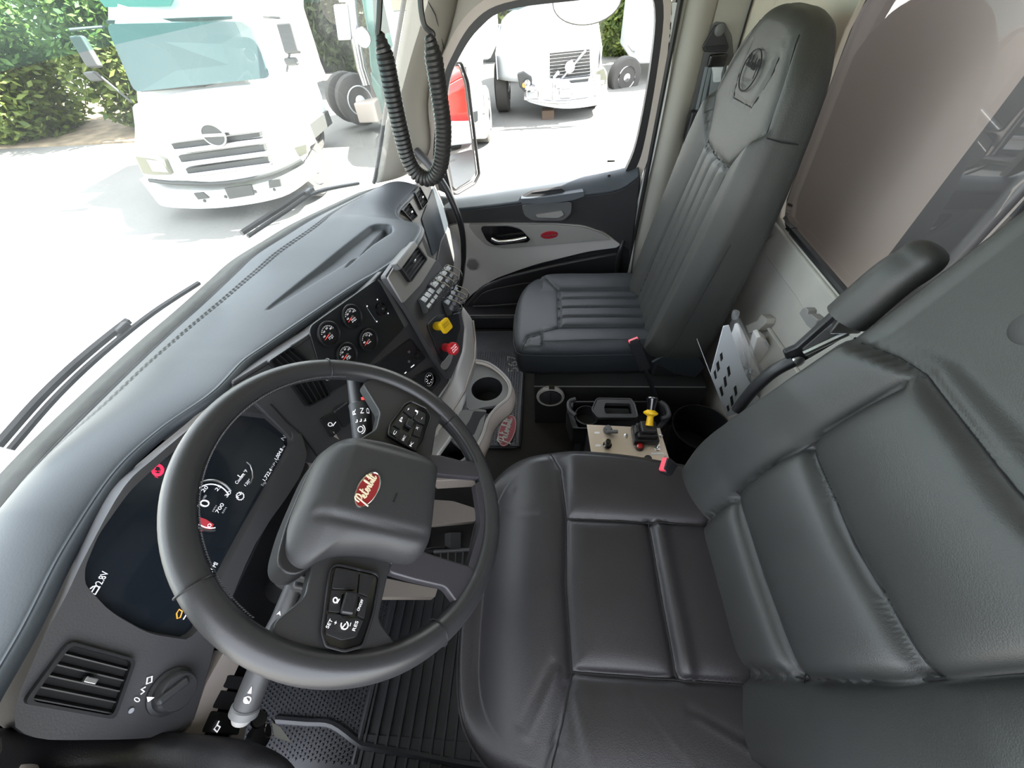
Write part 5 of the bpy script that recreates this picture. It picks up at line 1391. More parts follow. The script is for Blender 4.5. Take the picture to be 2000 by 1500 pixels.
gh = thing('grab_handle', 'black tubular grab handle from the windscreen pillar down past the dashboard', 'handle', at(900, 500, 'x', .80))
gpth = crom([at(800, 282, 'x', .90), at(822, 305, 'x', .87), at(845, 330, 'x', .84), at(872, 370, 'x', .82), at(892, 415, 'x', .80), at(902, 450, 'x', .80), at(905, 490, 'x', .80), at(903, 535, 'x', .80), at(893, 570, 'x', .80), at(880, 590, 'x', .80), at(865, 600, 'x', .78)], 8)
tube('grip', gpth[14:], .0135, RUB, gh, n=14)
tube('upper_sleeve', gpth[:18], .017, FASC, gh, n=14)
lathe('mount', [(.024, -.01), (.024, .006), (.018, .012)], gpth[0], (gpth[2] - gpth[0]), FASC, gh, n=20)

# ================================================================== FLOOR ITEMS
# driver floor mat with ribs
dm = thing('driver_floor_mat', 'black rubber driver floor mat with long ribs and small bumps', 'floor mat', (-.6, .4, 0))
ZM = .012
box('mat_base', (-.62, .52, .006), (.62, .78, .012), MATR, dm, bevel=.003)
# ribs: long raised bars running across the cab, y const
ys = [.469 - .0305 * k for k in range(9)]
for y in ys: box('rib', (-.69, y, ZM + .004), (.44, .007, .008), MATR, dm, bevel=.0015)
tube('border_rib', [V((-.90, .485, ZM)), V((-.47, .478, ZM))], .009, MATR, dm, n=8)
tube('border_rib', crom([at(540, 1405, 'z', ZM), at(600, 1410, 'z', ZM), at(650, 1415, 'z', ZM), at(700, 1450, 'z', ZM), at(720, 1458, 'z', ZM), at(800, 1472, 'z', ZM), at(890, 1490, 'z', ZM), at(960, 1500, 'z', ZM)], 4), .011, MATR, dm, n=8)
nb = MB()
for i in range(64):
    for j in range(36):
        x = -.90 + i * .0105 + .005 * (j % 2); y = .50 + j * .0105
        if x > -.33: continue
        nb.add(lathevf([(.0036, 0), (.0022, .0035)], (x, y, ZM), (0, 0, 1), 5))
nb.build('mat_nubs', MATR, dm, kind='stuff')
box('mat_lug_panel', (-.90, .33, ZM), (.12, .30, .008), MATR, dm, bevel=.002)
# pedal box: accelerator seen through the wheel
ap = thing('accelerator_pedal', 'black ribbed accelerator pedal seen through the wheel spokes', 'pedal', at(885, 1060, 'z', .16))
q = [at(848, 1078, 'z', .20), at(922, 1074, 'z', .20), at(918, 1112, 'z', .20), at(850, 1112, 'z', .20)]
prism('pedal_plate', rounded(q, .15, 3), (0, .03, -.02), BLK, ap, bevel=.004)
for k in range(4):
    t = (k + .8) / 5
    tube('pedal_rib', [q[0].lerp(q[1], t) + V((0, -.002, .004)), q[3].lerp(q[2], t) + V((0, -.002, .004))], .003, GRYD, ap, n=6)
tube('pedal_top_bar', [q[0] + V((0, 0, .004)), q[1] + V((0, 0, .004))], .006, GRYD, ap, n=8)
prism('pedal_arm', [at(880, 1040, 'z', .24), at(900, 1040, 'z', .24), at(900, 1080, 'z', .20), at(880, 1080, 'z', .20)], (0, .02, -.01), BLK, ap)
tc_ = thing('tunnel_cover', 'beige plastic kick panel beside the pedals, seen through the wheel', 'panel', at(880, 990, 'z', .2))
prism('cover', rounded([at(842, 975, 'z', .22), at(885, 978, 'z', .22), at(928, 992, 'z', .22), at(930, 1018, 'z', .22), at(842, 1026, 'z', .22)], .15, 3), (0, .03, -.06), BEI, tc_, bevel=.006)
prism('cover_post', [at(a, b, 'z', .10) for a, b in ((860, 1000), (900, 1000), (900, 1010), (860, 1010))], (0, 0, -.10), BLKM, tc_)
prism('cover_lower', rounded([at(842, 1028, 'z', .20), at(930, 1020, 'z', .20), at(930, 1070, 'z', .20), at(842, 1070, 'z', .20)], .1, 3), (0, .03, -.02), BLK, tc_, bevel=.004)
prism('lit_spoke_patch', rounded([at(748, 1128, 'z', .22), at(855, 1150, 'z', .22), at(850, 1166, 'z', .22), at(745, 1166, 'z', .22)], .1, 3), (0, .02, -.04), BEI, tc_, bevel=.004)  # beige slab standing in for light on the leather under the spoke

# passenger floor mat with badge and number
pm_ = thing('passenger_floor_mat', 'black rubber passenger mat with raised bumps and oval red badge', 'floor mat', (.3, .2, 0))
M_ = lambda a, b, z=ZM: at(a, b, 'z', z)
mo_ = rounded([V((.065, .085, 0)), V((.065, .50, 0)), V((.80, .50, 0)), V((.80, .085, 0))], .08, 4)
prism('mat_base', [p + V((0, 0, ZM)) for p in mo_], (0, 0, -.011), MATR, pm_, bevel=.003)
tube('mat_border', [p + V((0, 0, ZM)) for p in [V((.073, .093, 0)), V((.073, .49, 0)), V((.79, .49, 0)), V((.79, .093, 0))]], .005, MATR, pm_, n=6, closed=True, smooth=False)
nb = MB()
for i in range(48):
    for j in range(30):
        x = .09 + i * .0115 + .0057 * (j % 2); y = .11 + j * .012
        nb.add(([V((x + .0042, y, ZM)), V((x, y + .0042, ZM)), V((x - .0042, y, ZM)), V((x, y - .0042, ZM)), V((x, y, ZM + .003))], [(0, 1, 4), (1, 2, 4), (2, 3, 4), (3, 0, 4)]))
nb.build('mat_nubs', MATR, pm_, kind='stuff')
bc = M_(991, 842); bu3 = (M_(999, 812) - M_(981, 872)); Lb = bu3.length / 2; bu3.normalize(); bw3 = V((0, 0, 1)).cross(bu3); Wb = (M_(1006, 842) - M_(975, 842)).length / 2
el3 = lambda s, o: [bc + bu3 * (Lb * s * math.cos(t)) + bw3 * (Wb * s * math.sin(t)) + V((0, 0, o)) for t in [2 * PI * k / 44 for k in range(44)]]
BADM = mat('mat_badge_red', (.38, .05, .07), .5)
mb_ = prism('mat_badge', el3(1, .006), (0, 0, -.006), BADM, pm_, bevel=.001, label='oval red badge with white cursive lettering')
PKW = mat('badge_rim_pink', (.75, .5, .5), .6)
tube('badge_rim', el3(.97, .0065), .0022, PKW, mb_, n=6, closed=True)
script('badge_script', bc + V((0, 0, .0062)), bu3, bw3, V((0, 0, 1)), Lb * 1.62, .0030, mat('badge_white', (.8, .78, .75), .5), mb_)
text('mat_number', '567', M_(1012, 726), M_(1010, 694), (0, 0, 1), .075, GRY, pm_)
ah = thing('passenger_toe_board', 'black ribbed step below the passenger door', 'step', (.86, .2, 0))
box('board', (.87, .25, .05), (.10, .9, .10), BLK, ah, bevel=.02)
tube('edge_bead', [V((.825, .60, .10)), V((.825, -.02, .10))], .004, GRYD, ah, n=6)

# round heater outlet on the seat box
ho = thing('heater_outlet', 'round heater outlet with grey ring on the black seat box', 'vent', at(1075, 770, 'x', .195))
hc = at(1075, 770, 'x', .197)
lathe('outlet_ring', [(.052, 0), (.056, .012), (.053, .020), (.046, .020), (.044, .004)], hc, (-1, 0, 0), DTRIM, ho, n=40, cap=False)
lathe('outlet_flap', [(.044, .002), (.043, .016), (.038, .018), (.001, .018)], hc + V((0, 0, -.008)), (-1, .0, 0), FASC, ho, n=36)
box('flap_rib', hc + V((-.020, 0, -.006)), (.004, .006, .07), BLK, ho, bevel=.001)
box('ring_window', hc + V((-.012, -.004, .054)), (.014, .022, .006), BLKM, ho)
lathe('ring_screw', [(.004, 0), (.003, .002)], hc + V((-.012, .026, .050)), (-.5, 0, 1), SIL, ho, n=12)

# ================================================================== CONTROL BOX
ZB = .40
bx2 = thing('control_box', 'aluminium topped control box with joystick lever between the seats', 'control box', (-.12, -.24, 0))
Bp = lambda a, b, z=ZB: at(a, b, 'z', z)
pA, pB, pC, pD_ = Bp(1146, 829), Bp(1289, 836), Bp(1316, 925), Bp(1156, 925)
pD_ = pA + (pC - pB); 
prism('top_plate', [pA, pB, pC + (pC - pB) * .15, pD_ + (pC - pB) * .15], (0, 0, -.004), ALU, bx2, bevel=.0008, label='brushed aluminium top plate')
ctr = (pA + pB + pC + pD_) / 4
prism('box_body', [p.lerp(ctr, .03) + V((0, 0, -.004)) for p in (pA, pB, pC + (pC - pB) * .15, pD_ + (pC - pB) * .15)], (0, 0, -.36), BLK, bx2, bevel=.004)
UZ = V((0, 0, 1))
def lz(name, prof, a, b, m, par=bx2, z=ZB, ax=UZ, n=24, **k): return lathe(name, prof, Bp(a, b, z), ax, m, par, n=n, **k)
# joystick
js = None
jb = Bp(1258, 853)
jsb = box('joystick', jb + V((0, 0, .010)), (.058, .074, .020), BLK, bx2, bevel=.004)
box('joystick_base', jb + V((.002, -.002, .028)), (.050, .058, .018), BLK, jsb, bevel=.005)
box('boot', jb + V((.004, -.004, .044)), (.040, .046, .016), RUB, jsb, bevel=.006)
box('boot_side', jb + V((.004, .026, .030)), (.026, .014, .020), BLK, jsb, bevel=.004)
jt = at(1274, 778, 'z', .50); jo = jb + V((.006, -.006, .050)); jd = (jt - jo).normalized(); JL = (jt - jo).length
lathe('lever_collar', [(.011, 0), (.010, JL * .10), (.009, JL * .34), (.020, JL * .42), (.021, JL * .48), (.012, JL * .56), (.010, JL * .58)], jo, jd, YEL, jsb, n=28, label='yellow lift collar')
lathe('lever_knob', [(.0105, JL * .55), (.012, JL * .7), (.0155, JL * .95), (.0165, JL * .99), (.0155, JL * 1.02), (.001, JL * 1.02)], jo, jd, GLOSS, jsb, n=28)
lathe('lever_cap', [(.0125, JL * 1.015), (.012, JL * 1.04), (.001, JL * 1.05)], jo, jd, SIL, jsb, n=28, label='silver end cap')
for a, b in ((1222, 851), (1291, 852)): lz('screw', [(.005, 0), (.005, .004), (.002, .006)], a, b, SIL, n=14)
# switches on the plate
sl_ = lz('selector_switch', [(.014, 0), (.014, .006), (.009, .012), (.009, .018), (.001, .019)], 1187, 841, GRYD)
box('selector_lever', Bp(1196, 843, ZB + .014), (.010, .034, .010), GRYD, bx2, bevel=.003)
lz('push_button', [(.013, 0), (.013, .005), (.009, .008), (.010, .018), (.007, .026), (.001, .027)], 1186, 870, GLOSS)
lz('indicator_lamp', [(.013, 0), (.013, .004), (.010, .006)], 1249, 874, BLK)
lz('lamp_lens', [(.010, .004), (.009, .010), (.005, .013), (.001, .014)], 1249, 874, mat('lamp_red', (.45, .01, .01), .2, coat=.5))
lz('toggle_nut', [(.009, 0), (.009, .004), (.004, .005)], 1284, 876, SIL, n=6)
tube('toggle_lever', [Bp(1284, 876), Bp(1288, 868, ZB + .022)], .0028, CHR, bx2, n=8)
lz('rocker_guard', [(.013, 0), (.012, .020), (.010, .030), (.001, .031)], 1262, 905, BLK)
for (a, b, w_, h_) in ((1166, 845, 10, 4), (1168, 870, 10, 4), (1284, 886, 25, 4)):
    prism('engraved_label', [Bp(a - w_ / 2, b - h_ / 2, ZB + .0006), Bp(a + w_ / 2, b - h_ / 2, ZB + .0006), Bp(a + w_ / 2, b + h_ / 2, ZB + .0006), Bp(a - w_ / 2, b + h_ / 2, ZB + .0006)], (0, 0, -.0005), WPAP, bx2)
text('plate_lettering', 'HI LO NEUTRAL', Bp(1273, 888, ZB + .001), Bp(1296, 888, ZB + .001), UZ, .005, DIM, bx2)
text('plate_lettering', 'PTO', Bp(1245, 889, ZB + .001), Bp(1254, 889, ZB + .001), UZ, .006, DIM, bx2)
lz('screw', [(.004, 0), (.004, .003), (.001, .004)], 1300, 893, SIL, n=12)

# black organiser tray with a carry handle behind the box
og = thing('console_organiser', 'black plastic organiser tray with carry handle behind the control box', 'organiser', at(1200, 800, 'z', .25))
ZO = .30
O2_ = lambda a, b, z=ZO: at(a, b, 'z', z)
orim = rounded([O2_(1108, 782), O2_(1300, 782), O2_(1310, 815), O2_(1290, 840), O2_(1118, 838), O2_(1108, 810)], .12, 4)
m_ = sum(orim, V()) / len(orim)
mk('tray_rim', *ringvf(orim, [p.lerp(m_, .12) for p in orim], (0, 0, -.02)), BLK, og, smooth=True)
prism('tray_floor', [p + V((0, 0, -.08)) for p in orim], (0, 0, -.01), BLKM, og)
prism('pedestal', [p.lerp(m_, .25) + V((0, 0, -.09)) for p in orim], (0, 0, -.21), BLKM, og)
mk('tray_wall', [p for p in orim] + [p + V((0, 0, -.09)) for p in orim], [(i, (i + 1) % len(orim), len(orim) + (i + 1) % len(orim), len(orim) + i) for i in range(len(orim))], BLK, og, solid=.003)
ha = rounded([O2_(1166, 778, .33), O2_(1232, 779, .33), O2_(1240, 790, .33), O2_(1246, 815, .33), O2_(1168, 815, .33), O2_(1156, 800, .33)], .2, 4)
hi = rounded([O2_(1182, 787, .33), O2_(1230, 788, .33), O2_(1233, 796, .33), O2_(1235, 808, .33), O2_(1183, 808, .33), O2_(1180, 797, .33)], .2, 4)
mk('carry_handle', *ringvf(ha, hi, (0, 0, -.014)), FASC, og, smooth=True)
prism('handle_well', [p + V((0, 0, -.03)) for p in hi], (0, 0, -.01), BLKM, og)
tube('handle_edge', ha, .003, FASC, og, closed=True, n=6)
tube('side_lug', crom([O2_(1124, 780, .32), O2_(1112, 785, .32), O2_(1112, 800, .32), O2_(1124, 812, .32)], 5), .008, FASC, og, n=8)
tube('side_lug', crom([O2_(1290, 785, .32), O2_(1302, 795, .32), O2_(1306, 812, .32), O2_(1292, 818, .32)], 5), .008, FASC, og, n=8)
lathe('cup_ring', [(.040, 0), (.042, .004), (.038, .006), (.036, -.04), (.001, -.04)], O2_(1146, 812), UZ, BLK, og, n=32, cap=False)
# round bin
rbn = thing('round_bin', 'round black bin ring on the floor behind the organiser', 'bin', at(1350, 850, 'z', .05))
lathe('bin_wall', [(.085, 0), (.10, .16), (.104, .165), (.098, .165), (.083, .01), (.001, .01)], at(1350, 868, 'z', .06) + V((0, 0, -.04)), UZ, BLK, rbn, n=44, cap=False)

# perforated grey basket with wrapped goods
bk = thing('perforated_basket', 'pale grey perforated plastic basket on the rear wall', 'basket', at(1430, 760, 'x', .03))
XB = .03
E_ = lambda a, b, o=0.0: at(a, b, 'x', XB + o)
plq = [E_(1412, 638), E_(1428, 640), E_(1492, 742), E_(1421, 812), E_(1388, 732)]
# face built as strips between square holes
TL, TR_, BR_, BL_ = E_(1413, 640), E_(1436, 650), E_(1470, 800), E_(1421, 812)
ax_ = (E_(1421, 812) - E_(1390, 730)).normalized(); ay_ = (E_(1412, 640) - E_(1390, 730)).normalized()
o0 = E_(1390, 730)
def BQ(a, b): return E_(a, b)
holes = [((1405, 692), (1411, 686), (1413, 700), (1407, 708)), ((1398, 710), (1404, 702), (1407, 720), (1401, 728)), ((1393, 727), (1398, 720), (1401, 738), (1396, 742)),
         ((1419, 718), (1425, 712), (1428, 730), (1422, 738)), ((1412, 738), (1418, 732), (1421, 752), (1415, 758)), ((1404, 758), (1410, 752), (1414, 770), (1409, 776)),
         ((1432, 757), (1438, 750), (1441, 768), (1436, 776)), ((1425, 776), (1431, 770), (1434, 788), (1428, 796)), ((1418, 794), (1423, 789), (1426, 800), (1421, 806))]
prism('face', rounded([E_(1413, 638), E_(1424, 636), E_(1455, 730), E_(1490, 790), E_(1421, 814), E_(1388, 731)], .06, 2), (.004, 0, 0), PALE, bk, bevel=.0015)
for h in holes:
    prism('hole', [E_(a, b, -.0008) for a, b in h], (.0006, 0, 0), BLKM, bk)
    tube('hole_lip', [E_(a, b, -.001) for a, b in h], .0012, PALE, bk, n=5, closed=True, smooth=False)
prism('bottom', [E_(1388, 731), E_(1421, 814), E_(1421, 814) + V((.16, 0, 0)), E_(1388, 731) + V((.16, 0, 0))], (0, 0, -.003), PALE, bk)
# clear wrapped paper items
wb = thing('clear_bag', 'clear crumpled plastic bag of white tissue standing in the basket', 'bag', E_(1450, 700, .05))
bagl = [E_(a, b, .06) for a, b in ((1432, 618), (1445, 622), (1462, 660), (1478, 700), (1495, 740), (1478, 766), (1452, 790), (1438, 750), (1424, 700), (1418, 665))]
bc_ = sum(bagl, V()) / len(bagl)
bls = crom(bagl, 6, True)
random.seed(3)
def bagf(u, v_):
    x = u * len(bls); k = int(x) % len(bls); p = bls[k].lerp(bls[(k + 1) % len(bls)], x - int(x))
    q = bc_.lerp(p, v_); h = .05 * math.sqrt(max(0, 1 - v_ ** 2))
    wr = .005 * math.sin(17 * u * PI + 5 * v_) * math.sin(9 * v_ + 3 * u) + .004 * math.sin(41 * u + 23 * v_)
    return q + V((-1, 0, .1)) * (h + wr * (1 - v_ ** 4))
mk('bag_film', *gridvf(bagf, 90, 24, True), GBAG, wb, smooth=2)
tube('bag_twist', crom([E_(1434, 622, .055), E_(1437, 612, .05), E_(1440, 607, .05)], 4), lambda t: .006 + .004 * math.sin(PI * t), GBAG, wb, n=8)
def tis(u, v_):
    x = u * len(bls); k = int(x) % len(bls); p = bls[k].lerp(bls[(k + 1) % len(bls)], x - int(x))
    q = bc_.lerp(p, v_ * .82) ; return q + V((-1, 0, .1)) * (.036 * math.sqrt(max(0, 1 - v_ ** 2)) + .004 * math.sin(13 * u * PI)) + V((.006, 0, 0))
mk('tissue_roll', *gridvf(tis, 60, 14, True), WPAP, wb, smooth=2)
wp2 = thing('paper_packet', 'white wrapped packet leaning behind the clear bag', 'packet', E_(1500, 700, .10))
pk = rounded([E_(a, b, .09) for a, b in ((1478, 660), (1486, 657), (1500, 668), (1522, 708), (1500, 730), (1480, 735), (1470, 690))], .25, 4)
prism('packet', pk, (.035, 0, 0), WPAP, wp2, bevel=.008)
text('packet_print', 'AMC', E_(1492, 668, .088), E_(1503, 686, .088), (-1, 0, 0), .010, DIM, wp2)

# ignition key with ring and tag
ky = thing('ignition_key', 'ignition key with wire ring and pale paper tag below the stalk', 'key', pl_d(520, 1410, .03))
kp = lambda a, b, o=.03: pl_d(a, b, o)
lathe('key_bow', [(.010, -.003), (.012, 0), (.010, .003), (.001, .003)], kp(506, 1404), (nD + V((0, 0, .4))).normalized(), GLOSS, ky, n=24)
tube('key_ring', [kp(527 + 10 * math.cos(t), 1423 + 17 * math.sin(t) - 6 * math.cos(t), .032) for t in [2 * PI * k / 28 for k in range(28)]], .0010, CHR, ky, n=6, closed=True)
prism('key_tag', [kp(531, 1411, .034), kp(548, 1420, .034), kp(570, 1451, .034), kp(536, 1440, .034)], -nD * .0008, TAGM, ky, label='pale diamond shaped tag')
lathe('lock_barrel', [(.018, 0), (.018, .012), (.010, .014)], kp(500, 1440, .0), nD, BLK, db, n=20)

# ================================================================== YARD OUTSIDE
GZ = -1.5
mk('ground', [(-25, -30, GZ), (45, -30, GZ), (45, 45, GZ), (-25, 45, GZ), (-25, -30, GZ - .3), (45, -30, GZ - .3), (45, 45, GZ - .3), (-25, 45, GZ - .3)],
   [(0, 1, 2, 3), (7, 6, 5, 4), (0, 4, 5, 1), (1, 5, 6, 2), (2, 6, 7, 3), (3, 7, 4, 0)], GRND, kind='structure', label='sunlit pale concrete truck yard')
X = lambda a, b, x: at(a, b, 'x', x)
def wheel(parent, c, r, w, rimm=CHROMEX, name='wheel', ax=(0, 1, 0)):
    c = V(c)
    t = lathe(name, [(r * .55, -w / 2), (r * .92, -w / 2), (r, -w / 2 + .03), (r, w / 2 - .03), (r * .92, w / 2), (r * .55, w / 2)], c, ax, TYRE, parent, n=28)
    a = V(ax).normalized()
    for s in (-1, 1):
        lathe('rim', [(r * .6, 0), (r * .57, s * .02), (r * .5, -s * .03), (r * .25, -s * .05), (r * .22, s * .01), (.001, s * .03)], c + a * (s * w / 2), ax, rimm, t, n=24, cap=False)
        if s * a.x < 0 or abs(a.x) < .1:
            u, b, n = frame(a)
            m = MB()
            for k in range(8):
                an = 2 * PI * k / 8
                m.add(lathevf([(.022, -.04 * s), (.022, -.025 * s)], c + a * (s * w / 2) + u * math.cos(an) * r * .40 + b * math.sin(an) * r * .40, ax, 8))
            m.build('rim_holes', BLKM, t)
    return t

# ---- white cab truck facing us in front of the windscreen (nose towards -x)
X0 = 5.35
ht = thing('medium_truck', 'white medium duty truck with slatted grille facing the windscreen', 'truck', (6.4, 5.15, GZ))
def HX(a, b, x): return X(a, b, x)
# bumper: bowed bar
bl, br_ = X(272, 352, X0 + .25), X(612, 300, X0 + .25)
bu = crom([X(272, 350, X0 + .30), X(300, 366, X0 + .05), X(420, 372, X0), X(530, 352, X0 + .05), X(607, 312, X0 + .35)], 6)
bd_ = crom([X(303, 388, X0 + .35), X(325, 404, X0 + .10), X(430, 406, X0 + .05), X(550, 385, X0 + .10), X(612, 345, X0 + .45)], 6)
m = MB(); n = len(bu)
v = bu + bd_ + [p + V((.35, 0, 0)) for p in bu] + [p + V((.35, 0, 0)) for p in bd_]
f = [(i, i + 1, n + i + 1, n + i) for i in range(n - 1)] + [(i + 1, i, 2 * n + i, 2 * n + i + 1) for i in range(n - 1)] + [(n + i, n + i + 1, 3 * n + i + 1, 3 * n + i) for i in range(n - 1)]
f += [(0, n, 3 * n, 2 * n), (n - 1, 3 * n - 1, 4 * n - 1, 2 * n - 1)]
mk('bumper', v, f, WPAINT, ht, smooth=True)
for q in (((378, 378), (396, 376), (408, 387), (387, 390)), ((438, 368), (490, 361), (496, 381), (448, 389)), ((524, 354), (546, 350), (549, 364), (526, 368))):
    prism('bumper_opening', [X(a, b, X0 - .02) for a, b in q], (.03, 0, 0), GREYX, ht)
for a, b in ((400, 392), (536, 370), (441, 384), (499, 374)):
    lathe('bumper_bolt', [(.025, 0), (.02, -.02)], X(a, b, X0 - .01), (1, 0, 0), GREYX, ht, n=10)
tube('valance_gap', crom([X(292, 352, X0 + .02), X(350, 358, X0 - .0), X(430, 358, X0 - .0), X(500, 348, X0), X(545, 335, X0 + .05), X(590, 312, X0 + .2)], 5), .03, GREYX, ht, n=8)
# hood: loft between nose line and cowl line
nose = crom([X(262, 300, X0 + .55), X(290, 352, X0 + .2), X(350, 352, X0 + .02), X(430, 355, X0), X(520, 342, X0 + .05), X(590, 316, X0 + .3), X(606, 285, X0 + .7)], 5)
top1 = crom([X(262, 290, X0 + .55), X(285, 262, X0 + .30), X(345, 250, X0 + .12), X(425, 240, X0 + .1), X(510, 230, X0 + .14), X(560, 245, X0 + .35), X(600, 250, X0 + .75)], 5)
cowl = crom([X(268, 232, X0 + 1.35), X(262, 205, X0 + 1.3), X(330, 185, X0 + 1.25), X(410, 172, X0 + 1.25), X(500, 165, X0 + 1.3), X(565, 180, X0 + 1.35), X(590, 205, X0 + 1.4)], 5)
m = MB(); n = len(nose)
v = nose + top1 + cowl + [V((p.x, p.y, min(nose[i].z, GZ + .75))) for i, p in enumerate(cowl)]
f = []
for r in range(2): f += [(r * n + i, r * n + i + 1, (r + 1) * n + i + 1, (r + 1) * n + i) for i in range(n - 1)]
f += [(0, n, 2 * n, 3 * n), (n - 1, 4 * n - 1, 3 * n - 1, 2 * n - 1)]
mk('hood', v, f, WPAINT, ht, smooth=True)
# grille slots with chrome bars
G = lambda a, b: X(a, b, X0 - .08)
for q in (((334, 281), (506, 259), (508, 267), (340, 291)), ((348, 305), (514, 283), (517, 293), (354, 316)), ((362, 330), (522, 307), (526, 316), (367, 339))):
    prism('grille_slot', [G(a, b) for a, b in q], (.08, 0, 0), GREYX, ht)
for q in (((332, 293), (512, 270), (514, 281), (336, 303)), ((348, 318), (520, 295), (523, 305), (352, 328)), ((356, 341), (528, 318), (530, 324), (360, 349)), ((330, 272), (504, 250), (505, 257), (332, 280))):
    prism('grille_bar', [X(a, b, X0 - .13) for a, b in q], (.08, 0, 0), CHROMEX, ht, bevel=.01)
# round emblem
ec = X(417, 264, X0 - .18)
ut = Vector = V
tube('emblem_ring', [ec + V((0, math.cos(t) * .165, math.sin(t) * .135)) for t in [2 * PI * k / 32 for k in range(32)]], .014, CHROMEX, ht, closed=True, n=8, label='chrome oval emblem ring')
prism('emblem_plate', [ec + V((-.004, math.cos(t) * .155, math.sin(t) * .125)) for t in [2 * PI * k / 32 for k in range(32)]], (.02, 0, 0), GREYX, ht)
prism('emblem_bar', [ec + V((-.012, y, z)) for y, z in ((-.155, -.018), (.155, -.018), (.155, .022), (.06, .022), (-.06, .022), (-.155, .022))], (.008, 0, 0), CHROMEX, ht)
# headlamps
prism('headlamp', [X(a, b, X0 - .02) for a, b in ((261, 303), (300, 309), (318, 316), (335, 342), (300, 343), (278, 340))], (.15, 0, 0), LENS, ht, bevel=.02, label='amber edged clear headlamp')
prism('headlamp_bowl', [X(a, b, X0 - .035) for a, b in ((284, 311), (314, 316), (329, 338), (298, 336))], (.02, 0, 0), CHROMEX, ht, bevel=.01)
prism('headlamp', [X(a, b, X0 + .3) for a, b in ((560, 292), (598, 280), (600, 300), (565, 318))], (.15, 0, 0), LENS, ht, bevel=.02)
# cab
xc = X0 + 1.3
cb = [X(262, 205, xc), X(262, 178, xc), X(205, 40, xc + .5), X(205, -60, xc + .55), X(500, -60, xc + .55), X(505, 40, xc + .5), X(538, 150, xc), X(565, 200, xc)]
prism('cab', [p + V((.04, 0, 0)) for p in cb], (1.7, 0, 0), WPAINT, ht, bevel=.05)
wsx = [X(262, 180, xc - .10), X(206, 47, xc + .34), X(470, 42, xc + .34), X(490, 55, xc + .30), X(527, 152, xc - .10)]
prism('windscreen', rounded(wsx, .12, 3), (.03, 0, 0), TGLS, ht, label='greenish reflecting windscreen')
prism('windscreen_visor_band', [X(a, b, xc + .44) for a, b in ((206, 40), (450, 32), (450, 38), (208, 47))], (.06, 0, 0), GREYX, ht)
tube('wiper_blade', [X(275, 178, xc - .03), X(400, 168, xc - .03)], .012, GREYX, ht, n=6)
tube('wiper_blade', [X(380, 170, xc - .03), X(455, 155, xc - .01)], .012, GREYX, ht, n=6)
prism('dash_seat', rounded([X(a, b, xc + .8) for a, b in ((435, 68), (465, 60), (492, 78), (505, 130), (460, 140), (432, 110))], .3, 3), (.1, 0, 0), BLKM, ht)
# tall white van body behind the cab
box('cargo_body', (X0 + 3.3, 5.75, .55), (1.5, 1.7, 2.9), WPAINT, ht, bevel=.03)
box('chassis', (X0 + 2.4, 5.3, -1.0), (3.2, .9, .25), GREYX, ht)
for yy in (4.15, 6.15):
    wheel(ht, (X0 + 1.05, yy, GZ + .48), .48, .28)
    wheel(ht, (X0 + 3.4, yy * .5 + 3.1, GZ + .48), .48, .3)
# mirrors
def tmirror(parent, top, bot, wd, arms, m=GREYX):
    a = (top - bot); L = a.length; a.normalize(); s = V((0, 1, 0))
    box('mirror_head', (top + bot) / 2, (.10, wd, L), m, parent, R=(a.cross(s).normalized() * -1, s, a), bevel=.03)
    for p, q in arms: tube('mirror_arm', [p, q], .018, m, parent, n=8)
tmirror(ht, X(150, 70, xc + .1), X(187, 132, xc - .0), .22, [(X(135, 58, xc), X(205, 52, xc + .4)), (X(185, 140, xc), X(258, 200, xc))])
tmirror(ht, X(174, 140, xc), X(192, 158, xc), .2, [])
tmirror(ht, X(556, 45, xc + .1), X(573, 105, xc), .24, [(X(515, 33, xc + .3), X(548, 35, xc + .1)), (X(566, 100, xc), X(560, 140, xc))])
tmirror(ht, X(566, 112, xc), X(573, 128, xc), .2, [])
tube('grab_rail', [X(548, 145, xc), X(562, 145, xc), X(580, 205, xc)], .02, CHROMEX, ht, n=8)
prism('shade_strip', [X(a, b, xc + .45) for a, b in ((190, -5), (340, -5), (330, 12), (205, 14))], (.05, 0, 0), TEAL, ht)

# ---- long nosed white truck seen through the passenger window
X1 = 10.2
vt = thing('highway_truck', 'white long nosed highway truck with black mesh grille and bull bar', 'truck', (11.2, -.2, GZ))
vb = crom([X(1022, 185, X1 + .35), X(1035, 200, X1 + .05), X(1100, 212, X1 - .1), X(1165, 205, X1), X(1185, 190, X1 + .3)], 5)
vtp = crom([X(1022, 142, X1 + .35), X(1040, 150, X1 + .05), X(1100, 155, X1 - .1), X(1160, 148, X1), X(1185, 142, X1 + .3)], 5)
n = len(vb); v = vtp + vb + [p + V((.5, 0, 0)) for p in vtp] + [p + V((.5, 0, 0)) for p in vb]
f = [(i, i + 1, n + i + 1, n + i) for i in range(n - 1)] + [(i + 1, i, 2 * n + i, 2 * n + i + 1) for i in range(n - 1)] + [(n + i, n + i + 1, 3 * n + i + 1, 3 * n + i) for i in range(n - 1)] + [(0, n, 3 * n, 2 * n), (n - 1, 3 * n - 1, 4 * n - 1, 2 * n - 1)]
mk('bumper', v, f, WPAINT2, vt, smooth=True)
prism('bumper_slot', [X(a, b, X1 - .13) for a, b in ((1112, 158), (1150, 153), (1148, 160), (1118, 165))], (.1, 0, 0), GREYX, vt)
for a, b in ((1061, 176), (1093, 173), (1096, 184), (1146, 170)):
    pass
vh = [X(1020, 143, X1 + .3), X(1015, 60, X1 + .75), X(1040, 40, X1 + 1.0), X(1075, 33, X1 + 1.1), X(1160, 28, X1 + 1.1), X(1190, 60, X1 + .75), X(1190, 143, X1 + .3)]
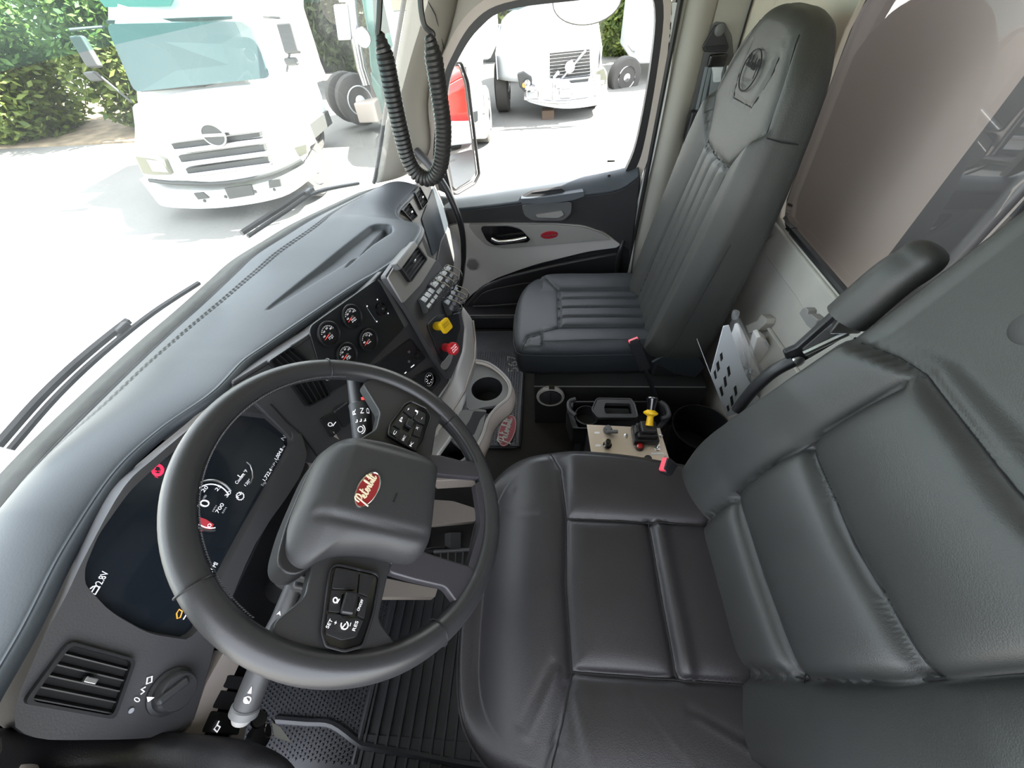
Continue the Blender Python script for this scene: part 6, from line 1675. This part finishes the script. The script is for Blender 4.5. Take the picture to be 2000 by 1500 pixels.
hood = [X(1020, 144, X1 + .35), X(1060, 150, X1 + .06), X(1070, 100, X1 + .10), X(1073, 92, X1 + .2), X(1154, 86, X1 + .2), X(1156, 95, X1 + .12), X(1158, 147, X1 + .06), X(1188, 142, X1 + .35), X(1190, 80, X1 + .9), X(1018, 90, X1 + .9)]
vtop = [V((X1 + .25, .95, -.05)), V((X1 + .25, -1.15, -.05))]
def hd2(u, v):   # lofted bonnet: u across, v nose -> cowl
    y = 1.12 - 2.35 * u; e = abs(2 * u - 1)
    x = X1 + .12 + .45 * e ** 3 + 1.9 * v
    z = -.02 + .38 * v ** .8 - .28 * e ** 4
    return (x, y - .05, z)
surf('hood', hd2, 16, 8, WPAINT2, vt, solid=.03)
surf('nose_panel', lambda u, v: (X1 + .10 + .45 * abs(2 * u - 1) ** 3 - .1 * (1 - v) * .3, 1.07 - 2.35 * u, -.75 + (.73 - .28 * abs(2 * u - 1) ** 4) * v), 16, 6, WPAINT2, vt, solid=.03)
for s, y in ((1, 1.10), (-1, -1.30)):
    mk('hood_side', [(X1 + .5, y, -.30), (X1 + 2.05, y, .05), (X1 + 2.05, y, -.62), (X1 + 1.55, y, -.55), (X1 + 1.0, y, -.42), (X1 + .6, y, -.6), (X1 + .5, y, -.75)], [(0, 1, 2, 3, 4, 5, 6)], WPAINT2, vt, solid=.03)
gq = [X(1073, 103, X1 + .0), X(1152, 95, X1 + .0), X(1153, 157, X1 - .0), X(1075, 166, X1 - .0)]
prism('grille_mesh', gq, (.12, 0, 0), GREYX, vt, label='dark rectangular mesh grille')
tube('grille_surround', gq, .02, CHROMEX, vt, closed=True, n=6, smooth=False)
for k in range(9):
    t = (k + .7) / 9.6
    tube('grille_louvre', [gq[0].lerp(gq[3], t) + V((-.02, 0, 0)), gq[1].lerp(gq[2], t) + V((-.02, 0, 0))], .010, CHROMEX, vt, n=6)
tube('grille_diagonal', [X(1145, 98, X1 - .06), X(1088, 164, X1 - .06)], .028, CHROMEX, vt, n=6)
ec = X(1113, 130, X1 - .09)
lathe('emblem_ring', [(.09, 0), (.11, -.02), (.11, -.04), (.08, -.04)], ec, (1, 0, 0), CHROMEX, vt, n=20)
for s in (0, 1):
    q = ((1010, 145), (1022, 140), (1038, 150), (1052, 178), (1025, 181), (1015, 170)) if s == 0 else ((1163, 140), (1180, 132), (1186, 150), (1184, 165), (1166, 170))
    prism('headlamp', [X(a, b, X1 + (.05 if s == 0 else .1)) for a, b in q], (.2, 0, 0), GREYX if s == 0 else LENS, vt, bevel=.02)
    if s == 0:
        for a, b in ((1030, 162), (1040, 172)): lathe('lamp_bowl', [(.001, -.02), (.07, -.03), (.08, 0)], X(a, b, X1 + .03), (1, 0, 0), CHROMEX, vt, n=14)
        lathe('indicator', [(.001, -.02), (.05, -.02), (.05, 0)], X(1024, 166, X1 + .03), (1, 0, 0), AMBX, vt, n=12)
# bull bar
for L in (((1081, 195), (1083, 150), (1092, 140)), ((1163, 186), (1160, 148), (1156, 138))):
    tube('bull_bar_post', [X(a, b, X1 - .35) for a, b in L], .035, CHROMEX, vt, n=8)
for L in (((1024, 192), (1090, 200), (1165, 190), (1188, 180)), ((1026, 172), (1085, 176), (1100, 176)), ((1086, 170), (1120, 166), (1180, 160))):
    tube('bull_bar_rail', crom([X(a, b, X1 - .38) for a, b in L], 4), .035, CHROMEX, vt, n=8)
for cx, cy in ((1105, 182), (1149, 176), (1040, 184)):
    tube('bull_bar_loop', rounded([X(cx - 12, cy - 9, X1 - .4), X(cx + 12, cy - 10, X1 - .4), X(cx + 12, cy + 8, X1 - .4), X(cx - 12, cy + 9, X1 - .4)], .3, 3), .022, CHROMEX, vt, closed=True, n=6)
prism('air_intake', [X(a, b, X1 + .45) for a, b in ((1004, 70), (1010, 82), (1022, 88), (1033, 104), (1041, 134), (1032, 126), (1022, 100), (1006, 90))], (.1, 0, 0), GREYX, vt)
box('cab', (X1 + 3.2, -.25, .35), (2.4, 2.0, 1.7), WPAINT2, vt, bevel=.1)
prism('windscreen', [V((X1 + 1.98, .95, .30)), V((X1 + 2.3, .9, 1.0)), V((X1 + 2.3, -1.1, 1.0)), V((X1 + 1.98, -1.15, .30))], (.05, 0, 0), TGLS, vt, label='dark blue windscreen')
tmirror(vt, V((X1 + 2.1, 1.35, .95)), V((X1 + 2.1, 1.35, .35)), .26, [(V((X1 + 2.2, .95, .9)), V((X1 + 2.1, 1.3, .9))), (V((X1 + 2.2, .95, .45)), V((X1 + 2.1, 1.3, .45)))])
box('chassis', (X1 + 3, -.1, -.95), (5, .9, .3), GREYX, vt)
wheel(vt, (X1 + 1.0, 1.02, GZ + .5), .5, .32)
wheel(vt, (X1 + 1.0, -1.22, GZ + .5), .5, .32)
wheel(vt, (X1 + 4.5, 1.0, GZ + .5), .5, .5)
box('oil_pan', X(1070, 222, X1 + .2), (.3, .3, .2), BARK, vt, bevel=.02)

# ---- next white truck nose, half hidden behind the mirror
X2 = 8.0
nt2 = thing('day_cab_truck', 'white truck nose with chrome louvres half hidden behind the door mirror', 'truck', (9.8, 1.95, GZ))
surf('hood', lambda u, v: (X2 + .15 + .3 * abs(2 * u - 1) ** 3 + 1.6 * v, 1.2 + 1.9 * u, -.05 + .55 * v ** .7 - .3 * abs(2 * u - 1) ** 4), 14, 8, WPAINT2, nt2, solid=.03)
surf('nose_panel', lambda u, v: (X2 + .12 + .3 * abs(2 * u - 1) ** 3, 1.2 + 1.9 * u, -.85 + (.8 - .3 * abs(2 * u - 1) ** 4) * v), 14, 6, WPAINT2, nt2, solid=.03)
for k in range(6):
    box('grille_louvre', (X2 + .05, 1.95, -.15 - .11 * k), (.06, 1.0, .05), CHROMEX, nt2, bevel=.01)
prism('grille_back', [(X2 + .1, 1.4, -.05), (X2 + .1, 2.5, -.05), (X2 + .1, 2.5, -.8), (X2 + .1, 1.4, -.8)], (.02, 0, 0), GREYX, nt2)
box('bumper', (X2 + .1, 2.15, -1.0), (.4, 2.1, .34), WPAINT2, nt2, bevel=.06)
prism('tow_hook_plate', [X(a, b, X2 - .13) for a, b in ((923, 219), (933, 216), (934, 236), (928, 240), (922, 234))], (.03, 0, 0), GREYX, nt2, bevel=.01)
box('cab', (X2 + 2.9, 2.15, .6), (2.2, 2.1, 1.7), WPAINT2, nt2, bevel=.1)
prism('windscreen', [V((X2 + 1.77, 1.3, .6)), V((X2 + 1.77, 1.3, 1.2)), V((X2 + 1.77, 3.0, 1.2)), V((X2 + 1.77, 3.0, .6))], (.05, 0, 0), TGLS, nt2)
wheel(nt2, (X2 + .9, 1.3, GZ + .5), .5, .3); wheel(nt2, (X2 + .9, 3.0, GZ + .5), .5, .3)
box('chassis', (X2 + 2.2, 2.15, -.95), (3.4, .9, .3), GREYX, nt2)

# ---- white bus / van at far right of the side window
bt = thing('parked_bus', 'white bus with silver hub at the right edge of the side window', 'bus', (14, -2.6, GZ))
X3 = 13.0
box('body', (X3 + 1.6, -3.5, -.1), (3.0, 2.0, 1.9), WPAINT2, bt, bevel=.1)
box('front_body', (X3 + .6, -2.85, -.35), (.9, .9, .9), WPAINT2, bt, bevel=.1)
wheel(bt, X(1219, 150, X3) + V((0, 0, 0)), .45, .3, ax=(.9, .35, 0))
box('roof_rack', (X3 + 1.6, -3.3, .95), (2.6, 1.6, .1), SIL, bt, bevel=.02)

# ---- teal truck with chrome stack behind the coiled cord
X4 = 10.2
tt = thing('teal_truck', 'teal green truck cab with chrome exhaust stack and spot lamp', 'truck', (11, 4, GZ))
prism('cab', [X(a, b, X4) for a, b in ((700, -30), (716, 60), (722, 130), (735, 170), (742, 200), (772, 215), (772, -60), (700, -60))], (2.2, 0, 0), TEAL, tt, bevel=.05)
prism('door_glass', [X(a, b, X4 - .02) for a, b in ((728, 0), (732, 70), (768, 62), (768, -15))], (.05, 0, 0), TGLS, tt)
prism('fender', [X(a, b, X4 - .1) for a, b in ((722, 140), (745, 170), (752, 215), (742, 250), (738, 200), (724, 165))], (.8, 0, 0), TEAL, tt, bevel=.05)
tube('exhaust_stack', [X(683, -20, X4 - .3), X(692, 60, X4 - .3), X(705, 130, X4 - .3), X(716, 165, X4 - .3)], .11, CHROMEX, tt, n=14)
tmirror(tt, X(665, 8, X4 - .4), X(674, 78, X4 - .4), .28, [(X(662, 2, X4 - .4), X(690, 2, X4 - .3))], m=WPAINT2)
lathe('spot_lamp', [(.16, 0), (.17, .05), (.12, .14), (.01, .2)], X(708, 74, X4 - .45), (1, 0, 0), CHROMEX, tt, n=20)
wheel(tt, X(680, 190, X4 + .3), .5, .3, rimm=WPAINT2, ax=(.8, .6, 0))
wheel(tt, X(700, 195, X4 - .1), .5, .3, rimm=WPAINT2, ax=(.8, .6, 0))
box('step_box', X(722, 215, X4 - .2), (.5, .5, .4), BEI, tt, bevel=.03)

# ---- red truck on our side of the yard, seen only in the door mirror
X5, Y5 = 2.35, -6.2
rt = thing('red_truck', 'red truck seen in the passenger door mirror', 'truck', (X5, Y5, GZ))
box('bumper', (X5, Y5 + .1, -.95), (2.4, .3, .35), WPAINT2, rt, bevel=.05)
surf('hood', lambda u, v: (X5 - 1.05 + 2.1 * u, Y5 + .1 - .2 * abs(2 * u - 1) ** 3 - 1.6 * v, -.1 + .35 * v - .25 * abs(2 * u - 1) ** 4), 12, 6, REDX, rt, solid=.03)
surf('nose_panel', lambda u, v: (X5 - 1.05 + 2.1 * u, Y5 + .12 - .2 * abs(2 * u - 1) ** 3, -.8 + (.7 - .25 * abs(2 * u - 1) ** 4) * v), 12, 4, REDX, rt, solid=.03)
box('grille', (X5, Y5 + .16, -.52), (.7, .05, .34), CHROMEX, rt, bevel=.02)
for k in range(4): box('grille_bar', (X5, Y5 + .2, -.40 - .08 * k), (.66, .02, .03), GREYX, rt)
box('cab', (X5, Y5 - 2.5, .4), (2.1, 1.9, 1.6), REDX, rt, bevel=.1)
prism('windscreen', [V((X5 - .9, Y5 - 1.53, .35)), V((X5 + .9, Y5 - 1.53, .35)), V((X5 + .85, Y5 - 1.56, 1.0)), V((X5 - .85, Y5 - 1.56, 1.0))], (0, .03, 0), TGLS, rt)
for s in (-1, 1): wheel(rt, (X5 + s * .95, Y5 - .9, GZ + .5), .5, .3, ax=(1, 0, 0))

# ---- body of our own truck behind the cab (seen through the back window)
ob = thing('truck_body', 'pinkish grey body panel standing close behind the back window', 'truck body', (.3, -1.25, GZ))
tb = crom([(.37, -1.10, 0), (.40, -1.03, 0), (.50, -.985, 0), (.8, -.97, 0), (1.12, -.99, 0)], 6)
surf('side_panel', lambda u, v: (lambda p: (p.x, p.y, -.9 + 2.8 * v))(tb[min(int(u * (len(tb) - 1) + .5), len(tb) - 1)]), 18, 2, TANK, ob, solid=.03)
surf('grey_panel', lambda u, v: (.20 + .20 * u, -1.12 + .05 * u ** 2, -.9 + 2.8 * v), 8, 2, BODYM, ob, solid=.03)
box('dark_front_wall', (-.54, -1.16, .5), (1.5, .06, 2.8), BODYD, ob, bevel=.01)
box('frame_rail', (0, -2.2, -.8), (.9, 3, .3), BLK, ob)
box('sun_block_wall', (0, -1.72, .9), (2.4, .06, 2.4), BODYM, ob, bevel=.01)  # unseen tall wall, added to block sun from behind the cab

# ---- our own door mirror (passenger side)
XM = 1.26
pm = thing('door_mirror', 'tall two pane passenger door mirror outside the side window', 'mirror', X(900, 260, XM))
nM = V((-.62, -.78, 0.0)).normalized()
mo = X(900, 260, XM)
def MP(a, b, o=0.0): return on(a, b, (mo, nM), o)
hs = rounded([MP(846, 128), MP(898, 122), MP(912, 160), MP(934, 340), MP(926, 356), MP(890, 376), MP(868, 360), MP(850, 250)], .2, 4)
prism('housing', hs, -nM * .09, GRY, pm, bevel=.012)
MIRR = mat('mirror_silver', (.92, .93, .93), .01, metal=1)
u_ = rounded([MP(850, 134, .004), MP(896, 129, .004), MP(906, 162, .004), MP(922, 284, .004), MP(868, 300, .004), MP(856, 240, .004)], .12, 4)
prism('flat_glass', u_, -nM * .003, MIRR, pm)
l_ = rounded([MP(869, 306, .004), MP(923, 291, .004), MP(929, 336, .004), MP(920, 350, .004), MP(890, 369, .004), MP(876, 358, .004)], .15, 4)
prism('convex_glass', l_, -nM * .003, MIRR, pm)
fr = rounded([MP(846, 126, .006), MP(900, 120, .006), MP(914, 160, .006), MP(936, 340, .006), MP(927, 358, .006), MP(890, 380, .006), MP(866, 362, .006), MP(848, 250, .006)], .2, 4)
tube('rim', fr, .0075, BLK, pm, closed=True, n=8)
tube('mirror_arm', [MP(856, 170, -.05), at(850, 160, 'x', .965)], .014, BLK, pm, n=8)
tube('mirror_arm', [MP(872, 345, -.05), at(856, 362, 'x', .965)], .014, BLK, pm, n=8)
text('warning_script', 'ALIGN', MP(878, 318, .006), MP(892, 314, .006), nM, .012, GREYX, pm)

# hood mirror on the fender at the top of the side window
hm = thing('convex_mirror', 'round white backed convex mirror at the top of the side window', 'mirror', X(1145, 15, 1.9))
hc = X(1146, 2, 1.9)
u0, b0, n0 = frame((-.5, .1, -.1))
mk('shell', *gridvf(lambda u, v: hc + V((0, 1, 0)) * (math.cos(u * 2 * PI) * .165 * math.sin(v * PI / 2)) + V((0, 0, 1)) * (math.sin(u * 2 * PI) * .085 * math.sin(v * PI / 2)) + V((-.05, 0, 0)) * math.cos(v * PI / 2), 28, 8, True), WPAINT, hm, smooth=2)
tube('rim', [hc + V((0, math.cos(t) * .165, math.sin(t) * .085)) for t in [2 * PI * k / 32 for k in range(32)]], .005, GREYX, hm, closed=True, n=6)
tube('arm', [hc, hc + V((-.5, 0, .35))], .01, CHR, hm, n=8)

# windscreen wipers on the outside of the glass
for lab, L in (('wiper arm lying on the near half of the windscreen base', ((20, 878), (110, 775), (200, 690), (300, 610), (388, 553))), ('wiper arm lying on the far half of the windscreen base', ((484, 462), (560, 412), (620, 375), (700, 358)))):
    wp = thing('windscreen_wiper', lab, 'wiper', at(*L[0], 'y', .95), group=None)
    P = []
    for k, (a, b) in enumerate(L):
        r = ray(a, b); best = None
        # stand 3 cm outside the glass: march the ray to the windscreen sheet
        for s in range(200, 1400):
            p = CAM + r * (s * .001 / F * 1.6)
            i = min(range(n_), key=lambda q: abs(WSs[q].x - p.x)); wpt = WSs[i]
            t = max(0, min(1.0, (p.z - wpt.z) / (1.56 - wpt.z))); yg = wpt.y - .50 * t
            if p.y > yg + .035: best = p; break
        P.append(best if best else at(a, b, 'y', .95))
    P = crom(P, 6)
    tube('blade', P, .006, BLK, wp, n=6)
    tube('arm', [p + V((0, .012, .010)) for p in P[:int(len(P) * .7)]], .008, BLK, wp, n=6)
    box('clamp', P[int(len(P) * .6)] + V((0, .008, .006)), (.03, .02, .02), BLK, wp, bevel=.004)
# cowl below the glass
cw = MB(); A = [p + V((0, .010, .0)) for p in WSs]; Bc = [p + V((0, .085, -.015)) for p in WSs]
n = len(A); cw.add((A + Bc, [(i, i + 1, n + i + 1, n + i) for i in range(n - 1)]))
tag(cw.build('cowl_panel', COWLM, None, smooth=True, solid=.02), 'dark cowl panel outside below the windscreen', 'cowl')
hoodm = surf('engine_hood', lambda u, v: (-.60 + 1.1 * u, 1.0 + 1.6 * v, .60 - .08 * v - .12 * abs(2 * u - 1) ** 3), 16, 8, WPAINT, solid=.03)
tag(hoodm, 'white hood of our own truck beyond the windscreen', 'hood')

# ---- vegetation
def bush(label, c, r, n, m, leaf=.10, group='shrubs along the yard edge', name='leafy_shrub'):
    c = V(c); b = thing(name, label, 'shrub', (c.x, c.y, GZ), group=group)
    vs = []; fs = []
    for i in range(n):
        a = random.random() * 2 * PI; zz = random.random(); rr = (random.random() ** .35)
        ph = math.acos(2 * zz - 1)
        d = V((math.sin(ph) * math.cos(a) * r[0], math.sin(ph) * math.sin(a) * r[1], math.cos(ph) * r[2])) * rr
        lump = .86 + .14 * math.sin(5 * a + i % 3) * math.sin(4 * ph)
        p = c + d * lump
        if p.z < GZ: p.z = GZ + random.random() * .3
        ax = V((random.gauss(0, 1), random.gauss(0, 1), random.gauss(0, 1))).normalized(); bx = ax.orthogonal().normalized(); s = leaf * (.6 + .8 * random.random())
        k = len(vs); vs += [p - ax * s, p + bx * s * .45, p + ax * s, p - bx * s * .45]; fs.append((k, k + 1, k + 2, k + 3))
    mk('foliage', vs, fs, m, b, kind='stuff')
    st_ = MB()
    for k in range(5):
        a = 2 * PI * k / 5
        st_.add(tubevf([V((c.x, c.y, GZ)), c + V((math.cos(a) * r[0] * .3, math.sin(a) * r[1] * .3, 0)), c + V((math.cos(a) * r[0] * .6, math.sin(a) * r[1] * .6, r[2] * .5))], .05, 6))
    st_.build('branches', BARK, b, smooth=True)
    return b
bush('bright green leafy tree at the left edge behind the yard', (10.8, 18.2, .3), (2.0, 2.0, 2.6), 18000, LEAF)
bush('green leafy shrub between the left edge and the white truck', (11.2, 14.4, .2), (2.0, 1.9, 2.5), 18000, LEAF)
bush('green leafy shrub just left of the white truck cab', (11.8, 10.9, .3), (1.8, 1.7, 2.6), 16000, LEAF)
bush('dark olive tree above and right of the white truck cab', (16.8, 9.6, 1.2), (1.9, 1.9, 3.4), 18000, LEAF2, .13)
bush('olive tree between the white truck and the teal truck', (15.2, 5.9, .9), (1.6, 1.9, 2.8), 16000, LEAF2, .12)
bush('green hedge beyond the long nosed truck', (19.5, 2.0, .6), (1.6, 3.0, 2.6), 18000, LEAF, .12)
bush('sunlit green shrub behind the bus wheel', (17.6, -3.0, -.2), (1.2, 1.6, 1.9), 14000, LEAF, .10)
fb = bush('yellow flowering shrub above the bus', (21.5, -4.6, 1.6), (1.2, 2.2, 1.6), 7000, LEAF, .12)
vs = []; fs = []
for i in range(1200):
    a = random.random() * 2 * PI; ph = math.acos(2 * random.random() - 1)
    p = V((21.5, -4.4, 1.4)) + V((math.sin(ph) * math.cos(a) * 1.6, math.sin(ph) * math.sin(a) * 2.7, math.cos(ph) * 2.0)); s = .12
    k = len(vs); vs += [p + V((0, s, 0)), p + V((0, 0, s)), p + V((0, -s, 0)), p + V((0, 0, -s))]; fs.append((k, k + 1, k + 2, k + 3))
mk('flowers', vs, fs, FLW, fb, kind='stuff')
mk('trim_9', *boxvf((17.6, 9, -1.0), (.3, 16, 1.0)), GREYX, kind='structure', label='low dark wall behind the trucks')
mk('trim_8', *boxvf((12.5, 14.5, GZ + .02), (5.0, 9, .04)), SOIL, kind='structure', label='strip of dry leaf litter under the shrubs')
